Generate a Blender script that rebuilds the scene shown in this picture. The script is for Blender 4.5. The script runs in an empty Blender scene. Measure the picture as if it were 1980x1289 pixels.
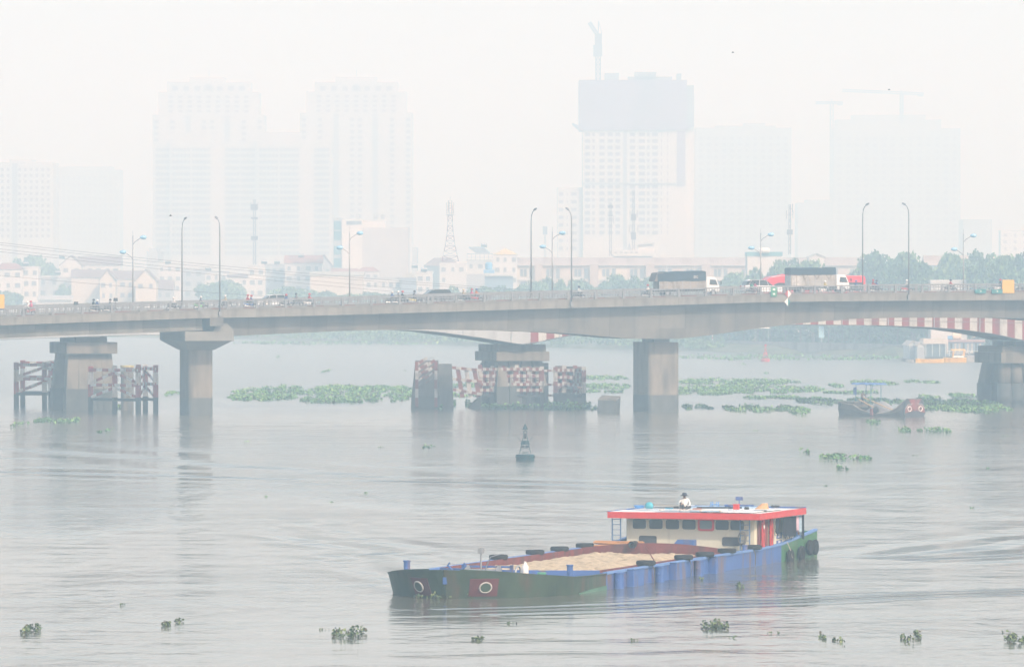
import bpy, math, random
import numpy as np
from mathutils import Vector, Matrix
R = math.radians
rnd = random.Random(11)
nr = np.random.RandomState(5)
C = bpy.context.scene.collection
S = bpy.context.scene

# ---------------------------------------------------------------- camera, sky, sun, exposure
F, H, HY, CX = 11000.0, 16.0, 547.0, 990.0        # focal length in photo pixels, eye height, horizon row, centre column
def X_(px, Y): return (px - CX) / F * Y
def Z_(py, Y): return H - (py - HY) / F * Y
def Yw(py, z=0.0): return (H - z) * F / (py - HY)
cam = bpy.data.cameras.new('camera')
cam.sensor_width = 36; cam.lens = 36 * F / 1980; cam.clip_start = 1; cam.clip_end = 30000
co = bpy.data.objects.new('camera', cam); C.objects.link(co)
co.location = (0, 0, H); co.rotation_euler = (R(90) - math.atan((644.5 - HY) / F), 0, 0)
S.camera = co
SUN_EL, SUN_AZ = 37, 146
w = bpy.data.worlds.new('World'); S.world = w; w.use_nodes = True
nt = w.node_tree; nt.nodes.clear()
sky = nt.nodes.new('ShaderNodeTexSky'); sky.sky_type = 'NISHITA'; sky.sun_disc = False
sky.sun_elevation = R(SUN_EL); sky.sun_rotation = R(SUN_AZ); sky.dust_density = 3.1; sky.air_density = 1.0; sky.ozone_density = 1
bg = nt.nodes.new('ShaderNodeBackground'); bg.inputs[1].default_value = 0.15
wo = nt.nodes.new('ShaderNodeOutputWorld')
nt.links.new(sky.outputs[0], bg.inputs[0]); nt.links.new(bg.outputs[0], wo.inputs[0])
sl = bpy.data.lights.new('sun', 'SUN'); sl.energy = 2.15; sl.angle = R(0.6); sl.color = (0.985, 1.0, 0.925)
so = bpy.data.objects.new('sun', sl); C.objects.link(so)
sd = Vector((math.sin(R(SUN_AZ)) * math.cos(R(SUN_EL)), math.cos(R(SUN_AZ)) * math.cos(R(SUN_EL)), math.sin(R(SUN_EL))))
so.rotation_euler = sd.to_track_quat('Z', 'Y').to_euler(); so.location = (60, -60, 200)
S.view_settings.view_transform = 'Standard'; S.view_settings.look = 'None'
S.view_settings.exposure = 0.83; S.view_settings.gamma = 1
S.cycles.volume_bounces = 2; S.cycles.max_bounces = 8; S.cycles.use_denoising = True
HAZE_D, HAZE_C = 0.00086, (0.57, 0.82, 1.0)

# ---------------------------------------------------------------- helpers
MATS = {}
def mat(name, col, rough=0.7, var=0.15, scale=1.0, stretch=(1, 1, 1), metal=0.0, bump=0.0, dirt=None, spec=0.3, panels=None, water=0):
    """procedural paint/concrete/etc.: a noise moves the colour about; dirt = (colour, amount, scale) adds streaks"""
    if name in MATS: return MATS[name]
    m = bpy.data.materials.new(name); m.use_nodes = True; MATS[name] = m
    n = m.node_tree.nodes; l = m.node_tree.links; b = n['Principled BSDF']
    tc = n.new('ShaderNodeTexCoord'); mp = n.new('ShaderNodeMapping'); mp.inputs['Scale'].default_value = stretch
    l.new(tc.outputs['Object'], mp.inputs[0])
    no = n.new('ShaderNodeTexNoise'); no.inputs['Scale'].default_value = scale; no.inputs['Detail'].default_value = 6
    no.inputs['Roughness'].default_value = 0.65; l.new(mp.outputs[0], no.inputs[0])
    cr = n.new('ShaderNodeValToRGB'); cr.color_ramp.elements[0].position = 0.3; cr.color_ramp.elements[1].position = 0.7
    cr.color_ramp.elements[0].color = tuple(max(0, c * (1 - var)) for c in col) + (1,)
    cr.color_ramp.elements[1].color = tuple(min(1, c * (1 + var)) for c in col) + (1,)
    l.new(no.outputs[0], cr.inputs[0]); out = cr.outputs[0]
    if dirt:
        d = n.new('ShaderNodeTexNoise'); d.inputs['Scale'].default_value = dirt[2]; d.inputs['Detail'].default_value = 5
        mq = n.new('ShaderNodeMapping'); mq.inputs['Scale'].default_value = (1, 1, 0.22); mq.inputs['Location'].default_value = (7, 3, 1)
        l.new(tc.outputs['Object'], mq.inputs[0]); l.new(mq.outputs[0], d.inputs[0])
        dr = n.new('ShaderNodeMapRange'); dr.inputs[1].default_value = 0.62 - 0.3 * dirt[1]; dr.inputs[2].default_value = 0.8 - 0.2 * dirt[1]
        l.new(d.outputs[0], dr.inputs[0])
        mx = n.new('ShaderNodeMix'); mx.data_type = 'RGBA'; l.new(dr.outputs[0], mx.inputs[0]); l.new(out, mx.inputs[6])
        mx.inputs[7].default_value = tuple(dirt[0]) + (1,); out = mx.outputs[2]
    if panels:                                            # cast segments: each panel its own slight tone, thin joints
        sx = n.new('ShaderNodeSeparateXYZ'); l.new(tc.outputs['Object'], sx.inputs[0])
        dv = n.new('ShaderNodeMath'); dv.operation = 'DIVIDE'; dv.inputs[1].default_value = panels[0]; l.new(sx.outputs[0], dv.inputs[0])
        fl = n.new('ShaderNodeMath'); fl.operation = 'FLOOR'; l.new(dv.outputs[0], fl.inputs[0])
        dz = n.new('ShaderNodeMath'); dz.operation = 'DIVIDE'; dz.inputs[1].default_value = panels[2]; l.new(sx.outputs[2], dz.inputs[0])
        fz = n.new('ShaderNodeMath'); fz.operation = 'FLOOR'; l.new(dz.outputs[0], fz.inputs[0])
        cb = n.new('ShaderNodeCombineXYZ'); l.new(fl.outputs[0], cb.inputs[0]); l.new(fz.outputs[0], cb.inputs[2])
        wn = n.new('ShaderNodeTexWhiteNoise'); wn.noise_dimensions = '3D'; l.new(cb.outputs[0], wn.inputs[0])
        fr = n.new('ShaderNodeMath'); fr.operation = 'FRACT'; l.new(dv.outputs[0], fr.inputs[0])
        lt = n.new('ShaderNodeMath'); lt.operation = 'LESS_THAN'; lt.inputs[1].default_value = 0.025; l.new(fr.outputs[0], lt.inputs[0])
        mr = n.new('ShaderNodeMapRange'); mr.inputs[3].default_value = 1 - panels[1]; mr.inputs[4].default_value = 1 + panels[1]; l.new(wn.outputs[0], mr.inputs[0])
        sb = n.new('ShaderNodeMath'); sb.operation = 'MULTIPLY_ADD'; sb.inputs[1].default_value = -0.3; l.new(lt.outputs[0], sb.inputs[0]); l.new(mr.outputs[0], sb.inputs[2])
        vm = n.new('ShaderNodeVectorMath'); vm.operation = 'SCALE'; l.new(out, vm.inputs[0]); l.new(sb.outputs[0], vm.inputs[3]); out = vm.outputs[0]
    l.new(out, b.inputs['Base Color'])
    b.inputs['Roughness'].default_value = rough; b.inputs['Metallic'].default_value = metal
    b.inputs['Specular IOR Level'].default_value = spec
    if bump:
        bu = n.new('ShaderNodeBump'); bu.inputs['Strength'].default_value = bump; bu.inputs['Distance'].default_value = 0.05
        l.new(no.outputs[0], bu.inputs['Height']); l.new(bu.outputs[0], b.inputs['Normal'])
    return m

class MB:
    def __init__(s): s.v = []; s.f = []; s.m = []
    def add(s, vs, fs, mi=0):
        o = len(s.v); s.v += [tuple(p) for p in vs]
        for f in fs: s.f.append(tuple(i + o for i in f)); s.m.append(mi)
        return s
    def box(s, x0, x1, y0, y1, z0, z1, mi=0, tx=0, ty=0):
        """tx, ty: inset of the top face"""
        vs = [(x0, y0, z0), (x1, y0, z0), (x1, y1, z0), (x0, y1, z0), (x0+tx, y0+ty, z1), (x1-tx, y0+ty, z1), (x1-tx, y1-ty, z1), (x0+tx, y1-ty, z1)]
        return s.add(vs, [(3,2,1,0),(4,5,6,7),(0,1,5,4),(1,2,6,5),(2,3,7,6),(3,0,4,7)], mi)
    def bar(s, p0, p1, w, h, mi=0, t0=0.0, t1=1.0):
        p0 = Vector(p0); p1 = Vector(p1); a = p0.lerp(p1, t0); b = p0.lerp(p1, t1); d = (p1 - p0).normalized()
        up = Vector((0, 0, 1)) if abs(d.z) < 0.95 else Vector((0, 1, 0))
        sx = d.cross(up).normalized() * w / 2; sz = sx.normalized().cross(d) * h / 2
        vs = [a-sx-sz, a+sx-sz, a+sx+sz, a-sx+sz, b-sx-sz, b+sx-sz, b+sx+sz, b-sx+sz]
        return s.add(vs, [(3,2,1,0),(4,5,6,7),(0,1,5,4),(1,2,6,5),(2,3,7,6),(3,0,4,7)], mi)
    def striped(s, p0, p1, w, h, n, ms=(0, 1), start=0):
        for i in range(n): s.bar(p0, p1, w, h, ms[(i + start) % 2], i / n, (i + 1) / n)
        return s
    def tube(s, pts, r, n=6, mi=0):
        pts = [Vector(p) for p in pts]; rs = r if isinstance(r, (list, tuple)) else [r] * len(pts)
        vs = []; fs = []
        for i, p in enumerate(pts):
            d = (pts[min(i+1, len(pts)-1)] - pts[max(i-1, 0)]).normalized()
            up = Vector((0, 0, 1)) if abs(d.z) < 0.9 else Vector((1, 0, 0))
            a = d.cross(up).normalized(); b = a.cross(d)
            for k in range(n):
                t = 2 * math.pi * k / n; vs.append(p + (a * math.cos(t) + b * math.sin(t)) * rs[i])
        for i in range(len(pts) - 1):
            for k in range(n): fs.append((i*n+k, i*n+(k+1) % n, (i+1)*n+(k+1) % n, (i+1)*n+k))
        fs.append(tuple(range(n))[::-1]); fs.append(tuple((len(pts)-1)*n+k for k in range(n)))
        return s.add(vs, fs, mi)
    def lathe(s, c, prof, n=12, mi=0, axis='z'):
        vs = []; fs = []
        for (r, z) in prof:
            for k in range(n):
                t = 2 * math.pi * k / n; a, b = r * math.cos(t), r * math.sin(t)
                vs.append((c[0]+a, c[1]+b, c[2]+z) if axis == 'z' else ((c[0]+a, c[1]+z, c[2]+b) if axis == 'y' else (c[0]+z, c[1]+a, c[2]+b)))
        for i in range(len(prof) - 1):
            for k in range(n): fs.append((i*n+k, i*n+(k+1) % n, (i+1)*n+(k+1) % n, (i+1)*n+k))
        fs.append(tuple(range(n))[::-1]); fs.append(tuple((len(prof)-1)*n+k for k in range(n)))
        return s.add(vs, fs, mi)
    def torus(s, c, Rr, r, axis='z', n=20, k=8, mi=0, sx=1.0, sz=1.0):
        vs = []; fs = []
        for i in range(n):
            t = 2 * math.pi * i / n
            for j in range(k):
                q = 2 * math.pi * j / k; rr = Rr + r * math.cos(q); h = r * math.sin(q)
                a, b = rr * math.cos(t) * sx, rr * math.sin(t) * sz
                vs.append((c[0]+a, c[1]+b, c[2]+h) if axis == 'z' else ((c[0]+a, c[1]+h, c[2]+b) if axis == 'y' else (c[0]+h, c[1]+a, c[2]+b)))
        for i in range(n):
            for j in range(k): fs.append((i*k+j, ((i+1) % n)*k+j, ((i+1) % n)*k+(j+1) % k, i*k+(j+1) % k))
        return s.add(vs, fs, mi)
    def extrude(s, poly, vec, mi=0, sc=1.0):
        """poly: 3-D outline, vec: its thickness; sc scales the far outline about its centre"""
        n = len(poly); P0 = [Vector(p) for p in poly]; c = sum(P0, Vector()) / n; vec = Vector(vec)
        P1 = [c + (p - c) * sc + vec for p in P0]
        return s.add(P0 + P1, [tuple(range(n))[::-1], tuple(range(n, 2*n))] + [(i, (i+1) % n, n+(i+1) % n, n+i) for i in range(n)], mi)
    def loft(s, secs, mi=0, closed=True, cap=True):
        n = len(secs[0]); vs = [p for q in secs for p in q]; fs = []
        for i in range(len(secs) - 1):
            for k in range(n if closed else n - 1): fs.append((i*n+k, i*n+(k+1) % n, (i+1)*n+(k+1) % n, (i+1)*n+k))
        if cap: fs.append(tuple(range(n))[::-1]); fs.append(tuple((len(secs)-1)*n+k for k in range(n)))
        return s.add(vs, fs, mi)
    def build(s, name, mats, parent=None, smooth=False, bevel=0, loc=None, kind=None):
        me = bpy.data.meshes.new(name); me.from_pydata(s.v, [], s.f)
        for m in (mats if isinstance(mats, (list, tuple)) else [mats]): me.materials.append(m)
        me.polygons.foreach_set('material_index', s.m)
        if smooth: me.polygons.foreach_set('use_smooth', [True] * len(s.f))
        me.update(); me.validate()
        o = bpy.data.objects.new(name, me); C.objects.link(o)
        if parent: o.parent = parent
        if loc: o.location = loc
        if bevel:
            b = o.modifiers.new('bevel', 'BEVEL'); b.width = bevel; b.segments = 2; b.limit_method = 'ANGLE'
        if kind: o['kind'] = kind
        return o

def tag(o, label=None, cat=None, group=None, kind=None):
    if label: o['label'] = label
    if cat: o['category'] = cat
    if group: o['group'] = group
    if kind: o['kind'] = kind
    return o
def thing(name, label, cat, loc=(0, 0, 0), rz=0.0, group=None):
    o = bpy.data.objects.new(name, None); C.objects.link(o); o.location = loc; o.rotation_euler = (0, 0, rz)
    o.empty_display_size = 0.2
    return tag(o, label, cat, group)
def kids(o): return [c for c in C.objects if c.parent == o] if not hasattr(o, 'children') else list(o.children)
def copy_tree(o, parent=None):
    c = o.copy(); C.objects.link(c); c.parent = parent
    for k in list(o.children): copy_tree(k, c)
    return c
def recolour(root, part, m, idx=0):
    """give one copy its own paint: the slot is linked to the object, not to the shared mesh"""
    for k in ([root] if root.name.split('.')[0] == part else []) + list(root.children_recursive):
        if k.name.split('.')[0] == part and k.type == 'MESH':
            k.material_slots[idx].link = 'OBJECT'; k.material_slots[idx].material = m

def quads(name, V, idx, mats, parent=None, kind=None):
    """V: (N, k, 3) array of small leaf faces"""
    N, k = V.shape[0], V.shape[1]
    me = bpy.data.meshes.new(name); me.vertices.add(N*k); me.vertices.foreach_set('co', V.reshape(-1).astype(np.float32))
    me.loops.add(N*k); me.loops.foreach_set('vertex_index', np.arange(N*k, dtype=np.int32))
    me.polygons.add(N); me.polygons.foreach_set('loop_start', np.arange(0, N*k, k, dtype=np.int32))
    for m in mats: me.materials.append(m)
    me.polygons.foreach_set('material_index', np.asarray(idx, dtype=np.int32)); me.update(calc_edges=True)
    o = bpy.data.objects.new(name, me); C.objects.link(o)
    if parent: o.parent = parent
    if kind: o['kind'] = kind
    return o
def leaf_faces(cen, size, upright=0.0, hexa=False):
    N = len(cen); d = nr.normal(size=(N, 3)); d[:, 2] = d[:, 2] * (1 - upright) + upright * 2.0
    d /= np.linalg.norm(d, axis=1)[:, None]
    e = nr.normal(size=(N, 3)); e -= (e * d).sum(1)[:, None] * d; e /= np.linalg.norm(e, axis=1)[:, None]
    sz = (np.asarray(size) * nr.uniform(0.6, 1.3, N))[:, None]
    if hexa: pat = [(0, -1), (.55, -.4), (.6, .35), (0, 1), (-.6, .35), (-.55, -.4)]
    else: pat = [(0, -1), (.7, 0), (0, 1), (-.7, 0)]
    return np.stack([cen + d * sz * b * 0.5 + e * sz * a * 0.6 for a, b in pat], axis=1)

# ---------------------------------------------------------------- materials
con = mat('concrete', (0.20, 0.195, 0.175), 0.85, 0.16, 0.5, bump=0.2, dirt=((0.17, 0.16, 0.14), 0.35, 0.8))
con_g = mat('girder_concrete', (0.16, 0.15, 0.13), 0.85, 0.12, 0.4, dirt=((0.10, 0.10, 0.095), 0.6, 0.7), panels=(3.3, 0.2, 2.6))
con_c = mat('cornice_concrete', (0.21, 0.20, 0.175), 0.85, 0.14, 0.8, dirt=((0.13, 0.12, 0.11), 0.55, 1.3), panels=(3.6, 0.08, 50))
con_p = mat('pier_concrete', (0.20, 0.175, 0.14), 0.85, 0.14, 0.5, dirt=((0.10, 0.09, 0.075), 0.5, 0.8), panels=(40, 0.05, 2.4))
con_d = mat('weathered_shaded_concrete', (0.13, 0.13, 0.125), 0.9, 0.25, 0.8, dirt=((0.07, 0.07, 0.07), 0.5, 1.0))  # dark weathered tone; on the dolphin's rear block it also paints in shade
con_w = mat('wet_concrete', (0.075, 0.08, 0.075), 0.6, 0.3, 0.9)
asph = mat('asphalt', (0.055, 0.055, 0.055), 0.9, 0.2, 2)
steel = mat('galvanised_steel', (0.30, 0.31, 0.32), 0.5, 0.12, 3, metal=0.3)
rail_m = mat('rail_paint', (0.20, 0.21, 0.22), 0.6, 0.2, 1.5)
red = mat('red_paint', (0.36, 0.035, 0.03), 0.6, 0.2, 2, dirt=((0.16, 0.07, 0.06), 0.2, 2))
white = mat('white_paint', (0.74, 0.72, 0.68), 0.6, 0.08, 2, dirt=((0.4, 0.36, 0.3), 0.2, 2))
red_w = mat('faded_red_paint', (0.20, 0.05, 0.045), 0.75, 0.25, 1.6, dirt=((0.12, 0.08, 0.07), 0.35, 2))
white_w = mat('faded_white_paint', (0.44, 0.42, 0.39), 0.75, 0.15, 1.6, dirt=((0.2, 0.17, 0.15), 0.4, 2))
dark = mat('wet_timber', (0.035, 0.035, 0.035), 0.7, 0.3, 2)
glass = mat('dark_glass', (0.03, 0.04, 0.045), 0.12, 0.2, 1, spec=0.6)
black = mat('black_rubber', (0.022, 0.022, 0.022), 0.8, 0.3, 6, bump=0.3)
chrome = mat('bright_metal', (0.6, 0.6, 0.6), 0.25, 0.1, 5, metal=0.8)
leafA = [mat('leaf_dark', (0.05, 0.10, 0.035), 0.6, 0.35, 0.6), mat('leaf_mid', (0.085, 0.165, 0.065), 0.6, 0.3, 0.6), mat('leaf_light', (0.15, 0.24, 0.085), 0.6, 0.25, 0.6)]
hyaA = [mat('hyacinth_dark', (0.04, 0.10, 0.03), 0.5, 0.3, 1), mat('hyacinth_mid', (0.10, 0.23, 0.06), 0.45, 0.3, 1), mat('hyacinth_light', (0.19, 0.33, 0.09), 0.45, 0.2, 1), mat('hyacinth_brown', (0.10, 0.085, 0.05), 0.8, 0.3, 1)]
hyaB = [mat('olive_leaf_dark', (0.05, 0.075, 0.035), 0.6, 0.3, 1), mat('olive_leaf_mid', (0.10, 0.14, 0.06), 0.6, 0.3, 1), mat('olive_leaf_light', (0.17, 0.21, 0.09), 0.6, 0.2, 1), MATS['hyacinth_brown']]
bark = mat('bark', (0.12, 0.10, 0.08), 0.9, 0.25, 3)

# ---------------------------------------------------------------- haze: one closed box of pale air
hz = MB().box(-3600, 3600, -500, 8200, -3.0, 300).build('haze', mat('haze', (1, 1, 1)), kind='stuff')
hm = bpy.data.materials.new('haze_air'); hm.use_nodes = True; hn = hm.node_tree; hn.nodes.clear()
pv = hn.nodes.new('ShaderNodeVolumePrincipled'); ho = hn.nodes.new('ShaderNodeOutputMaterial')
pv.inputs['Color'].default_value = HAZE_C + (1,); pv.inputs['Density'].default_value = HAZE_D
pv.inputs['Absorption Color'].default_value = (1, 1, 1, 1); pv.inputs['Anisotropy'].default_value = 0.0
hn.links.new(pv.outputs[0], ho.inputs['Volume']); hz.data.materials.clear(); hz.data.materials.append(hm)
hz['label'] = 'pale haze hanging over the whole river'

# ---------------------------------------------------------------- water and land
wm = bpy.data.materials.new('river_water'); wm.use_nodes = True
n = wm.node_tree.nodes; l = wm.node_tree.links; b = n['Principled BSDF']
b.inputs['Base Color'].default_value = (0.13, 0.12, 0.09, 1); b.inputs['Roughness'].default_value = 0.085; b.inputs['IOR'].default_value = 1.33
tc = n.new('ShaderNodeTexCoord')
def wnoise(scale, st, det=4, dist=0.0):
    mp = n.new('ShaderNodeMapping'); mp.inputs['Scale'].default_value = st; l.new(tc.outputs['Object'], mp.inputs[0])
    t = n.new('ShaderNodeTexNoise'); t.inputs['Scale'].default_value = scale; t.inputs['Detail'].default_value = det; t.inputs['Distortion'].default_value = dist
    l.new(mp.outputs[0], t.inputs[0]); return t
fine = wnoise(0.9, (1, 0.6, 1), 6, 0.4); mid = wnoise(0.30, (1, 0.6, 1), 3, 0.6)
patch = wnoise(0.022, (1, 0.35, 1), 5, 1.2); streak = wnoise(0.10, (0.35, 0.22, 1), 4, 0.5)
pm = n.new('ShaderNodeMapRange'); pm.inputs[1].default_value = 0.38; pm.inputs[2].default_value = 0.66; pm.inputs[3].default_value = 0.5; pm.inputs[4].default_value = 1.0
l.new(patch.outputs[0], pm.inputs[0])
sm = n.new('ShaderNodeMapRange'); sm.inputs[1].default_value = 0.35; sm.inputs[2].default_value = 0.65; sm.inputs[3].default_value = 0.45; sm.inputs[4].default_value = 1.3
l.new(streak.outputs[0], sm.inputs[0])
mu = n.new('ShaderNodeMath'); mu.operation = 'MULTIPLY'; l.new(pm.outputs[0], mu.inputs[0]); l.new(sm.outputs[0], mu.inputs[1])
ad = n.new('ShaderNodeMath'); ad.operation = 'MULTIPLY_ADD'; ad.inputs[1].default_value = 2.2; l.new(mid.outputs[0], ad.inputs[0]); l.new(fine.outputs[0], ad.inputs[2])
hh = n.new('ShaderNodeMath'); hh.operation = 'MULTIPLY'; l.new(ad.outputs[0], hh.inputs[0]); l.new(mu.outputs[0], hh.inputs[1])
swell = wnoise(0.16, (0.55, 1.0, 1), 5, 1.0); broad = wnoise(0.045, (0.5, 1.0, 1), 4, 0.8)
s2 = n.new('ShaderNodeMath'); s2.operation = 'MULTIPLY_ADD'; s2.inputs[1].default_value = 2.6; l.new(broad.outputs[0], s2.inputs[0]); l.new(swell.outputs[0], s2.inputs[2])
s3 = n.new('ShaderNodeMath'); s3.operation = 'MULTIPLY'; l.new(s2.outputs[0], s3.inputs[0]); l.new(pm.outputs[0], s3.inputs[1])
s4 = n.new('ShaderNodeMath'); s4.operation = 'MULTIPLY_ADD'; s4.inputs[1].default_value = 1.9; l.new(s3.outputs[0], s4.inputs[0]); l.new(hh.outputs[0], s4.inputs[2]); hh = s4
sxyz = n.new('ShaderNodeSeparateXYZ'); l.new(tc.outputs['Object'], sxyz.inputs[0])
def op(o, a, b2=None, c=None):
    m_ = n.new('ShaderNodeMath'); m_.operation = o
    for i_, v_ in enumerate((a, b2, c)):
        if v_ is None: continue
        if isinstance(v_, (int, float)): m_.inputs[i_].default_value = v_
        else: l.new(v_, m_.inputs[i_])
    return m_.outputs[0]
yb_ = op('ADD', op('MULTIPLY', sxyz.outputs[1], 0.001), op('MULTIPLY', op('SUBTRACT', patch.outputs[0], 0.5), 0.22))
wr = n.new('ShaderNodeValToRGB'); l.new(yb_, wr.inputs[0])      # wind: calm near bank, ruffled mid river, slick beyond the bridge
for i_, (p_, v_) in enumerate(((0.22, .30), (0.38, .34), (0.43, .95), (0.64, .8), (0.74, .22), (1.0, .16))):
    e_ = wr.color_ramp.elements[i_] if i_ < 2 else wr.color_ramp.elements.new(p_)
    e_.position = p_; e_.color = (v_, v_, v_, 1)
hx = op('MULTIPLY', hh.outputs[0], wr.outputs[0])
rr_ = n.new('ShaderNodeMapRange'); rr_.inputs[1].default_value = 0.62; rr_.inputs[2].default_value = 0.85; rr_.inputs[3].default_value = 0.10; rr_.inputs[4].default_value = 0.27
l.new(yb_, rr_.inputs[0]); l.new(rr_.outputs[0], b.inputs['Roughness'])
ri_ = n.new('ShaderNodeMapRange'); ri_.inputs[1].default_value = 0.55; ri_.inputs[2].default_value = 0.8; ri_.inputs[3].default_value = 1.33; ri_.inputs[4].default_value = 1.75
l.new(yb_, ri_.inputs[0]); l.new(ri_.outputs[0], b.inputs['IOR'])
def wake(x0, y0, dx, dy, wl, wd, amp, lo, hi):
    '''a train of boat-wake crests along the line through (x0, y0) with direction (dx, dy), between the stations lo and hi'''
    global hx
    L_ = math.hypot(dx, dy); dx /= L_; dy /= L_
    t_ = op('ADD', op('MULTIPLY', op('SUBTRACT', sxyz.outputs[0], x0), dx), op('MULTIPLY', op('SUBTRACT', sxyz.outputs[1], y0), dy))
    d_ = op('ADD', op('MULTIPLY', op('SUBTRACT', sxyz.outputs[0], x0), -dy), op('MULTIPLY', op('SUBTRACT', sxyz.outputs[1], y0), dx))
    d_ = op('ADD', d_, op('MULTIPLY', broad.outputs[0], 9.0))
    env = op('POWER', 2.718, op('MULTIPLY', op('POWER', op('DIVIDE', op('ABSOLUTE', d_), wd), 2), -1))
    gate = op('MULTIPLY', op('GREATER_THAN', t_, lo), op('LESS_THAN', t_, hi))
    hx = op('ADD', hx, op('MULTIPLY', op('MULTIPLY', op('SINE', op('MULTIPLY', d_, 6.283/wl)), env), op('MULTIPLY', gate, amp)))
wake(-38, 540, 1, -2.2, 13.0, 11, 2.2, -30, 90); wake(-30, 480, 1, -0.7, 11.0, 9, 1.6, -40, 60)
wake(19, 332, 0.72, 0.69, 6.0, 5, 1.5, 0, 160); wake(19, 336, 0.42, 0.9, 6.0, 6, 1.3, 0, 200); wake(-7, 297, -0.15, 0.99, 5, 4, 1.0, 0, 90); wake(0, 284, 0.85, 0.52, 2.4, 2.5, .7, -6, 60)
bu = n.new('ShaderNodeBump'); bu.inputs['Strength'].default_value = 1.0; bu.inputs['Distance'].default_value = 0.20
l.new(hx, bu.inputs['Height']); l.new(bu.outputs[0], b.inputs['Normal'])
WATER_BUMP = bu
tag(MB().add([(-3000, -300, 0), (3000, -300, 0), (3000, 3000, 0), (-3000, 3000, 0)], [(0, 1, 2, 3)]).build('water', wm), kind='structure')

shore = [(-9000, 1700), (0, 1700), (300, 1660), (500, 1600), (700, 1530), (900, 1455), (1200, 1375), (1400, 1320), (1760, 1235), (1980, 1190), (9000, 1190)]
def shoreY(px): return float(np.interp(px, [p[0] for p in shore], [p[1] for p in shore]))
rows = [(0, -0.6), (8, 0.6), (22, 1.9), (70, 2.2), (6200, 2.4)]
bm_ = MB(); pxs = [-9000, -3000] + list(range(-600, 2700, 60)) + [5000, 9000]; secs = []
for px in pxs:
    Ys = shoreY(px) + 6 * math.sin(px * 0.021) + 4 * math.sin(px * 0.053); X = X_(px, Ys)
    secs.append([(X * (1 + (0.9 if k == 4 else 0)), Ys + d, z + (0.25 * math.sin(px * .13 + k) if 0 < k < 4 else 0)) for k, (d, z) in enumerate(rows)])
bm_.loft(secs, closed=False, cap=False)
earth = mat('bank_earth', (0.15, 0.15, 0.10), 0.95, 0.35, 0.08, dirt=((0.07, 0.11, 0.045), 0.7, 0.12))
tag(bm_.build('far_bank_ground', earth), kind='structure')
# ---------------------------------------------------------------- the two bridges (frame: u along, v across and away)
A = R(18); ca, sa = math.cos(A), math.sin(A); OY = 696.0
def UV(px, v):
    k = (px - CX) / F; u = (k * (OY + v * ca) + v * sa) / (ca - k * sa); return u, OY + u * sa + v * ca
def Wuv(u, v): return (u * ca - v * sa, OY + u * sa + v * ca)
def tab(pts, v):
    us, zs = [], []
    for px, py in pts:
        u, Y = UV(px, v); us.append(u); zs.append(Z_(py, Y))
    return lambda u: float(np.interp(u, us, zs))
U = lambda px, v=0: UV(px, v)[0]
ext = lambda pts: pts
near_top = tab([(-400, 631), (0, 614.5), (200, 606), (400, 599.6), (500, 597), (760, 590), (980, 583), (1230, 577), (1480, 570.3), (1720, 567), (1980, 565), (2400, 566)], 0)
near_cor = tab([(-400, 644), (0, 629), (200, 621.5), (400, 614.6), (500, 613), (760, 606), (980, 599), (1230, 592), (1480, 584), (1720, 581.5), (1980, 580), (2400, 581)], 0)
near_bot = tab([(428, 651), (500, 647), (666, 639.5), (800, 637), (980, 639), (1109, 644.5), (1221, 655), (1314, 655), (1388, 646), (1460, 635.5), (1534, 626.5), (1628, 617.5), (1739, 614), (1980, 615), (2120, 628), (2250, 655), (2335, 655), (2500, 640), (2700, 630), (3300, 628)], 1.6)
near_botL = tab([(-400, 678), (0, 654), (200, 646), (425, 637.5)], 1.2)
bridge = thing('road_bridge', 'nearer long concrete road bridge with plain grey girder carrying the traffic', 'bridge', (0, OY, 0), A)
def sweep(name, u0, u1, sec, m, parent, step=2.2, **k):
    nn = max(2, int((u1 - u0) / step)); b = MB()
    b.loft([[(u0 + (u1-u0)*i/nn, v, z) for v, z in sec(u0 + (u1-u0)*i/nn)] for i in range(nn + 1)])
    return b.build(name, m, parent, **k)
UL, UR = U(-1500), U(3300)
BW = 15.0
sweep('deck', UL, UR, lambda u: [(0.32, near_top(u) - 0.75), (BW - .32, near_top(u) - 0.75), (BW - .32, near_top(u) - 0.04), (0.32, near_top(u) - 0.04)], con, bridge)
sweep('road_surface', UL, UR, lambda u: [(1.3, near_top(u) - 0.036), (BW - 1.3, near_top(u) - 0.036), (BW - 1.3, near_top(u) + 0.02), (1.3, near_top(u) + 0.02)], asph, bridge)
for v0, v1 in ((0.0, 0.32), (BW - 0.32, BW)):
    sweep('edge_beam', UL, UR, lambda u: [(v0, near_cor(u)), (v1, near_cor(u)), (v1, near_top(u)), (v0, near_top(u))], con_c, bridge)
    sweep('edge_drip', UL, UR, lambda u: [(v0 - .05 if v0 == 0 else v0, near_top(u) - .02), (v1 + (0 if v0 == 0 else .05), near_top(u) - .02), (v1 + (0 if v0 == 0 else .05), near_top(u) + .10), (v0 - .05 if v0 == 0 else v0, near_top(u) + .10)], con, bridge)
u_pier1, u_pier2 = U(379, 4), U(1268, 4)
uJ = U(421, 1.5)
def boxsec(u):
    t, b = near_cor(u) + 0.15, near_bot(u); return [(1.9, b), (BW - 1.9, b), (BW - 1.5, t), (1.5, t)]
g = sweep('main_girder', uJ, UR, boxsec, con_g, bridge, 1.6)
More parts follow.
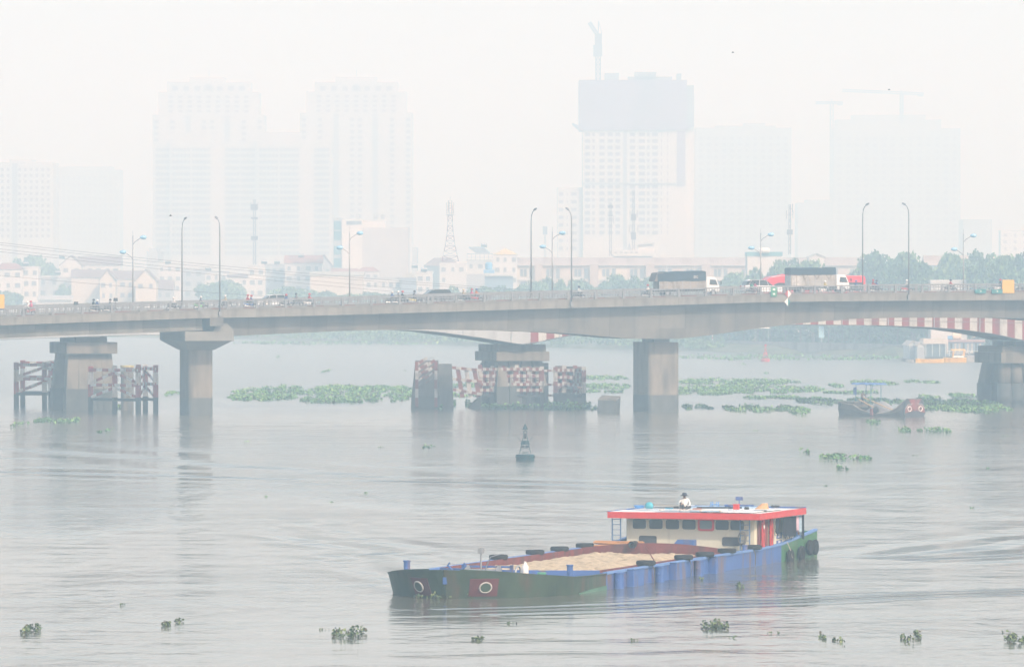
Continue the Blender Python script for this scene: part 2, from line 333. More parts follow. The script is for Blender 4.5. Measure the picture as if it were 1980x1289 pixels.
for v0 in (1.1, 4.2, 7.3, 10.4, 13.0):                       # prestressed I girders of the approach
    def isec(u, v0=v0):
        t, b = near_cor(u) + 0.15, near_botL(u)
        return [(v0, b), (v0+.7, b), (v0+.7, b+.28), (v0+.45, b+.42), (v0+.45, t-.3), (v0+.75, t-.2), (v0+.75, t), (v0-.05, t), (v0-.05, t-.2), (v0+.25, t-.3), (v0+.25, b+.42), (v0, b+.28)]
    sweep('approach_girder', UL, U(392, v0), isec, con_g, bridge, 3)
def roundrect(u0, v0, wu, wv, z, r=0.45, n=5):
    out = []
    for cx, cy, a0 in ((wu/2-r, wv/2-r, 0), (-wu/2+r, wv/2-r, 90), (-wu/2+r, -wv/2+r, 180), (wu/2-r, -wv/2+r, 270)):
        for i in range(n): t = R(a0 + 90*i/(n-1)); out.append((u0+cx+r*math.cos(t), v0+cy+r*math.sin(t), z))
    return out
def pier_shaft(name, uc, vc, wu, wv, z0, z1, m, parent, r=.45, wet=2.1):
    b = MB(); b.loft([roundrect(uc, vc, wu, wv, z, r) for z in (wet, z1 - .15, z1)]); o = b.build(name, m, parent)
    b = MB(); b.loft([roundrect(uc, vc, wu+.03, wv+.03, z, r) for z in (z0, wet)]); b.build('tide_band', con_w, o)
    return o
p2 = thing('pier', None, None, (0, 0, 0)); p2.parent = bridge
p = pier_shaft('shaft', U(1268, 7.5), 7.5, 4.05, 6.2, -2, near_bot(u_pier2) - .45, con_p, p2)
for dv in (-1.8, 1.8): MB().box(U(1268, 7.5)-1, U(1268, 7.5)+1, 7.5+dv-.5, 7.5+dv+.5, near_bot(u_pier2) - .45, near_bot(u_pier2) + .05).build('bearing', con, p2)
p3_ = thing('pier', None, None); p3_.parent = bridge
pier_shaft('shaft', U(2295, 7.5), 7.5, 4.05, 6.2, -2, near_bot(U(2295, 4)) - .05, con_p, p3_)
p4_ = thing('pier', None, None); p4_.parent = bridge
pier_shaft('shaft', U(-560, 7.5), 7.5, 3.1, 10, -2, near_botL(U(-560, 4)) + .05, con_p, p4_)
p1 = thing('pier', None, None); p1.parent = bridge; uc = U(379, 7.0)
zc = Z_(665, 690); zt = Z_(640, 690)
p = pier_shaft('shaft', uc, 7.0, 3.1, 4.6, -2, zc - .6, con_p, p1)
b = MB(); b.loft([roundrect(uc, 7.0, w_, v_, z, .12) for w_, v_, z in ((3.3, 4.8, zc-.7), (6.0, 12.2, zc+.45), (6.0, 12.2, zt))]); b.build('pier_cap', con, p1)
us0 = uc + .8                                      # sloped corbel carrying the main girder
for v0 in (1.0, 10.6):
    MB().extrude([(us0, v0, zc+.4), (us0+2.35, v0, zc+.4), (us0+2.3, v0, zt+.1), (us0+1.5, v0, zt+1.0), (us0+.4, v0, zt+1.0), (us0-.2, v0, zt+.1)], (0, 2.6, 0)).build('corbel', con, p1)
MB().box(U(402, 1), U(428, 1), .05, 2.2, near_bot(uJ)+1.3, near_cor(uJ)+.8).build('joint_block', con_g, bridge)

# railings ---------------------------------------------------------------
post_me = {}
def railing(parent, u0, u1, v, top, h, m, pitch=3.6, bal=0.40, d=.10):
    b = MB(); nn = int((u1 - u0) / 2.4); U_ = [u0 + (u1-u0)*i/nn for i in range(nn+1)]
    for za, zb, dd in ((h-.16, h, .10), (h-.42, h-.34, .05), (.16, .24, .05)):
        b.loft([[(u, v-dd, top(u)+za), (u, v+dd, top(u)+za), (u, v+dd, top(u)+zb), (u, v-dd, top(u)+zb)] for u in U_])
    u = u0
    while u < u1:
        z = top(u); b.box(u-.028, u+.028, v-.03, v+.03, z+.2, z+h-.15); u += bal
    r = b.build('railing', m, parent)
    key = round(h, 2)
    if key not in post_me:
        post_me[key] = MB().box(-.13, .13, -.12, .12, 0, h+.02, 0).box(-.17, .17, -.16, .16, 0, .18, 0).build('rail_post', m, r)
        first = post_me[key]
    else: first = None
    u = u0 + 1
    while u < u1:
        if first: o = first; first = None
        else: o = post_me[key].copy(); C.objects.link(o); o.parent = r
        o.location = (u, v, top(u)); u += pitch
    return r
near_curb = lambda u: near_top(u) + .08
RH = 1.02
railing(bridge, U(-1400), U(3100), 0.16, near_curb, RH, rail_m, bal=.36)
railing(bridge, U(-1400, 15), U(3100, 15), BW - .16, near_curb, RH, rail_m, bal=.9)
# red and white kerb paint seen in flashes through the railing
b = MB(); i = 0; u = U(-60)
while u < U(2060): b.box(u, u+2, .7, .95, near_top(u+1)-.06, near_top(u+1)+.2, i % 2); u += 2; i += 1
b.build('kerb', [con, red_w], bridge)

# ---- far bridge
VF = 32.0; FW = 14.0
far_bridge = thing('steel_road_bridge', 'farther road bridge with haunched girders painted in red and white stripes', 'bridge', (0, OY, 0), A)
far_rail = [(-400, 606), (0, 592), (257, 585), (480, 579), (676, 573.5), (880, 569), (1068, 565.5), (1300, 564.5), (1471, 566), (1750, 569), (1980, 573), (2400, 580)]
ft_ = tab([(x, y + 15.5) for x, y in far_rail], VF)
far_top = lambda u: ft_(u) - .05
far_bot = tab([(-300, 666), (0, 657), (200, 650), (330, 647.5), (600, 640), (700, 636.5), (826, 640), (920, 652), (1012, 667), (1028, 667), (1057, 657.5), (1107, 648), (1250, 637), (1400, 631), (1550, 628), (1700, 629.5), (1795, 633), (1862, 638), (1922, 646), (1985, 660), (2010, 660), (2100, 645), (2300, 634), (2600, 634), (2800, 645), (2920, 660), (2950, 660), (3100, 642)], VF+1.2)
UFL, UFR = U(-1400, VF), U(3200, VF)
sweep('deck', UFL, UFR, lambda u: [(VF, far_top(u) - .9), (VF+FW, far_top(u) - .9), (VF+FW, far_top(u)), (VF, far_top(u))], con, far_bridge)
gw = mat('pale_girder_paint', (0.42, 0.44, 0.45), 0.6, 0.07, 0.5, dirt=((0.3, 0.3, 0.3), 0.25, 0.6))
gd = mat('shaded_girder_paint', (0.10, 0.115, 0.13), 0.6, 0.15, 0.5)  # dark copy of the girder paint, under-deck shade put into its colour
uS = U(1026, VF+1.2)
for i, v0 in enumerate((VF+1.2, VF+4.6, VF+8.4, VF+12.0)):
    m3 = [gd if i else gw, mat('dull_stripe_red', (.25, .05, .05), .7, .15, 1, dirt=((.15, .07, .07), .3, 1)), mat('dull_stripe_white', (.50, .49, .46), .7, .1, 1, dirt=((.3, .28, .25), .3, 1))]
    b = MB(); u = UFL
    while u < UFR:
        if i == 0 and u >= uS - .01: du = 1.07; mi = 1 + int(round((u - uS) / 1.07)) % 2
        else: du = min(1.6, uS - u) if u < uS - .01 and i == 0 else 1.6; mi = 0
        b.loft([[(q, v0, far_bot(q)+.08), (q, v0+.16, far_bot(q)+.08), (q, v0+.16, far_top(q)-.9), (q, v0, far_top(q)-.9)] for q in (u, u+du)], mi); u += du
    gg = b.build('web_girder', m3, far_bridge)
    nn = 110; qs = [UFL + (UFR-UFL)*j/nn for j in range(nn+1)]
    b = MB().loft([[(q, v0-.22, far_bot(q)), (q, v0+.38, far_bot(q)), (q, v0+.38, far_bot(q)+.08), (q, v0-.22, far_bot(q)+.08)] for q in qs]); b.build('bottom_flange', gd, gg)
    if i == 0:
        st0 = None; q = UFL
        while q < UFR:
            if st0 is None: o = st0 = MB().box(-.04, .04, v0-.12, v0-.002, 0, 1).build('web_stiffener', gw, gg)
            else: o = st0.copy(); C.objects.link(o); o.parent = gg
            o.location = (q, 0, far_bot(q)+.1); o.scale.z = far_top(q)-1.02-far_bot(q); q += 6.5
        b = MB()
        for dz in (1.7, 2.4): b.loft([[(q, v0-.07, far_top(q)-dz), (q, v0-.01, far_top(q)-dz), (q, v0-.01, far_top(q)-dz+.06), (q, v0-.07, far_top(q)-dz+.06)] for q in qs if far_bot(q) < far_top(q)-dz-.2 and q > U(1560, VF)])
        b.build('service_pipe', rail_m, gg)
railing(far_bridge, U(-1400, VF), U(3100, VF), VF+.15, far_top, RH, rail_m, bal=.6)
railing(far_bridge, U(-1400, VF+FW), U(3100, VF+FW), VF+FW-.15, far_top, RH, rail_m, bal=1.2)
def far_pier(pxc, capw, z_cap0, z_cap1, z_up, ncol, colr, square=False, upw=.35):
    q = thing('pier', None, None); q.parent = far_bridge; vc = VF + FW/2; uc = U(pxc, vc)
    ww = capw
    MB().box(uc-ww/2, uc+ww/2, vc-4.6, vc+4.6, z_cap0, z_cap1).build('pier_cap', con_p, q, bevel=.06)
    MB().box(uc-ww/2+upw, uc+ww/2-upw, vc-4.2, vc+4.2, z_cap1+.003, z_up).build('upper_cap', con_p, q, bevel=.05)
    for i in range(4):
        MB().box(uc-.6, uc+.6, VF+1.2+i*3.6-.3, VF+1.2+i*3.6+.5, z_up-.02, far_bot(uc)+.02).build('bearing', con, q)
    for r_ in (0, 1):
        for i in range(ncol):
            t = (i + .5) / ncol - .5; x1 = uc + t*(ww-1.0); x0 = uc + t*(ww-.1); y1 = vc - 2.8 + 5.6*r_; y0 = vc - 3.5 + 7*r_
            if square:
                rq = lambda x, y, z, r: [(x-r, y-r, z), (x+r, y-r, z), (x+r, y+r, z), (x-r, y+r, z)]
                c = MB().loft([rq(x0, y0, 2.6, colr*.95), rq(x1, y1, z_cap0+.05, colr*.85)]).build('column', con_p, q)
                MB().loft([rq(x0-t*.3, y0, -2, colr*1.12), rq(x0, y0, 2.7, colr*1.05)]).build('pile_sleeve', con_w, c); continue
            c = MB().tube([(x0, y0, 2.6), (x1, y1, z_cap0+.05)], colr, 14).build('column', con_p, q, smooth=True)
            MB().tube([(x0 - t*.3, y0, -2), (x0, y0, 2.7)], [colr*1.22, colr*1.15], 14).build('pile_sleeve', con_w, c, smooth=True)
    return q
Yp = UV(990, VF+7)[1]
far_pier(990, 7.2, Z_(697, Yp), Z_(679, Yp), Z_(667, Yp)+.1, 4, .78, True)
Yp = UV(1960, VF+7)[1]
far_pier(1958, 7.2, Z_(701, Yp), Z_(680, Yp), Z_(668, Yp), 4, .85)
Yp = UV(160, VF+7)[1]
far_pier(161, 6.6, Z_(683, Yp), Z_(661, Yp), Z_(650, Yp), 4, .82, True, 1.25)

# ---------------------------------------------------------------- lamps on the bridges
def single_lamp(side):
    r = thing('street_lamp', 'x', 'street lamp')
    hh = 11.2
    MB().box(-.16, .16, -.16, .16, 0, .5).build('base', rail_m, r)
    arm = [(0, side*y, z) for y, z in ((0, hh-1.6), (.03, hh-1.0), (.2, hh-.45), (.6, hh-.08), (1.2, hh+.15))]
    MB().tube([(0, 0, .45), (0, 0, hh-1.6)] + arm[1:], [.10, .07, .065, .06, .05, .045], 8).build('pole', rail_m, r, smooth=True)
    MB().loft([[(sx*w_, side*y, z+dz) for sx, dz in ((-1, 0), (-.7, .09), (.7, .09), (1, 0), (.6, -.07), (-.6, -.07))] for y, z, w_ in ((1.1, hh+.13, .06), (1.35, hh+.2, .17), (1.8, hh+.3, .19), (2.1, hh+.36, .1))]).build('lamp_head', steel, r, smooth=True)
    return r
base_n = single_lamp(1); base_f = single_lamp(-1)
nl = [(425, 'leftmost of the three tall lamps on the bridge edge nearest the camera'), (1105, 'middle tall lamp on the near bridge edge, left of the dark covered truck'), (1757, 'rightmost tall lamp on the near bridge edge, past the second truck')]
fl = [(352, 'tall lamp with head turned right, just left of the leftmost near-edge lamp'), (1027, 'tall lamp with head turned right, standing right of the lattice mast'), (1668, 'tall lamp with head turned right, at the tail of the red bus')]
for i, (px, lb) in enumerate(nl):
    o = base_n if i == 0 else copy_tree(base_n); u = U(px, -.12); o.location = Wuv(u, -.14) + (near_cor(u) + .25,); o.rotation_euler.z = A
    o['label'] = lb; o['group'] = 'tall single lamps along the near bridge'; o.scale.z = (Z_((420, 403, 393.5)[i], UV(px, 0)[1]) - o.location.z) / 11.5
for i, (px, lb) in enumerate(fl):
    o = base_f if i == 0 else copy_tree(base_f); u = U(px, 14.6); o.location = Wuv(u, 14.6) + (near_top(u) - .04,); o.rotation_euler.z = A
    o['label'] = lb; o['group'] = 'tall single lamps along the near bridge'; o.scale.z = (Z_((422, 404.5, 395)[i], UV(px, 15)[1]) - o.location.z) / 11.5
hb = mat('blue_lamp_glass', (0.25, 0.48, 0.66), 0.25, 0.1, 4, spec=.6)
dl = thing('double_lamp', 'x', 'street lamp')
MB().tube([(0, 0, 0), (0, 0, 8.7)], [.10, .06], 8).build('pole', steel, dl, smooth=True)
MB().tube([(0, 0, 8.7), (0, 0, 9.35)], [.03, .012], 6).build('finial', steel, dl)
for s_, z0, L_ in ((1, 8.0, 1.35), (-1, 6.3, 1.3)):
    a = MB().tube([(0, 0, z0-.35), (s_*.25, 0, z0), (s_*L_*.7, 0, z0+.42)], .045, 6).build('arm', steel, dl)
    h_ = MB(); cx = s_*(L_-.05)
    h_.loft([[(cx + q, math.cos(t)*rr*.75, z0+.52 + math.sin(t)*rr*.8) for t in [2*math.pi*k/10 for k in range(10)]] for q, rr in ((-.42, .05), (-.32, .2), (-.1, .30), (.15, .31), (.34, .22), (.43, .05))])
    h_.build('lamp_head', hb, a, smooth=True)
dls = [(257, 455, 'double-headed blue lamp standing leftmost, between the cream gabled houses'), (676, 447, 'double-headed blue lamp in front of the big white slab building'), (1068, 447, 'double-headed blue lamp between the two tall single lamps at mid bridge'), (1471, 450, 'double-headed blue lamp rising over the front of the red bus'), (1863, 452, 'rightmost double-headed blue lamp, among the trees')]
for i, (px, py, lb) in enumerate(dls):
    o = dl if i == 0 else copy_tree(dl); u = U(px, VF+.3); o.location = Wuv(u, VF+.3) + (far_top(u),); o.rotation_euler.z = R(4)
    o['label'] = lb; o['group'] = 'double-headed lamps along the far bridge'; o.scale.z = (Z_(py, UV(px, VF)[1]) - far_top(u)) / 8.75

for px_, zc0 in ((2935, 701), (-660, 690)):
    Yp = UV(px_, VF+7)[1]; far_pier(px_, 7.2, Z_(zc0, Yp), Z_(zc0-21, Yp), Z_(zc0-32, Yp), 4, .85, True)
# ---------------------------------------------------------------- people
def cloth(name, col): return mat(name, col, 0.85, 0.15, 5)
skin = mat('skin', (0.30, 0.17, 0.11), 0.6, 0.1, 8)
hairm = mat('black_hair', (0.02, 0.018, 0.016), 0.6, 0.2, 8)
def person_body(name, J, E, mats, rad, region, fingers=(), parent=None, k=1.0):
    """J: joints, E: bones, rad: radii; one continuous skinned surface; region(joint)->material index; fingers: (hand joint, direction, side, curl)"""
    names = list(J); me = bpy.data.meshes.new(name); vs = [Vector(J[q]) for q in names]
    me.from_pydata(vs, [(names.index(a), names.index(b)) for a, b in E], [])
    o = bpy.data.objects.new(name, me); C.objects.link(o)
    o.modifiers.new('skin', 'SKIN'); su = o.modifiers.new('sub', 'SUBSURF'); su.levels = su.render_levels = 1
    sv = me.skin_vertices[0].data
    for i, q in enumerate(names):
        r_ = rad[q]; sv[i].radius = (r_, r_) if not isinstance(r_, tuple) else r_
        sv[i].use_root = (q == 'pelvis')
    dg = bpy.context.evaluated_depsgraph_get(); dg.update()
    m2 = bpy.data.meshes.new_from_object(o.evaluated_get(dg)); bpy.data.objects.remove(o)
    b = MB(); b.v = [tuple(v.co) for v in m2.vertices]
    for pl in m2.polygons:
        c = pl.center; best, bd = None, 1e9
        for a, d in E:
            A_, B_ = Vector(J[a]), Vector(J[d]); t = max(0, min(1, (c - A_).dot(B_ - A_) / max(1e-6, (B_ - A_).length_squared)))
            q = (c - A_.lerp(B_, t)).length
            if q < bd: bd = q; best = region(a, d)
        b.f.append(tuple(pl.vertices)); b.m.append(best)
    for hand, dv, side, curl in fingers:
        h0 = Vector(J[hand]); dv = Vector(dv).normalized(); side = Vector(side).normalized(); pn = dv.cross(side).normalized() * curl
        for i, (off, ln) in enumerate(((-.03, .065), (-.01, .08), (.01, .075), (.03, .06))):
            p0 = h0 + side*off + dv*.035; p1_ = p0 + dv*ln*.5 + pn*.012; p2_ = p1_ + dv*ln*.4 + pn*.035
            b.tube([p0, p1_, p2_], [.009, .008, .006], 5, 2)
        t0 = h0 - side*.03; b.tube([t0, t0 - side*.035 + dv*.03, t0 - side*.04 + dv*.06 + pn*.02], [.011, .009, .007], 5, 2)
    hd = Vector(J['head']); f = Vector(J.get('_face', (0, 0, 0)))
    return b.build(name, mats, parent, smooth=True)
# rider (x forward, z up, seat at 0.78)
RJ = dict(pelvis=(0, 0, .86), waist=(.01, 0, 1.0), chest=(.06, 0, 1.22), neck=(.08, 0, 1.40), head=(.11, 0, 1.50), crown=(.11, 0, 1.60),
          shl=(.06, .19, 1.34), ell=(.20, .25, 1.10), wrl=(.44, .27, 1.06), hal=(.50, .27, 1.06), shr=(.06, -.19, 1.34), elr=(.20, -.25, 1.10), wrr=(.44, -.27, 1.06), har=(.50, -.27, 1.06),
          hpl=(.04, .11, .84), knl=(.42, .17, .74), anl=(.30, .16, .36), tol=(.46, .17, .30), hpr=(.04, -.11, .84), knr=(.42, -.17, .74), anr=(.30, -.16, .36), tor=(.46, -.17, .30))
BE = [('pelvis', 'waist'), ('waist', 'chest'), ('chest', 'neck'), ('neck', 'head'), ('head', 'crown')]
for s_ in 'lr': BE += [('chest', 'sh'+s_), ('sh'+s_, 'el'+s_), ('el'+s_, 'wr'+s_), ('wr'+s_, 'ha'+s_), ('pelvis', 'hp'+s_), ('hp'+s_, 'kn'+s_), ('kn'+s_, 'an'+s_), ('an'+s_, 'to'+s_)]
RAD = dict(pelvis=.15, waist=.14, chest=.17, neck=.055, head=.085, crown=.07)
for s_ in 'lr': RAD.update({'sh'+s_: .075, 'el'+s_: .05, 'wr'+s_: .034, 'ha'+s_: .04, 'hp'+s_: .10, 'kn'+s_: .07, 'an'+s_: .045, 'to'+s_: .04})
def region(a, d):
    if a in ('neck', 'head') or d in ('head', 'crown') or a[:2] == 'wr' or a[:2] == 'an': return 2
    if a[:2] in ('hp', 'kn') or d[:2] in ('hp',): return 1
    return 0
def region_bare(a, d):
    r_ = region(a, d); return 2 if r_ == 0 else r_
shirts = dict(white=(.7, .7, .68), red=(.45, .04, .05), blue=(.06, .12, .3), dark=(.04, .045, .06), beige=(.5, .44, .32), pink=(.6, .12, .25), green=(.03, .28, .2), orange=(.6, .2, .05), yellow=(.62, .5, .14), grey=(.22, .22, .24))
SH = {k: cloth('shirt_' + k, v) for k, v in shirts.items()}
pants_d = cloth('dark_trousers', (.035, .04, .06)); pants_k = cloth('khaki_trousers', (.22, .19, .14))
rider0 = person_body('person', RJ, BE, [SH['white'], pants_d, skin], RAD, region,
                     fingers=(('hal', (1, 0, -.2), (0, 1, 0), 1), ('har', (1, 0, -.2), (0, -1, 0), -1)))
hv = MB(); hv.loft([[(.11 + math.cos(t)*r_*1.12, math.sin(t)*r_, z) for t in [2*math.pi*k/12 for k in range(12)]] for r_, z in ((.135, 1.50), (.15, 1.56), (.135, 1.64), (.09, 1.69), (.02, 1.71))])
hv.box(.2, .3, -.08, .08, 1.535, 1.55)
helm0 = hv.build('helmet', cloth('helmet_paint', (.5, .5, .5)), rider0, smooth=True)
MB().box(.185, .215, -.012, .012, 1.47, 1.51).box(.175, .2, -.045, -.02, 1.505, 1.52).box(.175, .2, .02, .045, 1.505, 1.52).build('face_features', mat('dark_skin', (.12, .06, .04), .6, .1, 5), rider0)
# motorbike (x forward)
bk = thing('motorbike', 'x', 'motorbike')
def wheel_mb(x, r, wd, parent, nm='wheel', y=0, tyre=None):
    t = MB().torus((0, 0, 0), r-.06, .055 if r < .34 else .09, 'y', 20, 8).build(nm, black, parent, smooth=True, loc=(x, y, r))
    b = MB().lathe((0, -wd/2, 0), [(.07, 0), (.08, wd)], 10, axis='y')
    for k in range(8): q = 2*math.pi*k/8; b.bar((0, 0, 0), (math.cos(q)*(r-.08), 0, math.sin(q)*(r-.08)), .02, .02)
    b.torus((0, 0, 0), r-.10, .02, 'y', 16, 6).build('rim', chrome, t, smooth=True); return t
wheel_mb(.62, .29, .1, bk); wheel_mb(-.62, .29, .1, bk)
bp = mat('motorbike_paint', (.05, .06, .09), .25, .15, 3, spec=.6)
b = MB(); b.extrude([(-.85, -.09, .62), (-.55, -.09, .48), (-.15, -.09, .42), (.15, -.09, .34), (.32, -.09, .42), (.42, -.09, .86), (.34, -.09, .95), (.22, -.09, .56), (0, -.09, .62), (-.2, -.09, .72), (-.8, -.09, .76)], (0, .18, 0)); b.build('body', bp, bk, bevel=.03)
MB().extrude([(-.72, -.12, .76), (-.1, -.12, .70), (.02, -.12, .74), (-.1, -.12, .80), (-.72, -.12, .84)], (0, .24, 0)).build('seat', black, bk, bevel=.02)
MB().tube([(.36, -.33, 1.06), (.42, -.15, 1.0), (.42, .15, 1.0), (.36, .33, 1.06)], .018, 6).tube([(.40, 0, .98), (.62, 0, .3)], .035, 6).build('handlebar', chrome, bk)
MB().extrude([(.44, -.06, .48), (.62, -.06, .62), (.82, -.06, .5), (.8, -.06, .46), (.62, -.06, .57), (.46, -.06, .44)], (0, .12, 0)).build('front_mudguard', bp, bk)
MB().lathe((.43, 0, .92), [(.03, -.04), (.08, .02), (.07, .06)], 10, axis='x').build('headlight', chrome, bk)
MB().tube([(-.1, -.13, .3), (-.75, -.16, .38)], [.03, .05], 8).build('exhaust_pipe', chrome, bk)
def deck_z(u, v): return (near_top(u) + .022) if v < VF-5 else (far_top(u) + .003)
bikes = [  # px, lateral, riders [(helmet, shirt)], paint, heading, label hint
 (186, 3.0, [('dark', 'dark'), ('white', 'blue')], 'dark', 'leftmost pair'), (213, 3.4, [('dark', 'grey')], 'dark', 'just left of the leftmost double lamp'),
 (55, 12.0, [('red', 'pink'), ('white', 'white')], 'red', 'far lane at the left end'),
 (335, 3.0, [('white', 'white')], 'dark', 'between the first two tall lamps'), (388, 3.0, [('white', 'grey')], 'green', 'left of the leftmost near-edge lamp'),
 (436, 12.2, [('white', 'beige')], 'dark', 'far lane, right of the leftmost near-edge lamp'), (484, 2.8, [('red', 'red'), ('red', 'blue')], 'blue', 'two aboard in blue and red'),
 (553, 2.8, [('red', 'blue')], 'dark', 'red helmet, left of the big white building'), (573, 12.3, [('dark', 'grey')], 'dark', 'dark helmet in the far lane'),
 (598, 2.8, [('red', 'red')], 'white', 'all in red'), (758, 3.0, [('white', 'blue')], 'dark', 'rider in blue below the arched shed'), (770, 2.6, [('white', 'grey')], 'dark', 'white helmet and grey shirt'),
 (778, 3.6, [('red', 'dark')], 'dark', 'red helmet and dark shirt'), (801, 3.0, [('dark', 'grey')], 'yellow', 'grey shirt on a yellowish bike'), (896, 2.8, [('beige', 'beige')], 'dark', 'rider all in beige'),
 (912, 3.2, [('red', 'pink')], 'dark', 'rider in pink'), (921, 2.6, [('blue', 'orange')], 'red', 'blue helmet and orange shirt'), (1119, 3.0, [('dark', 'white')], 'dark', 'white shirt just right of the middle lamp'),
 (1252, 3.0, [('red', 'white')], 'dark', 'white shirt behind the dark covered truck'), (1453, 2.6, [('dark', 'green')], 'dark', 'green shirt beside the white car'), (1460, 3.2, [('dark', 'pink')], 'red', 'pale pink shirt beside the white car'),
 (1595, 2.4, [('white', 'yellow')], 'white', 'yellow shirt beside the second truck'), (1655, 3.4, [('blue', 'blue')], 'dark', 'blue shirt at the tail of the red bus'), (1693, 3.0, [('red', 'red'), ('dark', 'blue')], 'dark', 'couple right of the red bus'),
 (1753, 3.6, [('white', 'white')], 'red', 'white shirt behind the rightmost lamp'), (1838, 3.0, [('dark', 'red')], 'dark', 'near the rightmost double lamp'), (1934, 3.2, [('red', 'dark')], 'white', 'beside the yellow panel')]
bpaint = {k: mat('bike_paint_' + k, v, .3, .15, 3, spec=.6) for k, v in dict(dark=(.03, .035, .05), red=(.4, .03, .03), green=(.1, .4, .1), blue=(.04, .12, .4), white=(.65, .65, .65), yellow=(.5, .42, .12)).items()}
for i, (px, v, riders, paint, hint) in enumerate(bikes):
    o = bk if i == 0 else copy_tree(bk); u = U(px, v); z = deck_z(u, v); back = px in (55, 436, 573)
    x, y = Wuv(u, v); o.location = (x, y, z); o.rotation_euler = (0, -.02, A + (math.pi if back else 0) + rnd.uniform(-.08, .08))
    tag(o, ('%s motorbike, %s' % (paint, hint)), 'motorbike', 'motorbikes crossing the near bridge')
    recolour(o, 'body', bpaint[paint])
    for j, (hc, sc_) in enumerate(riders):
        r_ = rider0 if (i == 0 and j == 0) else copy_tree(rider0)
        dx = (-.08 if len(riders) == 1 else (-.42 if j == 0 else .02)); h_ = o.rotation_euler.z
        r_.location = (x + dx*math.cos(h_), y + dx*math.sin(h_), z - .02 + (.05 if dx < -.3 else 0)); r_.rotation_euler = (0, 0, h_)
        seat = '' if len(riders) == 1 else (', on the back seat' if j == 0 else ', at the handlebar')
        tag(r_, '%s shirt, %s helmet, %s%s' % (sc_, hc, hint, seat), 'person', 'people riding motorbikes over the bridge')
        r_.material_slots[0].link = 'OBJECT'; r_.material_slots[0].material = SH[sc_]
        recolour(r_, 'helmet', SH[hc])

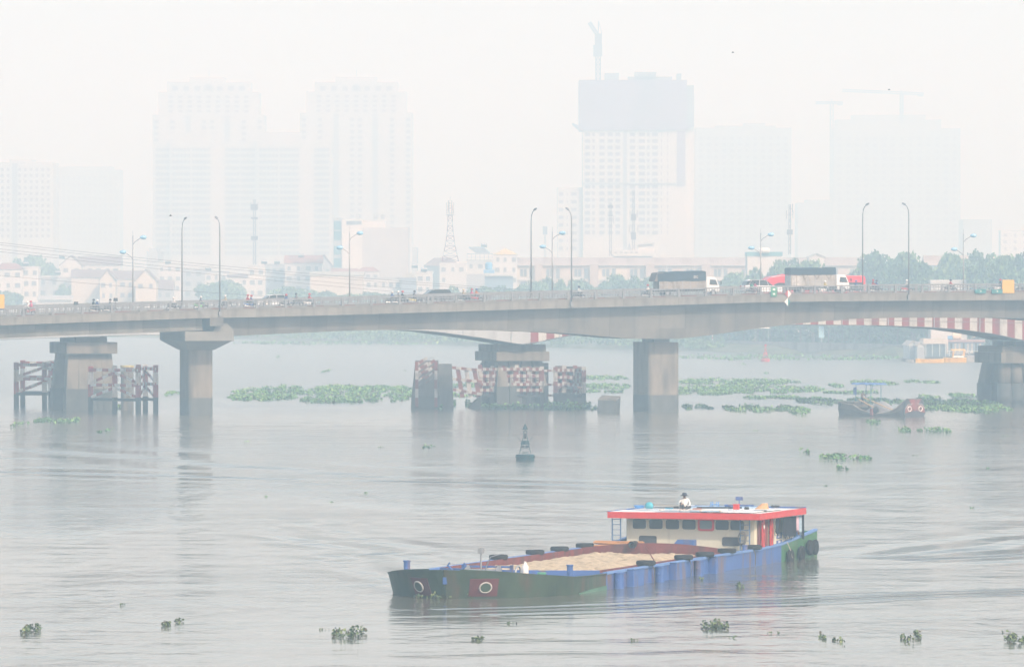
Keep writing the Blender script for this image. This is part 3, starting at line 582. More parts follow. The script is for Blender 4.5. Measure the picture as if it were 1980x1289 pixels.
# ---------------------------------------------------------------- trucks, bus, cars
tarp = mat('dark_tarpaulin', (.022, .04, .06), .7, .3, 1.2, bump=.5); body_g = mat('grey_truck_body', (.36, .34, .31), .6, .12, 1.5, dirt=((.2, .17, .13), .4, 2)); cabp = mat('white_cab_paint', (.72, .74, .74), .25, .05, 2, spec=.6)
wood_s = mat('weathered_sideboard', (.30, .27, .23), .8, .2, 2, stretch=(1, 1, 8), dirt=((.12, .1, .08), .4, 2))
def big_wheel(x, y, r, parent):
    t = MB().lathe((0, -.13, 0), [(r*.55, 0), (r*.95, .0), (r, .04), (r, .22), (r*.95, .26), (r*.55, .26)], 20, axis='y').build('wheel', black, parent, smooth=False, loc=(x, y, r))
    MB().lathe((0, -.14, 0), [(r*.5, 0), (r*.52, .28)], 14, axis='y').build('rim', steel, t); return t
def truck(name, label, px0, px1, v, pyt, full_tarp):
    u0, u1 = U(px0, v), U(px1, v); L = u1 - u0; um = (u0 + u1)/2; z = deck_z(um, v)
    t = thing(name, label, 'truck', Wuv(um, v) + (z,), A); t.rotation_euler.y = -.012
    top = Z_(pyt, UV((px0+px1)/2, v)[1]) - z; cab = 1.75; x0 = -L/2; x1 = L/2 - cab - .12; W = 1.1
    MB().box(x0, L/2-.3, -.45, .45, .55, .85).build('chassis', dark, t)
    bd = MB().box(x0+.35 if full_tarp else x0, x1, -W, W, .9, top-1.05 if full_tarp else top-.95).build('cargo_body', wood_s if full_tarp else body_g, t, bevel=.02)
    b = MB()
    for q in range(7): xx = x0+.4+(x1-x0-.4)*q/6; b.box(xx-.04, xx+.04, -W-.03, -W-.002, .92, top-1.0)
    b.box(x0+.36, x1, -W-.035, -W-.003, 1.45, 1.52); b.build('side_rib', steel, t)
    if full_tarp:
        secs = []; zz = [top-.16, top-.05, top-.1, top-.0, top-.03, top+.0, top+.02, top-.02]
        for i in range(8):
            xx = x0+.15+(x1-x0-.1)*i/7; zt_ = zz[i]; zb = top-1.22+.05*math.sin(i*2.1)
            secs.append([(xx, -W-.05, zb), (xx, W+.05, zb), (xx, W+.04, zt_-.12), (xx, W-.15, zt_), (xx, 0, zt_+.06), (xx, -W+.15, zt_), (xx, -W-.04, zt_-.12)])
        MB().loft(secs).build('tarpaulin', tarp, t)
        MB().extrude([(x0+.13, -W-.03, top-.15), (x0+1.0, -W-.03, top-.12), (x0+.95, -W-.03, top-1.25), (x0-.25, -W-.03, top-1.2)], (0, 2*W+.06, 0)).build('tarpaulin_flap', mat('brown_tarpaulin', (.17, .14, .12), .8, .3, 2), t)
        tx = bpy.data.curves.new('tarpaulin_lettering', 'FONT'); tx.body = 'DC'; tx.size = .42; tx.extrude = .004
        to = bpy.data.objects.new('tarpaulin_lettering', tx); C.objects.link(to); to.parent = t; to.location = (x1-1.6, -W-.075, top-.85); to.rotation_euler = (R(90), 0, 0); tx.materials.append(white)
    else:
        secs = []
        for i in range(10):
            xx = x0-.03+(x1-x0+.06)*i/9; zt_ = top-.02+.03*math.sin(i*1.7); zb = top-.93+.03*math.sin(i*2.9)
            secs.append([(xx, -W-.04, zb), (xx, W+.04, zb), (xx, W+.03, zt_-.14), (xx, W-.12, zt_), (xx, -W+.12, zt_), (xx, -W-.03, zt_-.14)])
        MB().loft(secs).build('tarpaulin', tarp, t)
        b = MB()
        for q in range(3): xx = x0+1.5+q*1.6; b.bar((xx, -W-.05, top-.95), (xx+.35, -W-.05, top-1.5), .03, .03).bar((xx+.7, -W-.05, top-.95), (xx+.35, -W-.05, top-1.5), .03, .03)
        b.build('tarpaulin_rope', dark, t)
        MB().box(x0-.04, x0-.005, -W+.05, W-.05, 1.0, top-1.0).box(x0+.1, x0+.65, -W-.03, -W-.004, 1.0, top-1.0).box(x0+.8, x0+1.4, -W-.03, -W-.004, 1.0, top-1.0).build('rear_door', mat('bare_steel_panel', (.45, .44, .42), .4, .3, 3, metal=.3), t)
    cx0 = L/2 - cab; ct = 2.35
    c = MB(); prof = [(cx0, .5), (L/2-.1, .5), (L/2, .75), (L/2-.02, 1.25), (L/2-.35, 2.05), (L/2-.6, ct), (cx0+.1, ct+.05), (cx0, ct-.1)]
    c.extrude([(x, -1.0, z_) for x, z_ in prof], (0, 2.0, 0)); cb = c.build('cab', cabp, t, bevel=.06)
    for sy in (-1, 1):
        b = MB().extrude([(x, sy*1.003, z_) for x, z_ in ((cx0+.42, 1.42), (L/2-.22, 1.36), (L/2-.48, 2.02), (cx0+.5, 2.1))], (0, sy*.012, 0)).build('side_window', glass, cb)
        MB().bar((L/2-.1, sy*1.0, 1.7), (L/2+.15, sy*1.28, 1.85), .03, .03).box(L/2+.1, L/2+.16, sy*1.28-.1, sy*1.28+.1, 1.45, 1.9).build('mirror', dark, cb)
        MB().box(L/2-.06, L/2+.03, sy*.75-.16, sy*.75+.16, .75, .98).build('headlight', chrome, cb)
    MB().extrude([(L/2+.012, -.85, 1.3), (L/2+.012, .85, 1.3), (L/2-.33, .8, 2.05), (L/2-.33, -.8, 2.05)], (.012, 0, .01)).build('windscreen', glass, cb)
    MB().box(L/2-.05, L/2+.06, -.95, .95, .42, .66).build('bumper', steel, t)
    for x in (L/2-.85, x0+1.5):
        for y in (-.87, .87): big_wheel(x, y, .42, t)
    return t
truck('covered_truck', 'light truck with a dark tarpaulin flapping over its whole load', 1264, 1386, 7.0, 524.5, True)
truck('cargo_truck', 'light truck with grey box sides and only its top under dark tarpaulin', 1524, 1637, 7.0, 517.0, False)
busr = mat('red_bus_paint', (.62, .03, .05), .25, .06, 1, spec=.6)
def bus(label, px0, px1, v, pyt):
    u0, u1 = U(px0, v), U(px1, v); L = u1-u0; um = (u0+u1)/2; z = deck_z(um, v); h_ = Z_(pyt, UV((px0+px1)/2, v)[1]) - z
    t = thing('bus', label, 'bus', Wuv(um, v) + (z,), A)
    prof = [(-L/2, .4), (L/2, .4), (L/2+.02, h_-.35), (L/2-.15, h_-.05), (L/2-.3, h_), (-L/2+2.2, h_), (-L/2+1.0, h_-.18), (-L/2+.35, h_-.6), (-L/2+.02, h_-1.4), (-L/2-.06, .9)]
    c = MB(); c.extrude([(x, -1.22, q) for x, q in prof], (0, 2.44, 0)); bd = c.build('body', busr, t, bevel=.08)
    for sy in (-1, 1):
        MB().extrude([(x, sy*1.225, q) for x, q in ((-L/2+1.0, 1.5), (L/2-.3, 1.5), (L/2-.3, 2.55), (-L/2+1.9, 2.5), (-L/2+1.35, 2.3))], (0, sy*.015, 0)).build('window_band', glass, bd)
        for q in range(4): MB().box(-L/2+3.2+q*2.3, -L/2+4.6+q*2.3, sy*1.242-.002, sy*1.242+.002, 1.62, 2.4).build('window', mat('pale_curtain', (.42, .45, .42), .6, .1, 2), bd)
        MB().box(-L/2-.04, -L/2+.25, sy*.95-.18, sy*.95+.18, .75, 1.0).build('headlight', chrome, bd)
    MB().extrude([(-L/2-.075, -1.05, 1.2), (-L/2-.075, 1.05, 1.2), (-L/2+.3, 1.0, h_-.62), (-L/2+.3, -1.0, h_-.62)], (-.01, 0, .005)).build('windscreen', glass, bd)
    MB().box(-L/2+2.4, -L/2+6.6, -.8, .8, h_+.003, h_+.16, tx=.2, ty=.1).build('roof_unit', busr, bd)
    for x in (-L/2+2.2, L/2-3.0):
        for y in (-1.0, 1.0): big_wheel(x, y, .5, t)
    return t
bus('long red coach passing behind the second truck', 1472, 1667, VF+5, 532.5)
def car(label, px, v, length, height, paint, dark_top=False, face=1, wide=1.8, sub='car'):
    u = U(px, v); t = thing('parked_car' if 0 else sub, label, 'car' if sub == 'car' else 'van', Wuv(u, v) + (deck_z(u, v),), A + (0 if face > 0 else math.pi)); L = length; hh = height
    c = MB(); c.extrude([(x*L, -wide/2, q*hh) for x, q in ((-.5, .2), (.49, .18), (.5, .42), (.46, .52), (.26, .60), (-.47, .64), (-.5, .5))], (0, wide, 0)); bd = c.build('body', paint, t, bevel=.05)
    gh = [(-.47, .63), (.27, .59), (.10, .93), (-.02, 1.0), (-.32, 1.0), (-.42, .93)]
    MB().extrude([(x*L, -wide/2+.05, q*hh) for x, q in gh], (0, wide-.1, 0)).build('window_glass', glass, t, bevel=.04)
    MB().extrude([(x*L, -wide/2+.12, q*hh) for x, q in ((.10, .94), (-.02, 1.01), (-.32, 1.01), (-.42, .94), (-.32, .95), (-.02, .95))], (0, wide-.24, 0)).build('roof', paint, t, bevel=.02)
    for x in (-.4, -.12, .13): 
        for sy in (-1, 1): MB().bar((x*L, sy*(wide/2-.03), .62*hh), ((x*.75-.02)*L, sy*(wide/2-.06), .97*hh), .06, .04).build('pillar', paint, t)
    for x in (-.32, .32):
        for y in (-1, 1): big_wheel(x*L, y*(wide/2-.12), .32, t)
    for y in (-1, 1):
        MB().box(L*.47, L*.5+.01, y*.65-.2, y*.65+.2, .40*hh, .5*hh).build('headlight', chrome, t)
        MB().box(-L*.5-.01, -L*.49, y*.7-.12, y*.7+.12, .42*hh, .62*hh).build('tail_light', red, t)
    return t
pearl = mat('pearl_white_paint', (.75, .76, .77), .25, .03, 1, spec=.6); blk = mat('black_car_paint', (.02, .022, .026), .2, .1, 1, spec=.6); sil = mat('silver_car_paint', (.45, .45, .44), .3, .05, 1, metal=.3)
car('white hatchback alongside the riders in green and pale pink', 1472, 5.2, 5.0, 1.85, pearl)
car('white car roof showing over the railing left of the red-helmeted rider', 524, VF+4, 4.6, 1.55, pearl, face=-1)
car('dark car roof showing over the railing below the lattice mast', 838, VF+4, 4.8, 1.75, blk, face=-1)
car('pale beige car roof showing over the railing left of the rightmost single lamp', 1725, VF+4.5, 4.6, 1.6, mat('beige_car_paint', (.55, .48, .36), .3, .05, 1), face=-1)
car('black van driving at the right end of the bridge behind the yellow panel', 1962, VF+4, 5.6, 2.35, blk, face=-1, wide=1.95, sub='van')

# ---------------------------------------------------------------- signs fixed on the near bridge
yel = mat('yellow_panel_paint', (.62, .36, .06), .6, .08, 1.5); teal = mat('teal_box_paint', (.02, .17, .17), .5, .12, 2)
def panel(label, px0, px1, py0, py1, m, nm='sign_panel', cat='sign', th=.05, v=-.12, backm=None):
    Y = UV((px0+px1)/2, v)[1]; u0, u1 = U(px0, v), U(px1, v); z0, z1 = Z_(py1, Y), Z_(py0, Y); um = (u0+u1)/2
    t = thing(nm, label, cat, Wuv(um, v) + (z0,), A); hw = (u1-u0)/2
    MB().box(-hw, hw, -th/2, th/2, 0, z1-z0).build('board', m, t)
    MB().box(-hw*.6, -hw*.5, th/2+.002, .1, .05, z1-z0-.05).box(hw*.5, hw*.6, th/2+.002, .1, .05, z1-z0-.05).build('bracket', steel, t); return t
panel('square yellow panel on the railing at the right end of the bridge', 1938, 1961, 541, 566.5, yel)
panel('yellow panel cut by the left edge of the photo, on the railing', -14, 8.5, 569.5, 596, yel)
g1 = panel('green box with small white marks on the railing left of the diamond sign', 1490.5, 1501.5, 555.5, 573, mat('green_box_paint', (.03, .22, .12), .5, .1, 2), 'utility_box', 'box', th=.2)
b = MB().box(-.16, .16, -.112, -.103, .75, .98).box(-.14, .14, -.112, -.103, .2, .42); b.build('marking', white, g1)
for lb, a_, b_ in (('flat teal box below the railing, left one of two by the yellow panel', 1885, 1906), ('flat teal box below the railing, touching the yellow panel', 1917.5, 1938)):
    g1 = panel(lb, a_, b_, 559.5, 567, teal, 'flat_box', 'box', th=.25); g1['group'] = 'flat teal boxes on the bridge edge'
    MB().box(-.1, .1, -.137, -.128, .18, .3).build('marking', white, g1)
Y = UV(1523, -.1)[1]; u = U(1523, -.1); dsg = thing('navigation_sign', 'red and white diamond channel mark hung on the girder edge, white arrow below it', 'sign', Wuv(u, -.14) + (Z_(591.5, Y),), A)
h0, h1, h2 = 0, Z_(575.5, Y)-Z_(591.5, Y), Z_(560.5, Y)-Z_(591.5, Y); wd = 7/15.6
MB().extrude([(0, 0, h1+.02), (0, 0, h2), (-wd, 0, (h1+h2)/2)], (0, -.04, 0)).build('red_half', red, dsg)
MB().extrude([(0, 0, h1+.02), (wd, 0, (h1+h2)/2), (0, 0, h2)], (0, -.04, 0)).build('white_half', white, dsg)
MB().extrude([(0, 0, h0), (0, 0, h1), (-wd, 0, h1/2)], (0, -.04, 0)).build('white_arrow', white, dsg)
MB().extrude([(0, 0, h0), (wd*.8, 0, h1/2), (0, 0, h1)], (0, -.04, 0)).build('dark_half', teal, dsg)
for lb, px, py0, py1 in (('black floodlight raised on a thin post, left of the leftmost double lamp', 223.5, 576, 590), ('low black floodlight tilted on the far railing at the left', 147, 583, 590)):
    v = 14.7; u = U(px, v); Y = UV(px, v)[1]; zb = near_top(u)+.3; t = thing('floodlight', lb, 'floodlight', Wuv(u, v) + (zb,), A, 'floodlights on the railing'); zt_ = Z_(py0, Y)-zb
    MB().tube([(0, 0, 0), (0, 0, zt_-.3)], .03, 6).build('post', dark, t); MB().box(-.25, .25, -.09, .09, zt_-.4, zt_).build('lamp_housing', dark, t, bevel=.02); MB().box(-.2, .2, -.1, -.093, zt_-.36, zt_-.04).build('lens', glass, t)
# ---------------------------------------------------------------- sand barge (local x towards the bow, y towards the near side)
BA = math.atan2(-.942, -.335)
barge = thing('sand_barge', 'long blue and green river barge loaded with sand, coming towards the camera', 'barge', (0.2, 298.5, 0), BA)
blue = mat('blue_hull_paint', (.06, .125, .34), .5, .12, 1.2, dirt=((.17, .11, .09), .42, 1.6)); blue_l = mat('light_blue_trim', (.14, .25, .50), .5, .1, 1.2)
hgreen = mat('dark_green_hull_paint', (.045, .07, .04), .55, .3, .8, dirt=((.10, .07, .045), .4, 1.2)); sgreen = mat('stern_green_paint', (.05, .15, .06), .5, .2, 1, dirt=((.1, .1, .06), .4, 1.5))
rust = mat('red_oxide_paint', (.17, .045, .04), .7, .25, 1.5, dirt=((.1, .05, .04), .4, 2)); redd = mat('bright_red_paint', (.55, .045, .04), .45, .1, 1.5)
cream = mat('cream_wall_paint', (.60, .56, .43), .6, .05, 1, dirt=((.4, .36, .27), .15, 1.2)); grey_d = mat('grey_deck_paint', (.16, .2, .28), .7, .2, 1)
def hb(x):                                                    # half beam
    if x <= 4.2: return 5.0
    t = min(1, (x - 4.2) / 6.8); return max(.02, 5.0 * (1 - t ** 2.1) ** .62)
def sheer(x): return float(np.interp(x, [-38.6, -36, -31, -27, 0, 2.5, 5, 8, 11], [1.5, 1.3, .92, .85, .80, .82, .88, 1.12, 1.48]))
def hull_secs(xs, inner=0, z0=-.6, flare=.35):
    out = []
    for x in xs:
        w1 = hb(x) - inner; zt_ = sheer(x); fl = flare * max(0, min(1, x/6)); w0 = max(.015, w1 - fl - (.25 if x > 6 else 0)); xf = x - fl*1.1*(1 if x > 5 else 0)
        out.append([(xf, -w0, z0), (xf, w0, z0), (x, w1, zt_), (x, -w1, zt_)])
    return out
def shell(name, xs, m, parent, th=.12, band=None):
    """both sides of the hull as thick plates"""
    b = MB()
    for s_ in (-1, 1):
        secs = []
        for x in xs:
            w1 = hb(x); zt_ = sheer(x); fl = .45 * max(0, min(1, (x-1)/6)); w0 = max(.01, w1 - fl); xf = x - (.7*max(0, (x-6)/5))
            wi = max(.0, w1 - th)
            secs.append([(xf, s_*w0, -.7), (x, s_*w1, zt_), (x - (.12 if x > 8 else 0), s_*wi, zt_), (xf-.1, s_*max(0, w0-th), -.7)])
        b.loft(secs)
    return b.build(name, m, parent)
xs_bow = [0, .8, 1.6, 2.4, 3.2, 4, 5, 5.6, 6.2, 6.8, 7.4, 8, 8.6, 9.1, 9.6, 10, 10.35, 10.6, 10.8, 10.92, 11]
bowp = shell('bow_plating', xs_bow, hgreen, barge)
shell('side_plating', [-31.5, -27, -20, -13, -6, -.0], blue, barge)
shell('stern_plating', [-38.6, -37, -35, -33, -31.5], sgreen, barge)
MB().box(-38.72, -38.6, -5, 5, -.7, 1.5).build('transom', sgreen, barge)
b = MB()
for s_ in (-1, 1):
    for xs_ in ([-38.6, -36, -33.5, -31.5, -27, -20, -10, 0],):
        b.loft([[(x, s_*(hb(x)-.16), sheer(x)+.003), (x, s_*(hb(x)+.06), sheer(x)+.003), (x, s_*(hb(x)+.06), sheer(x)+.13), (x, s_*(hb(x)-.16), sheer(x)+.13)] for x in xs_])
b.build('gunwale_rail', blue_l, barge)
b = MB(); b.loft([[(x, hb(x)*s_*1.0+(.02*s_), sheer(x)-.02) for s_ in (1,)] + [(x, hb(x)+.05, sheer(x)+.06), (x, hb(x)-.1, sheer(x)+.06)] for x in xs_bow[:-2]]); b.loft([[(x, -hb(x)-.02, sheer(x)-.02), (x, -hb(x)-.05, sheer(x)+.06), (x, -hb(x)+.1, sheer(x)+.06)] for x in xs_bow[:-2]])
b.build('bow_rail', hgreen, bowp)
# decks
fd = lambda x: max(.05, hb(x)-.7)
b = MB(); b.loft([[(x-.5, -fd(x), .45), (x-.5, fd(x), .45), (x-.5, fd(x), .5), (x-.5, -fd(x), .5)] for x in xs_bow[1:-3]]); b.build('fore_deck', grey_d, barge)
MB().box(-38.6, -23.6, -4.88, 4.88, .5, .62).build('aft_deck', grey_d, barge)
# hold
b = MB(); 
for s_ in (-1, 1): b.box(-23.6, -.6, s_*4.42-.05, s_*4.42+.05, -.3, .98)
b.build('hold_side', rust, barge)
MB().box(-23.6, -.6, 4.475, 4.86, .80, .86).box(-23.6, -.6, -4.86, -4.475, .80, .86).build('side_deck', blue, barge)
b = MB(); n_ = 14
b.loft([[(-.7 + 1.1*math.cos(math.pi*(i/n_-.5)) , -4.45+8.9*i/n_, z) for z in (.3, .98)] + [(-.58 + 1.1*math.cos(math.pi*(i/n_-.5)), -4.45+8.9*i/n_, z) for z in (.98, .3)] for i in range(n_+1)]); b.build('front_coaming', blue, barge)
b = MB(); b.loft([[(-23.7, -4.45+8.9*i/n_, .4), (-23.7, -4.45+8.9*i/n_, 1.02+.32*math.sin(math.pi*i/n_)), (-23.85, -4.45+8.9*i/n_, 1.02+.32*math.sin(math.pi*i/n_)), (-23.85, -4.45+8.9*i/n_, .4)] for i in range(n_+1)])
b.build('rear_coaming', rust, barge)
# sand heap
sandm = mat('river_sand', (.52, .41, .27), .95, .2, 2.2, bump=.6, dirt=((.30, .22, .13), .45, 1.8))
nx, ny = 110, 44; b = MB(); G = []
from mathutils import noise as mn
for i in range(nx+1):
    for j in range(ny+1):
        x = -23.6 + 22.4*i/nx; y = -4.36 + 8.72*j/ny; e = min(1, (1 - abs(2*j/ny-1))*2.6) ** .8 * min(1, (i/nx)*7+.25, (1-i/nx)*9)
        z = .40 + .46*e + .07*mn.noise((x*.35, y*.5, 3)) + .07*mn.noise((x*1.3, y*1.6, 8)) + .07*mn.noise((x*2.6, y*3.0, 1)) + .05*mn.noise((x*6, y*6, 1))
        z -= .08*max(0, mn.noise((x*.8+9, y*.9, 4)))
        G.append((x, y, z))
fs = [(i*(ny+1)+j, (i+1)*(ny+1)+j, (i+1)*(ny+1)+j+1, i*(ny+1)+j+1) for i in range(nx) for j in range(ny)]
so_ = tag(b.add(G, fs).build('sand_heap', sandm, None, smooth=True), 'heap of yellow brown sand filling the barge hold', 'sand', kind='stuff')
so_.location = barge.location; so_.rotation_euler = (0, 0, BA)
# side sponsons and bollards
for x in (-4.2, -11.5, -18.6): MB().extrude([(x-.9, 5.0, -.5), (x+.9, 5.0, -.5), (x+.9, 5.42, -.5), (x-.9, 5.42, -.5)], (0, 0, 1.42)).build('side_sponson', blue, barge, bevel=.03)
for x in (-4.2, -11.5, -18.6): MB().box(x-.95, x+.95, 4.95, 5.46, sheer(x)+.1, sheer(x)+.15).build('sponson_cap', blue_l, barge)
def bollard(x, y, z0, h_, m=blue, r_=.2, par=None):
    MB().lathe((x, y, z0), [(r_, 0), (r_, h_-.06), (r_*1.2, h_-.06), (r_*1.2, h_)], 12).tube([(x-r_*1.6, y, z0+h_*.62), (x+r_*1.6, y, z0+h_*.62)], .05, 6).build('bollard', m, par or barge)
for x in (-1.4, -8.3, -15.2): bollard(x, 5.24, -.2, 1.05, blue, .26)
bollard(5.6, -4.0, .6, 1.05, blue, .17); bollard(3.2, 4.1, .5, .95, blue, .16); bollard(-37.4, 4.3, .6, 1.45, blue, .17); bollard(-37.4, -4.3, .6, 1.3, blue, .17); bollard(-25.4, 4.7, .62, .62, blue, .15)
b = MB()
for s_ in (-1, 1): b.tube([(9.0, s_*.25, sheer(9)-.5), (9.0, s_*.25, sheer(9)+.15), (9.0, s_*.5, sheer(9)+.38), (9.0, s_*.38, sheer(9)+.5)], .06, 6)
b.box(8.7, 9.3, -.6, .6, .5, sheer(9)-.1).build('anchor_cleat', blue, barge)
MB().tube([(8.0, .95, .5), (8.0, .95, 2.25)], .045, 8).box(7.86, 8.14, .82, 1.08, 2.2, 2.45).build('bow_light', steel, barge)
wn_ = MB().box(4.5, 5.6, -1.4, 1.6, .5, .62).box(4.6, 4.75, -1.3, -1.15, .6, 1.45).box(4.6, 4.75, 1.35, 1.5, .6, 1.45).box(4.6, 4.75, -1.3, 1.5, 1.3, 1.4).build('winch_frame', blue, barge)
MB().lathe((5.0, -.9, 1.0), [(.45, 0), (.45, .06), (.25, .08), (.25, 1.7), (.45, 1.72), (.45, 1.78)], 14, axis='y').build('winch_drum', steel, wn_)
MB().torus((5.0, 1.9, 1.0), .42, .05, 'y', 18, 6).build('winch_wheel', steel, wn_)
b = MB(); b.tube([(5.3, .2, 1.2), (5.6, .6, 1.9), (5.5, 1.1, 2.05)], .03, 6).build('crank_handle', steel, wn_)
# eyes painted on the bow
def bowpt(x, s_, up):                                            # a point on the bow shell and its outward direction
    w1 = hb(x); zt_ = sheer(x); fl = .45 * max(0, min(1, (x-1)/6)); w0 = max(.01, w1 - fl); xf = x - (.7*max(0, (x-6)/5)); t = (up + .7) / (zt_ + .7)
    return Vector((xf + (x-xf)*t, s_*(w0 + (w1-w0)*t), up))
def eye(xa, xb, s_, label):
    N_ = 8; b = MB()                                             # red field follows the plating
    P_ = [[bowpt(xa + (xb-xa)*i/N_, s_, z) for z in (.12, .5, .9, sheer(xa+(xb-xa)*i/N_)-.22 if False else 1.02)] for i in range(N_+1)]
    mid = [bowpt((xa+xb)/2, s_, .6)][0]; nrm = (bowpt(xb, s_, .6) - bowpt(xa, s_, .6)).cross(bowpt((xa+xb)/2, s_, 1) - bowpt((xa+xb)/2, s_, .2)).normalized()
    if nrm.y * s_ < 0: nrm = -nrm
    off = nrm * .03
    secs = [[p + off for p in row] + [p - off*.5 for p in row[::-1]] for row in P_]
    b.loft([[tuple(q) for q in s] for s in secs]); f = b.build('eye_field', mat('maroon_eye_paint', (.11, .03, .03), .6, .2, 2), barge)
    t1 = (bowpt(xb, s_, .6) - bowpt(xa, s_, .6)).normalized(); t2 = (bowpt((xa+xb)/2, s_, 1) - bowpt((xa+xb)/2, s_, .2)).normalized(); c = mid + nrm*.10
    ring = MB(); Rr = .27; rr = .042; vs = []; fs = []
    for i in range(24):
        a = 2*math.pi*i/24
        for j in range(6):
            q = 2*math.pi*j/6; vs.append(c + (t1*1.12*math.cos(a) + t2*math.sin(a))*(Rr + rr*math.cos(q)) + nrm*rr*math.sin(q))
    for i in range(24):
        for j in range(6): fs.append((i*6+j, ((i+1) % 24)*6+j, ((i+1) % 24)*6+(j+1) % 6, i*6+(j+1) % 6))
    ring.add(vs, fs).build('eye_ring', white_w, barge, smooth=True)
    dd = MB(); dd.extrude([c + (t1*1.12*math.cos(a) + t2*math.sin(a))*.25 for a in [2*math.pi*i/20 for i in range(20)]], nrm*.02).build('eye_pupil', hgreen, barge)
eye(9.75, 10.6, 1, ''); eye(10.05, 10.7, -1, '')
MB().box(10.15, 10.9, -.06, .12, .75, 1.1).build('stem_mark', blue, barge)
# cabin
cw0, cw1, cx0, cx1, cz0, cz1 = -2.9, 4.82, -27.0, -34.6, .62, 2.66
cab = MB().box(cx1, cx0, cw0, cw1, cz0, cz1).build('cabin', cream, barge, bevel=.08)
ys = [X for X in (1237, 1269, 1301, 1333, 1365.5, 1397, 1426)]
def cy(px):                                                     # column of the cabin front wall seen at that place
    k = (px - CX)/F; ox, oy = 0.2 + .335*27, 298.5 + .942*27; return (k*oy - ox)/(.942 + k*.335)
def rrect(w_, h_, r_, n=4):
    o = []
    for cx_, cz_, a0 in ((w_/2-r_, h_/2-r_, 0), (-w_/2+r_, h_/2-r_, 90), (-w_/2+r_, -h_/2+r_, 180), (w_/2-r_, -h_/2+r_, 270)):
        for i in range(n): t = R(a0+90*i/(n-1)); o.append((cx_+r_*math.cos(t), cz_+r_*math.sin(t)))
    return o
for i, px in enumerate(ys):
    y = cy(px); zc_ = 2.27; fr = redd if i == 4 else cream; wd_ = .98 if i == 4 else .94
    f = MB().extrude([(cx0+.005, y+a, zc_+c) for a, c in rrect(wd_ if i == 4 else .9, .70 if i == 4 else .64, .14)], (.05, 0, 0)).build('window', fr, cab)
    MB().extrude([(cx0+.058, y+a, zc_+c) for a, c in rrect(.72 if i == 4 else .80, .48 if i == 4 else .54, .11)], (.01, 0, 0)).build('pane', mat('grey_curtain_glass', (.16, .19, .19), .3, .1, 2) if i == 4 else glass, f)
    MB().extrude([(cx0+.005, y-.5, 2.62), (cx0+.12, y-.5, 2.6), (cx0+.12, y+.5, 2.6), (cx0+.005, y+.5, 2.62)], (0, 0, .03)).build('window_hood', redd, f)
for px in (1253, 1414): MB().extrude([(cx0+.01, cy(px)+a, 1.35+c) for a, c in rrect(1.05, .5, .1)], (.04, 0, 0)).build('vent', mat('dark_vent', (.07, .07, .075), .6, .2, 3), cab)
MB().extrude([(cx0+.01, cy(1303), 1.0), (cx0+.01, cy(1347), 1.0), (cx0+.01, cy(1347), 1.42), (cx0+.01, cy(1315), 1.42)], (.5, 0, 0)).build('hatch_box', blue, barge)
# doors in the near side wall
for x, m in ((-27.45, rust), (-27.95, redd), (-28.85, rust), (-29.55, redd)):
    dr = MB().box(x-.42, x+.1, 4.825 + (.10 if m is redd else 0), 4.87 + (.12 if m is redd else 0), .95, 2.55).build('door', m, cab)
    if m is redd: MB().bar((x-.4, 5.0, 1.0), (x+.08, 5.0, 2.5), .03, .02).bar((x+.08, 5.0, 1.0), (x-.4, 5.0, 2.5), .03, .02).build('door_brace', rust, dr)
MB().lathe((-28.1, 4.995, 2.15), [(.12, 0), (.12, .02)], 12, axis='y').build('porthole', white, cab)
f = MB().extrude([(-31.0+a, 4.825, 2.05+c) for a, c in rrect(.72, .95, .2)], (0, .05, 0)).build('window', cream, cab); MB().extrude([(-31.0+a, 4.877, 2.05+c) for a, c in rrect(.55, .8, .16)], (0, .01, 0)).build('pane', glass, f)
MB().extrude([(-31.0+a, 4.889, 2.05+c) for a, c in rrect(.34, .62, .12)], (0, .01, 0)).build('curtain', cream, f)
def lettering(txt, size, loc, rot, m, parent, name):
    c = bpy.data.curves.new(name, 'FONT'); c.body = txt; c.size = size; c.extrude = .004; c.align_x = 'CENTER'; c.align_y = 'CENTER'
    o = bpy.data.objects.new(name, c); C.objects.link(o); o.parent = parent; o.location = loc; o.rotation_euler = rot; c.materials.append(m); return o
for zt_, hgt, txt in ((1.52, .34, 'SG-5'), (1.13, .24, '8032')):
    pl = MB().box(-32.1, -31.1, 4.826, 4.85, zt_-hgt/2, zt_+hgt/2).build('registration_plate', blue, cab)
    lettering(txt, hgt*.95, (-31.6, 4.856, zt_), (R(90), 0, R(180)), white, pl, 'registration_lettering')
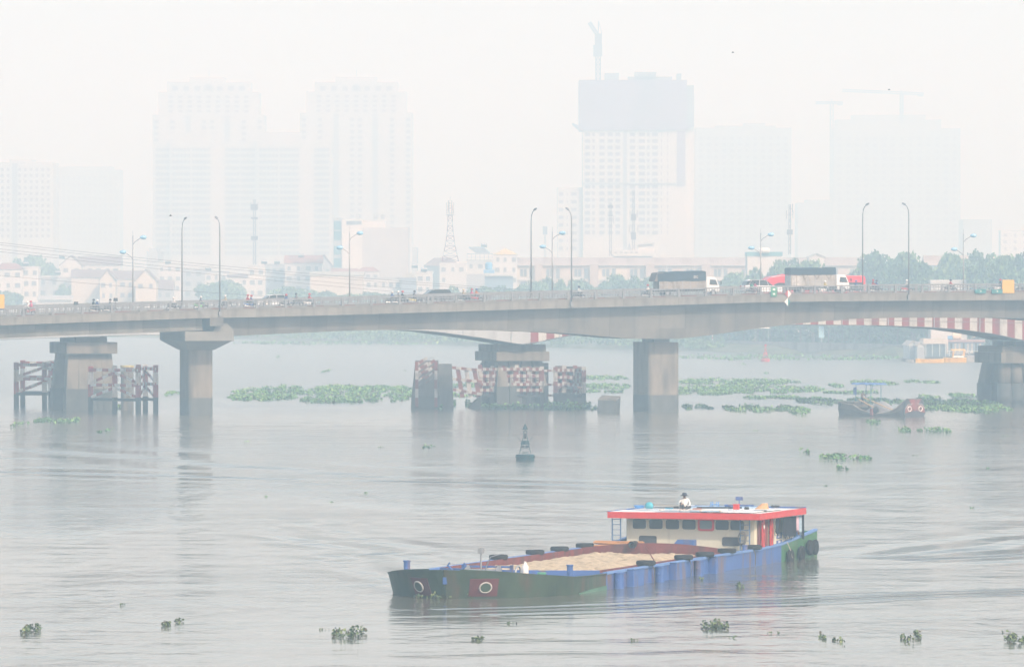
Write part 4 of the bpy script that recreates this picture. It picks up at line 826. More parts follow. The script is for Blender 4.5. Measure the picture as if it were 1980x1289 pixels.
# roof
rx0, rx1, ry0, ry1 = -26.1, -35.1, -3.65, 5.35
rf = MB().box(rx1, rx0, ry0, ry1, 2.72, 2.94).build('roof', white, barge, bevel=.02)
MB().box(rx0+.003, rx0+.06, ry0-.05, ry1+.06, 2.62, 2.98).box(rx1-.02, rx0+.0, ry1+.003, ry1+.06, 2.62, 2.98).build('fascia', redd, rf)
MB().box(rx1-.06, rx1-.003, ry0, ry1+.05, 2.66, 3.04).box(rx1, rx0, ry0-.06, ry0-.003, 2.66, 3.02).build('rear_fascia', blue, rf)
rs = [mat('roof_sheet_white', (.74, .76, .76), .5, .05, 2), mat('roof_sheet_grey', (.50, .55, .58), .5, .08, 2), mat('roof_sheet_blue', (.40, .55, .68), .5, .08, 2)]
for i, (x, y, lx, ly, m, rz_) in enumerate(((-27.6, -2.4, 2.4, 2.6, 0, .05), (-27.3, .3, 1.6, 3.0, 1, -.08), (-29.6, -1.5, 3.0, 2.2, 1, .1), (-28.2, 3.3, 2.6, 2.6, 0, .02), (-31.2, 3.0, 3.0, 3.6, 0, -.04), (-33.4, 1.2, 2.2, 4.2, 2, .03), (-30.6, .6, 2.0, 1.6, 2, .4), (-33.6, -2.3, 2.0, 2.2, 1, 0), (-27.0, 1.9, .9, 1.8, 2, .2))):
    b = MB(); nn = 12
    b.loft([[(-lx/2, -ly/2+ly*k/nn, .015*(k % 2)), (lx/2, -ly/2+ly*k/nn, .015*(k % 2)), (lx/2, -ly/2+ly*k/nn, .03+.015*(k % 2)), (-lx/2, -ly/2+ly*k/nn, .03+.015*(k % 2))] for k in range(nn+1)])
    o = b.build('roof_sheet', rs[m], rf, loc=(x, y, 2.945+.012*i)); o.rotation_euler.z = rz_
def on_barge(o, x, y, z, rz=0.0): 
    v = Matrix.Rotation(BA, 3, 'Z') @ Vector((x, y, z)) + Vector(barge.location); o.location = v; o.rotation_euler = (0, 0, BA + rz); return o
# white frames (old windows) lying on the roof
b = MB()
for k in range(4): b.box(-.6, .6, -1.9+k*1.2, -1.8+k*1.2, 0, .06)
b.box(-.65, -.55, -1.9, 1.8, .061, .1).box(.55, .65, -1.9, 1.8, .061, .1)
on_barge(tag(b.build('window_frame', white), 'old white slatted frame lying flat on the front of the barge roof', 'frame'), -26.9, 1.2, 3.06)
# ladders
def ladder(y, x0, z0, z1, w_=.5):
    b = MB().box(x0-.03, x0+.03, y-w_/2-.03, y-w_/2+.03, z0, z1).box(x0-.03, x0+.03, y+w_/2-.03, y+w_/2+.03, z0, z1).build('ladder', mat('ladder_blue', (.10, .17, .30), .5, .1, 2), barge)
    c = MB(); k = z0+.2
    while k < z1: c.box(x0-.02, x0+.02, y-w_/2+.03, y+w_/2-.03, k-.02, k+.02); k += .3
    c.build('rung', mat('ladder_blue', (.10, .17, .30)), b)
ladder(cy(1200), cx0+.75, .55, 2.7); ladder(cy(1445), cx0+.45, .62, 2.7, .55)
def prop(b, name, label, cat, mats, x, y, z, rz=0.0, group=None, smooth=False):
    return on_barge(tag(b.build(name, mats, smooth=smooth), label, cat, group), x, y, z, rz)
# tyres lying on the gunwales
def tyre_mb(): return MB().lathe((0, 0, 0), [(.28, .03), (.33, 0), (.47, 0), (.52, .05), (.53, .13), (.52, .2), (.47, .25), (.33, .25), (.28, .22)], 24)
ty = tyre_mb().build('tyre', black, smooth=False)
tys = [(-3.5, -4.75, 'first tyre from the bow on the far gunwale'), (-11.5, -4.75, 'second tyre from the bow on the far gunwale'), (-15.8, -4.75, 'third tyre from the bow on the far gunwale'), (-19.6, -4.75, 'fourth tyre from the bow on the far gunwale'),
       (-7.1, 4.82, 'first tyre from the bow on the near gunwale'), (-13.6, 4.82, 'second tyre from the bow on the near gunwale'), (-18.2, 4.85, 'third tyre from the bow on the near gunwale'), (-21.8, 4.75, 'fourth tyre from the bow on the near gunwale'), (-25.2, 4.9, 'tyre on the near gunwale right at the cabin corner')]
def far_x(px):  # where along the far gunwale a given column falls
    k = (px-CX)/F; ox = .2 - 4.75*.942; oy = 298.5 + 4.75*.335; return -(k*oy - ox)/(.335 - k*.942)
def near_x(px):
    k = (px-CX)/F; ox = .2 + 4.82*.942; oy = 298.5 - 4.82*.335; return -(k*oy - ox)/(.335 - k*.942)
for i, ((x, y, lb), px) in enumerate(zip(tys, (964, 1034.5, 1082, 1131, 1249, 1322, 1362, 1408, 1453))):
    o = ty if i == 0 else ty.copy()
    if i: C.objects.link(o)
    on_barge(o, far_x(px) if y < 0 else near_x(px), y, sheer(-5)+.14, rnd.uniform(0, 3)); o['label'] = 'black rubber ' + lb; o['category'] = 'tyre'; o['group'] = 'tyres lying on the barge gunwales'
hang = [(-32.6, 5.12, .25, 'tyre hanging on the stern side with a white rope over it'), (-34.8, 5.12, .35, 'patched tyre hanging second at the stern side'), (-36.4, 5.14, .62, 'tyre hanging third along the green stern side'), (-37.5, 5.14, .60, 'tyre hanging fourth along the green stern side, last before the transom'), (-38.86, 4.5, .55, 'tyre hanging on the transom corner, at the very stern')]
for x, y, z, lb in hang:
    o = ty.copy(); C.objects.link(o); on_barge(o, x, y, z); o.rotation_euler = (R(90) if y > 5 else R(0), R(0) if y > 5 else R(-90), BA) if True else 0
    if y > 5: o.rotation_euler = Matrix.Rotation(BA, 3, 'Z').to_4x4().to_3x3() .__matmul__(Matrix.Rotation(R(-90), 3, 'X')).to_euler()
    else: o.rotation_euler = (Matrix.Rotation(BA, 3, 'Z') @ Matrix.Rotation(R(-70), 3, 'Y')).to_euler()
    o.scale = (.86,)*3; o['label'] = 'black rubber ' + lb; o['category'] = 'tyre'; o['group'] = 'tyres hung round the barge stern'
rope_m = mat('pale_rope', (.45, .42, .36), .9, .2, 8); rope_d = mat('dark_rope', (.12, .11, .10), .9, .2, 8)
prop(MB().tube([(.4, .02, .75), (.1, .12, .3), (-.1, .14, -.1), (-.45, .12, -.25)], .035, 6), 'mooring_rope', 'white rope trailing over the green stern side', 'rope', rope_m, -32.5, 5.15, .35)
for x in (-7.6, -14.0, -25.9): prop(MB().tube([(0, 0, 0), (.05, .12, -.25), (0, .1, -.9)], .025, 6), 'mooring_rope', {-7.6: 'rope hanging down the blue hull below the first near tyre', -14.0: 'rope hanging down the blue hull below the second near tyre', -25.9: 'rope hanging down the blue hull below the cabin corner tyre'}[x], 'rope', rope_d, x, 5.07, sheer(x)+.1, group='ropes hanging on the hull')
# props
b = MB(); b.loft([[(x, s_, z) for s_, z in ((hb(x)-.06, -.3), (hb(x)+.045, -.3), (hb(x)+.045, np.interp(x, [0, 2, 4.2], [.24, .17, .04])), (hb(x)-.06, np.interp(x, [0, 2, 4.2], [.24, .17, .04])))] for x in (0, 1, 2, 3.2, 4.2)]).build('waterline_band', mat('pale_green_waterline', (.08, .17, .11), .5, .25, 1.5), bowp)
b = MB(); 
for k in range(9): b.lathe((0, -1.0, 0), [(.07, 0), (.07, 2.0)], 7, axis='y') if 0 else b.tube([(rnd.uniform(-.25, .25), -1.5+rnd.uniform(-.2, .2), .07+rnd.uniform(0, .25)), (rnd.uniform(-.25, .25), 1.5+rnd.uniform(-.2, .2), .07+rnd.uniform(0, .25))], .07, 7)
prop(b, 'timber_bundle', 'bundle of orange brown poles in front of the cabin at the far side', 'timber', mat('orange_timber', (.45, .22, .09), .8, .25, 2), -24.9, -2.5, 1.0)
prop(MB().lathe((0, 0, 0), [(.2, 0), (.2, .02), (.2, .7), (.17, .7), (.17, .02)], 16, axis='x'), 'pipe', 'short dark pipe opening on the red rear coaming', 'pipe', dark, -24.0, -1.35, 1.25)
prop(MB().lathe((0, 0, 0), [(.17, 0), (.18, .05), (.18, .42), (.08, .55), (.06, .66), (.07, .68)], 14), 'water_jug', 'white plastic jug standing on the fore deck', 'jug', white, 4.2, 2.0, .9 + .05, smooth=True)
b = MB()
for k in range(5): b.torus((0, 0, .05+.07*k), .5-.02*k, .045, 'z', 20, 6)
prop(b, 'rope_coil', 'pile of coiled rope on the fore deck beside the jug', 'rope', rope_d, 3.9, 3.1, .52)
b = MB()
for k in range(4): b.torus((0, .05*k, 0), .19+.02*k, .02, 'y', 18, 6, sz=1.6)
o = prop(b, 'rope_coil', 'loops of dark rope hung on the ladder at the cabin front', 'rope', rope_d, cx0+.62, cy(1440), 1.55); o.rotation_euler.z += R(90)
prop(MB().lathe((0, 0, 0), [(.2, 0), (.25, .12), (.24, .14), (.1, .08)], 12), 'basin', 'small green basin on the fore deck coil', 'basin', mat('green_plastic', (.1, .35, .22), .5, .1, 2), 3.6, 2.7, .9)
prop(MB().tube([(0, 0, 0), (.5, -.4, .9)], .03, 6), 'shovel_handle', 'thin rusty pole stuck slanting in the sand', 'pole', rust, -14.6, 2.9, .75)
prop(MB().tube([(0, 0, 0), (-1.2, 1.6, 0.05)], .06, 6), 'timber_pole', 'pale pole lying on the fore deck near the coaming', 'pole', rope_m, 2.6, 1.5, .56)
# roof clutter
prop(MB().lathe((0, 0, 0), [(.24, 0), (.32, .16), (.3, .16), (.22, .05)], 16), 'basin', 'blue plastic basin at the far edge of the barge roof', 'basin', mat('blue_plastic', (.1, .3, .65), .4, .1, 2), -28.5, -2.6, 3.1)
prop(MB().lathe((0, 0, 0), [(.22, 0), (.25, .2), (.16, .34), (.05, .37)], 12), 'plastic_sack', 'teal sack leaning by the blue basin on the roof', 'sack', mat('teal_plastic', (.08, .35, .42), .5, .2, 3), -28.2, -1.9, 3.1, smooth=True)
prop(MB().box(-.15, .15, -.15, .15, 0, .26).box(-.17, .17, -.17, .17, .26, .31), 'red_box', 'small red box standing on the barge roof', 'box', redd, -28.6, 3.2, 3.1)
b = MB(); b.loft([[(.4*math.cos(t)*(1-k*.25), .42*math.sin(t)*(1-k*.2)+.06*k, .11*k) for t in [2*math.pi*i/14 for i in range(14)]] for k in range(4)])
prop(b, 'straw_bundle', 'orange brown straw heap on the barge roof beside the red box', 'straw', mat('orange_straw', (.55, .32, .17), .9, .25, 3, stretch=(1, 6, 1)), -29.6, 4.6-1.0+.8, 3.1)
prop(MB().lathe((0, 0, 0), [(.14, 0), (.16, .1), (.12, .14), (.05, .14)], 12), 'cooking_pot', 'dark round pot on the roof next to the straw heap', 'pot', dark, -28.8, 3.75, 3.1)
prop(MB().box(-.15, .15, -.2, .2, 0, .1), 'folded_cloth', 'bright blue folded cloth beside the seated man', 'cloth', mat('cyan_cloth', (.1, .4, .6), .8, .2, 3), -27.1, -.35, 3.08)
prop(MB().box(-.15, .15, -.22, .22, 0, .12), 'wooden_crate', 'flat reddish crate beside the seated man', 'crate', mat('reddish_wood', (.35, .14, .1), .8, .2, 3), -27.2, 1.3, 3.08)
b = MB()
for q in (-.18, .18):
    for r in (-.18, .18): b.box(q-.02, q+.02, r-.02, r+.02, 0, .4)
b.box(-.2, .2, -.2, .2, .22, .25)
prop(b, 'plastic_chair', 'small blue frame stool at the far roof edge', 'stool', mat('blue_plastic', (.1, .3, .65)), -31.8, .9, 3.0)
prop(MB().tube([(0, -.9, 0), (0, .9, 0)], .05, 6).tube([(0, 0, 0), (0, 0, .45)], .03, 5).box(-.1, .1, -.2, .2, .3, .5), 'antenna_mount', 'small blue mount at the rear far roof edge', 'mount', blue, -34.3, 1.6, 3.1)
for i, (x, y, lx, ly, m, rz_, nm, lb) in enumerate(((-29.8, 1.8, .12, 2.6, SH['dark'], .25, 'pole', 'dark pole lying across the barge roof behind the man'), (-31.5, -1.6, .14, 3.0, rope_m, -.5, 'plank', 'pale plank lying askew on the barge roof'), (-30.2, -2.9, .8, .5, SH['grey'], .1, 'folded_tarpaulin', 'grey folded sheet at the far roof edge'), (-32.6, 4.3, .5, .35, dark, .6, 'toolbox', 'small dark box on the roof above the clothes line'), (-29.2, -.6, .45, .3, dark, .3, 'battery', 'dark battery on the roof behind the seated man'), (-30.9, 2.1, .5, .4, SH['blue'], .9, 'folded_cloth', 'blue cloth lying in the middle of the barge roof'))):
    prop(MB().box(-lx/2, lx/2, -ly/2, ly/2, 0, .1), nm, lb, nm.replace('_', ' '), m, x, y, 3.09, rz_)
# laundry on a line along the near side aft of the cabin doors
prop(MB().tube([(-2.6, 0, 0), (0, 0, -.04), (2.8, 0, 0)], .012, 5), 'clothes_line', 'clothes line under the stern end of the barge roof', 'clothes line', dark, -33.0, 5.15, 2.56)
gar = [(-30.25, .35, 1.0, 'dark', 'navy shirt hanging first on the line'), (-31.9, .9, 1.25, 'dark', 'wide black trousers hanging on the line'), (-32.8, .8, 1.35, 'dark', 'black coat hanging in the middle of the line'), (-33.55, .55, 1.25, 'dark', 'black trousers next to the pink shirt'), (-34.1, .45, .95, 'pink_pale', 'pale pink shirt hanging on the line'), (-34.7, .4, 1.1, 'pale_blue', 'pale blue cloth hanging on the line'), (-35.2, .35, 1.4, 'dark', 'long dark garment hanging last at the stern')]
GC = dict(dark=cloth('black_laundry', (.02, .022, .03)), pink_pale=cloth('pink_laundry', (.55, .42, .5)), pale_blue=cloth('blue_laundry', (.35, .48, .58)))
for x, w_, h_, c_, lb in gar:
    b = MB(); nn = 8; b.loft([[(-w_/2+w_*k/nn, .05*math.sin(k*2.1), 0), (-w_/2+w_*k/nn, .05*math.sin(k*2.1)+.02, 0), (-w_/2+w_*k/nn, .09*math.sin(k*2.1+.4)+.02, -h_*(1-.12*(k % 3))), (-w_/2+w_*k/nn, .09*math.sin(k*2.1+.4), -h_*(1-.12*(k % 3)))] for k in range(nn+1)])
    prop(b, 'hanging_garment', lb, 'laundry', GC[c_], x, 5.15, 2.55, group='laundry on the barge')
MB().tube([(-34.9, 4.9, .6), (-34.9, 4.9, 2.7)], .05, 6).tube([(-34.9, -3.8, .6), (-34.9, -3.8, 2.7)], .05, 6).build('roof_post', blue, barge)
# seated man on the roof (faces the camera side)
SJ = dict(pelvis=(0, 0, .13), waist=(.0, 0, .27), chest=(.05, 0, .47), neck=(.09, 0, .64), head=(.13, 0, .74), crown=(.13, 0, .84),
          shl=(.05, .19, .57), ell=(.10, .30, .33), wrl=(.25, .24, .17), hal=(.32, .21, .15), shr=(.05, -.19, .57), elr=(.12, -.29, .34), wrr=(.34, -.16, .34), har=(.41, -.13, .34),
          hpl=(.05, .1, .12), knl=(.33, .36, .20), anl=(.42, .02, .07), tol=(.52, -.06, .05), hpr=(.05, -.1, .12), knr=(.36, -.20, .42), anr=(.50, -.18, .07), tor=(.64, -.2, .05))
man = person_body('person', SJ, BE, [SH['white'], cloth('grey_trousers', (.06, .065, .07)), skin], RAD, region, fingers=(('hal', (1, -.3, -.2), (0, 1, 0), 1), ('har', (1, .2, -.5), (0, -1, 0), -1)))
b = MB().lathe((.13, 0, .80), [(.24, -.03), (.24, -.01), (.13, .02), (.125, .10), (.09, .14), (.01, .15)], 16); b.build('hat', cloth('dark_hat', (.035, .04, .06)), man, smooth=True)
MB().box(.21, .245, -.014, .014, .71, .755).box(.195, .222, -.05, -.022, .755, .768).box(.195, .222, .022, .05, .755, .768).box(.195, .22, -.03, .03, .68, .69).build('face_features', mat('dark_skin', (.12, .06, .04)), man)
man.scale = (1.06,)*3
tag(man, 'person in white shirt and dark brimmed hat sitting cross-legged on the barge roof', 'person'); on_barge(man, -27.2, .55, 3.08, 0.25)
b = MB()
# ---------------------------------------------------------------- river furniture: fenders, dolphins, buoys
brown_t = mat('weathered_timber', (.15, .09, .08), .85, .3, 1.5)
def fender(label, posts, ztop, rails, pw=.62, group='timber pier fenders', braces=True, name='pier_fender', fresh=False, seg=1.55):
    """posts: (px, Y) of every post along the frame; rails: heights; each post, rail and brace is its own part"""
    t = thing(name, label, 'pier fender', (X_(*posts[0]), posts[0][1], 0), 0, group); ox, oy = X_(*posts[0]), posts[0][1]
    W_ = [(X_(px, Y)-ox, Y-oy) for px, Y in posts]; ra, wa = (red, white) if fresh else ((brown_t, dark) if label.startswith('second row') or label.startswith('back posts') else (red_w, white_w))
    for i, (x, y) in enumerate(W_):
        b = MB(); q = ztop + rnd.uniform(-.15, .15); b.box(x-pw/2, x+pw/2, y-pw/2, y+pw/2, -1.5, 1.9, 2); z = 1.9; k = i
        while z < q: z2 = min(q, z+seg); b.box(x-pw/2, x+pw/2, y-pw/2, y+pw/2, z, z2, k % 2); z = z2; k += 1
        b.build('post', [ra, wa, dark], t)
    for j, z in enumerate(rails):
        b = MB()
        for (x0, y0), (x1, y1) in zip(W_, W_[1:]):
            if z < 2.2: b.bar((x0, y0-pw/2, z), (x1, y1-pw/2, z), .18, .36, 2)
            else: b.striped((x0, y0-pw/2-.02, z), (x1, y1-pw/2-.02, z), .16, .38, 4, (0, 1), j)
        b.build('rail', [ra, wa, dark], t)
    if braces:
        for (x0, y0), (x1, y1), fl in zip(W_*2 if seg < 1.5 else W_, (W_[1:]+[W_[-1]]+W_[1:]) if seg < 1.5 else W_[1:], [0, 1, 0, 1, 0, 1, 1, 0, 1, 0, 1, 0]):
            if abs(x1-x0) < .1: continue
            for za, zb in zip(rails[1:], rails[:-1]):
                a, c_ = ((x0, y0-pw/2+.1, za+.25), (x1, y1-pw/2+.1, zb-.3)) if not fl else ((x0, y0-pw/2+.1, zb-.3), (x1, y1-pw/2+.1, za+.25))
                MB().striped(a, c_, .14, .34, 4, (1, 0)).build('brace', [ra, wa], t)
    return t
fender('red and white timber fender frame at the far left, beside the left twin-column pier', [(31.5, 724), (86, 724), (141, 724)], 6.0, [5.6, 3.8, 1.9], fresh=True)
fender('back frame of the far left fender, behind its red and white front', [(44, 734), (98, 734), (152, 734)], 6.1, [5.7, 3.9, 1.9], group='timber pier fenders', braces=True, fresh=True)
fender('red and white timber fender frame standing right in front of the left pier', [(175.5, 705), (222, 703), (267, 701)], 5.8, [5.25, 3.4, 1.6], fresh=True)
fender('short return frame closing the right end of the left pier fender', [(267.5, 702.5), (281, 708), (301, 702)], 5.9, [5.4, 3.5, 1.6], fresh=True)
fender('red and white fender frame directly in front of the middle pier', [(928, 733), (952, 733), (973, 733), (999, 733), (1023, 733), (1048, 733)], 5.35, [4.9, 4.0, 2.95, 2.2, 1.5], pw=.5, seg=1.49)
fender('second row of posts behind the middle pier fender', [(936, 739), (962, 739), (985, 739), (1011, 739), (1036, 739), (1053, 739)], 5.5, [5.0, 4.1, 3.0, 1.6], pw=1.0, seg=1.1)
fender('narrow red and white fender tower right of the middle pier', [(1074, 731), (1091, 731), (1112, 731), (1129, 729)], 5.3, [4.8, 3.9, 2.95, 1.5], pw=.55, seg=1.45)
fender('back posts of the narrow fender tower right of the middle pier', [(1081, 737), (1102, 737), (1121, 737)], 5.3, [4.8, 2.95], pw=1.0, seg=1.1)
t = thing('link_walkway', 'thin red and white rails linking the middle fender to the narrow tower', 'walkway', (X_(1056, 734), 734, 0))
b0 = X_(1076, 734)-X_(1050, 734)
for z in (4.7, 2.9, 1.5): MB().striped((-.4, 0, z), (b0, 0, z), .12, .28, 4).build('rail', [white_w, red_w], t)
t = thing('mooring_dolphin', 'round concrete drum with a yellowish top behind the left pier fender', 'mooring post', (X_(246, 716), 716, 0))
MB().tube([(0, 0, -1), (0, 0, 5.4)], .8, 16).build('drum', con_p, t, smooth=False); MB().tube([(0, 0, 5.4), (0, 0, 5.65)], .86, 16).build('cap', mat('yellow_cap', (.5, .42, .2), .8, .15, 2), t)
# striped concrete dolphin
Y = 722; X0 = X_(830, Y); s15 = 11000/Y
t = thing('concrete_dolphin', 'battered concrete block with faded red and white stripes, left of the middle pier', 'concrete block', (X0, Y, 0)); q = lambda px: X_(px, Y) - X0
b = MB(); b.loft([[(q(x0), 0-d, z), (q(x1), 0-d, z), (q(x1), 4, z), (q(x0), 4, z)] for x0, x1, z, d in ((794, 851, -1, .9), (796, 850, 1.7, .6), (803, 847, Z_(697, Y), 0))])
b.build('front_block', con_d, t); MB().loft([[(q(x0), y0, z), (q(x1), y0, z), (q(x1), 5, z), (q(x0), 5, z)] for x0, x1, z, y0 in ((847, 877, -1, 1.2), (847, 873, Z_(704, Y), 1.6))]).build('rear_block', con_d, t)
MB().loft([[(q(x0)-.02, -d, z), (q(x1)+.02, -d, z), (q(x1)+.02, 4.05, z), (q(x0)-.02, 4.05, z)] for x0, x1, z, d in ((794, 851, -1, .93), (796, 850, 1.7, .63))]).build('tide_band', con_w, t)
for i in range(12):
    z0 = 1.9 + i*.33; x0 = q(800 + (i*13) % 28)
    MB().striped((x0, -.62+z0*.09, z0), (x0+1.5, -.45+z0*.09, z0+1.0), .12, .36, 3, (i % 2, (i+1) % 2)).build('striped_plank', [red_w, white_w], t)
for px in (806, 843): MB().striped((q(px), -.85, .3), (q(px), -.08, 6.0), .4, .45, 5).build('corner_post', [red_w, white_w], t)
MB().torus((q(834), 1.5, 6.25), .3, .05, 'y', 14, 6).build('lifting_ring', steel, t)
# fallen frame
t = thing('fallen_fender', 'collapsed red and white timber frame leaning between the striped block and the middle fender', 'pier fender', (X_(875, 730), 730, 0)); q = lambda px: X_(px, 730) - X_(875, 730)
for i, (a, c_) in enumerate(((710, 716), (732, 738), (752, 762))): MB().striped((q(872), 0, Z_(a, 730)), (q(932), 0, Z_(c_, 730)), .2, .36, 6, (0, 1), i).build('rail', [red_w, white_w], t)
for px in (888, 904, 920): MB().bar((q(px-3), .3, Z_(712, 730)), (q(px+6), .3, Z_(768, 730)), .55, .4, 0).build('post', red_w if px != 904 else white_w, t)
t = MB(); pts = [(q(890), -1.2, 0)]
tag(MB().loft([[(X_(898, 728), 727, -.5), (X_(930, 728), 727, -.5), (X_(930, 728), 731, -.5), (X_(898, 728), 731, -.5)], [(X_(918, 728), 727.6, 1.1), (X_(930, 728), 727.4, 1.5), (X_(930, 728), 730, 1.5), (X_(920, 728), 730, 1.0)]]).build('broken_slab', con_w), 'dark broken slab sloping into the water left of the middle fender', 'slab')
Y = 703; t = thing('concrete_block', 'tilted square concrete block alone in the water between the fender tower and the pier', 'concrete block', (X_(1176, Y), Y, 0), R(-14)); t.rotation_euler.y = R(3)
b = MB(); b.loft([[(-1.15, -1, z), (1.15, -1, z), (1.15, 1.4, z+dz), (-1.15, 1.4, z+dz)] for z, dz in ((-.6, 0), (1.55, .45))]).build('block', con_w, t)
MB().loft([[(-1.17, -1.02, z), (1.17, -1.02, z), (1.17, 1.42, z+.45), (-1.17, 1.42, z+.45)] for z in (1.5, 1.62)]).build('top_slab', con_p, t)
b = MB()
def buoy(label, px, Y, m, mt, cone=True, k=1.0):
    t = thing('channel_buoy', label, 'buoy', (X_(px, Y), Y, 0)); t.scale = (k,)*3
    MB().lathe((0, 0, -.5), [(.8, 0), (.84, .1), (.84, .76), (.92, .79), (.92, .86), (.84, .88), (.84, 1.0), (.8, 1.04)], 24).build('float', m, t)
    for a in range(4):
        c_, s_ = math.cos(R(45+90*a)), math.sin(R(45+90*a))
        MB().tube([(.72*c_, .72*s_, .62), (.28*c_, .28*s_, 1.95), (.21*c_, .21*s_, 2.2), (.21*c_, .21*s_, 2.5), (.12*c_, .12*s_, 2.68)], .035, 6).build('leg', m, t)
        b = MB(); c2, s2 = math.cos(R(135+90*a)), math.sin(R(135+90*a)); b.tube([(.5*c_, .5*s_, 1.25), (.5*c2, .5*s2, 1.25)], .025, 5).tube([(.6*c_, .6*s_, .95), (.5*c2, .5*s2, 1.25)], .02, 5).build('crosspiece', m, t)
    MB().lathe((0, 0, 1.42), [(.42, 0), (.32, .34)], 8).build('daymark', m, t); MB().lathe((0, 0, .65), [(.3, 0), (.3, .08)], 12).build('hatch', m, t)
    for a in (0, 2): MB().box(-.36+.4*a/2*1.0, -.1+.4*a/2, -.3, -.05, 1.12, 1.36).build('battery_box', mt, t)
    MB().lathe((0, 0, 1.95), [(.14, 0), (.10, .15), (.10, .4), (.05, .5)], 10).build('lantern', mt, t)
    MB().torus((0, 0, 2.6), .17, .03, 'z', 14, 5).tube([(0, 0, 2.66), (0, 0, 2.85)], .04, 6).build('cage_top', m, t)
    (MB().lathe((0, 0, 2.78), [(.26, 0), (.01, .55)], 16) if cone else MB().lathe((0, 0, 2.78), [(.22, 0), (.22, .5)], 14)).build('topmark', m, t)
    b = MB()
    for a, c_ in ((-.5, -.75), (-.38, -.6), (.38, .6), (.5, .68)): b.tube([(a, 0, 1.7), (c_, 0, 2.12)], .012, 4)
    b.build('bird_spike', m, t)
buoy('dark green lattice buoy with a cone on top, alone in mid river', 1015.5, 514, mat('buoy_green', (.008, .045, .055), .6, .25, 2, dirt=((.03, .045, .05), .4, 2)), dark)
buoy('small red lattice buoy far off under the right bridge span', 1480, 1160, mat('buoy_red', (.42, .05, .06), .6, .1, 2), red, False, 1.08)

# ---------------------------------------------------------------- gravel boat with painted eyes
BX, BY, BR = 44.3, 685.5, R(-46)
boat = thing('wooden_boat', 'small low wooden river boat carrying gravel, two big eyes painted on its raised red bow', 'boat', (BX, BY, 0), BR)
wood = mat('grey_hull_timber', (.11, .10, .085), .8, .3, 1.5, stretch=(1, 4, 6), dirt=((.2, .17, .13), .3, 1)); woodl = mat('pale_gunwale_timber', (.30, .26, .20), .8, .2, 2)
BS = [(-5.9, .95, 1.55), (-4.6, 1.35, 1.45), (-3, 1.55, 1.3), (-1.5, 1.65, .7), (0, 1.7, .38), (1.5, 1.65, .32), (3, 1.55, .55), (4, 1.45, 1.0), (5, 1.2, 1.85), (5.5, 1.1, 2.05)]
b = MB(); b.loft([[(x, -h_*.75, -.5), (x, h_*.75, -.5), (x, h_, z), (x, -h_, z)] if 0 else [(x, -h_*.72, -.5), (x, h_*.72, -.5), (x, h_+.04, max(.2, z*.55)), (x, h_, z), (x, h_-.1, z), (x, h_-.14, .12), (x, -h_+.14, .12), (x, -h_+.1, z), (x, -h_, z), (x, -h_-.04, max(.2, z*.55))] for x, h_, z in BS])
hull = b.build('hull', wood, boat)
b = MB()
for s_ in (-1, 1): b.loft([[(x, s_*(h_+.05), z-.02), (x, s_*(h_-.14), z-.02), (x, s_*(h_-.14), z+.08), (x, s_*(h_+.05), z+.08)] for x, h_, z in BS])
b.build('gunwale', woodl, hull)
bowm = mat('black_bow_paint', (.05, .05, .055), .6, .2, 2)
fx = 5.5; top = 2.15
b = MB(); b.extrude([(fx+.02, -1.4, top), (fx+.02, 1.4, top), (fx+.06, 1.95, .4), (fx+.06, 1.3, -.4), (fx+.06, -1.3, -.4), (fx+.06, -1.95, .4)], (.12, 0, 0)).build('bow_board', bowm, boat)
MB().extrude([(fx+.2, -1.05, top-.05), (fx+.2, 1.05, top-.05), (fx+.2, .4, 1.0), (fx+.2, 0, .65), (fx+.2, -.4, 1.0)], (.015, 0, 0)).build('red_shield', red_w, boat)
for s_ in (-1, 1):
    MB().extrude([(fx+.2, s_*.3, .7), (fx+.2, s_*1.75, .45), (fx+.2, s_*1.65, 1.0), (fx+.2, s_*1.2, 1.38), (fx+.2, s_*.5, 1.35)], (.03, 0, 0)).build('eye_patch', red_w, boat)
    MB().torus((fx+.235, s_*.98, .95), .28, .05, 'x', 18, 6, sx=1.15).build('eye_ring', white, boat); MB().extrude([(fx+.235, s_*.98+.12*math.cos(t), .95+.12*math.sin(t)) for t in [2*math.pi*i/12 for i in range(12)]], (.02, 0, 0)).build('eye_pupil', bowm, boat)
    MB().tube([(fx+.23, s_*.5, 1.65), (fx+.23, s_*.6, 1.45), (fx+.23, s_*1.15, 1.5), (fx+.23, s_*1.75, .95)], .035, 5).build('eyebrow', white_w, boat)
gv = mat('grey_gravel', (.25, .25, .25), .95, .25, 6, bump=.8); b = MB(); G = []; n1, n2 = 30, 16
for i in range(n1+1):
    for j in range(n2+1):
        x = -2.6+6.0*i/n1; y = -1.35+2.7*j/n2; e = math.sin(math.pi*i/n1)**.7*(1-abs(2*j/n2-1)**1.6)
        G.append((x, y, .35+1.45*e*math.exp(-((x-.4)/2.3)**2)+.05*mn.noise((x*3, y*3, 2))))
o = b.add(G, [(i*(n2+1)+j, (i+1)*(n2+1)+j, (i+1)*(n2+1)+j+1, i*(n2+1)+j+1) for i in range(n1) for j in range(n2)]).build('gravel_heap', gv, None, smooth=True)
tag(o, 'grey gravel heaped in the middle of the small boat with painted eyes', 'gravel', kind='stuff'); o.location = boat.location; o.rotation_euler = boat.rotation_euler
MB().box(-5.6, -3.0, -1.2, 1.2, 1.0, 1.62).build('stern_cabin', wood, boat)
for x in (-5.3, -4.7, -4.1, -3.5): MB().box(x-.16, x+.16, -1.225, -1.203, 1.12, 1.5).build('cabin_window', dark, boat)
MB().box(-5.75, -2.9, -1.3, 1.3, 1.625, 1.7).build('cabin_roof', woodl, boat)
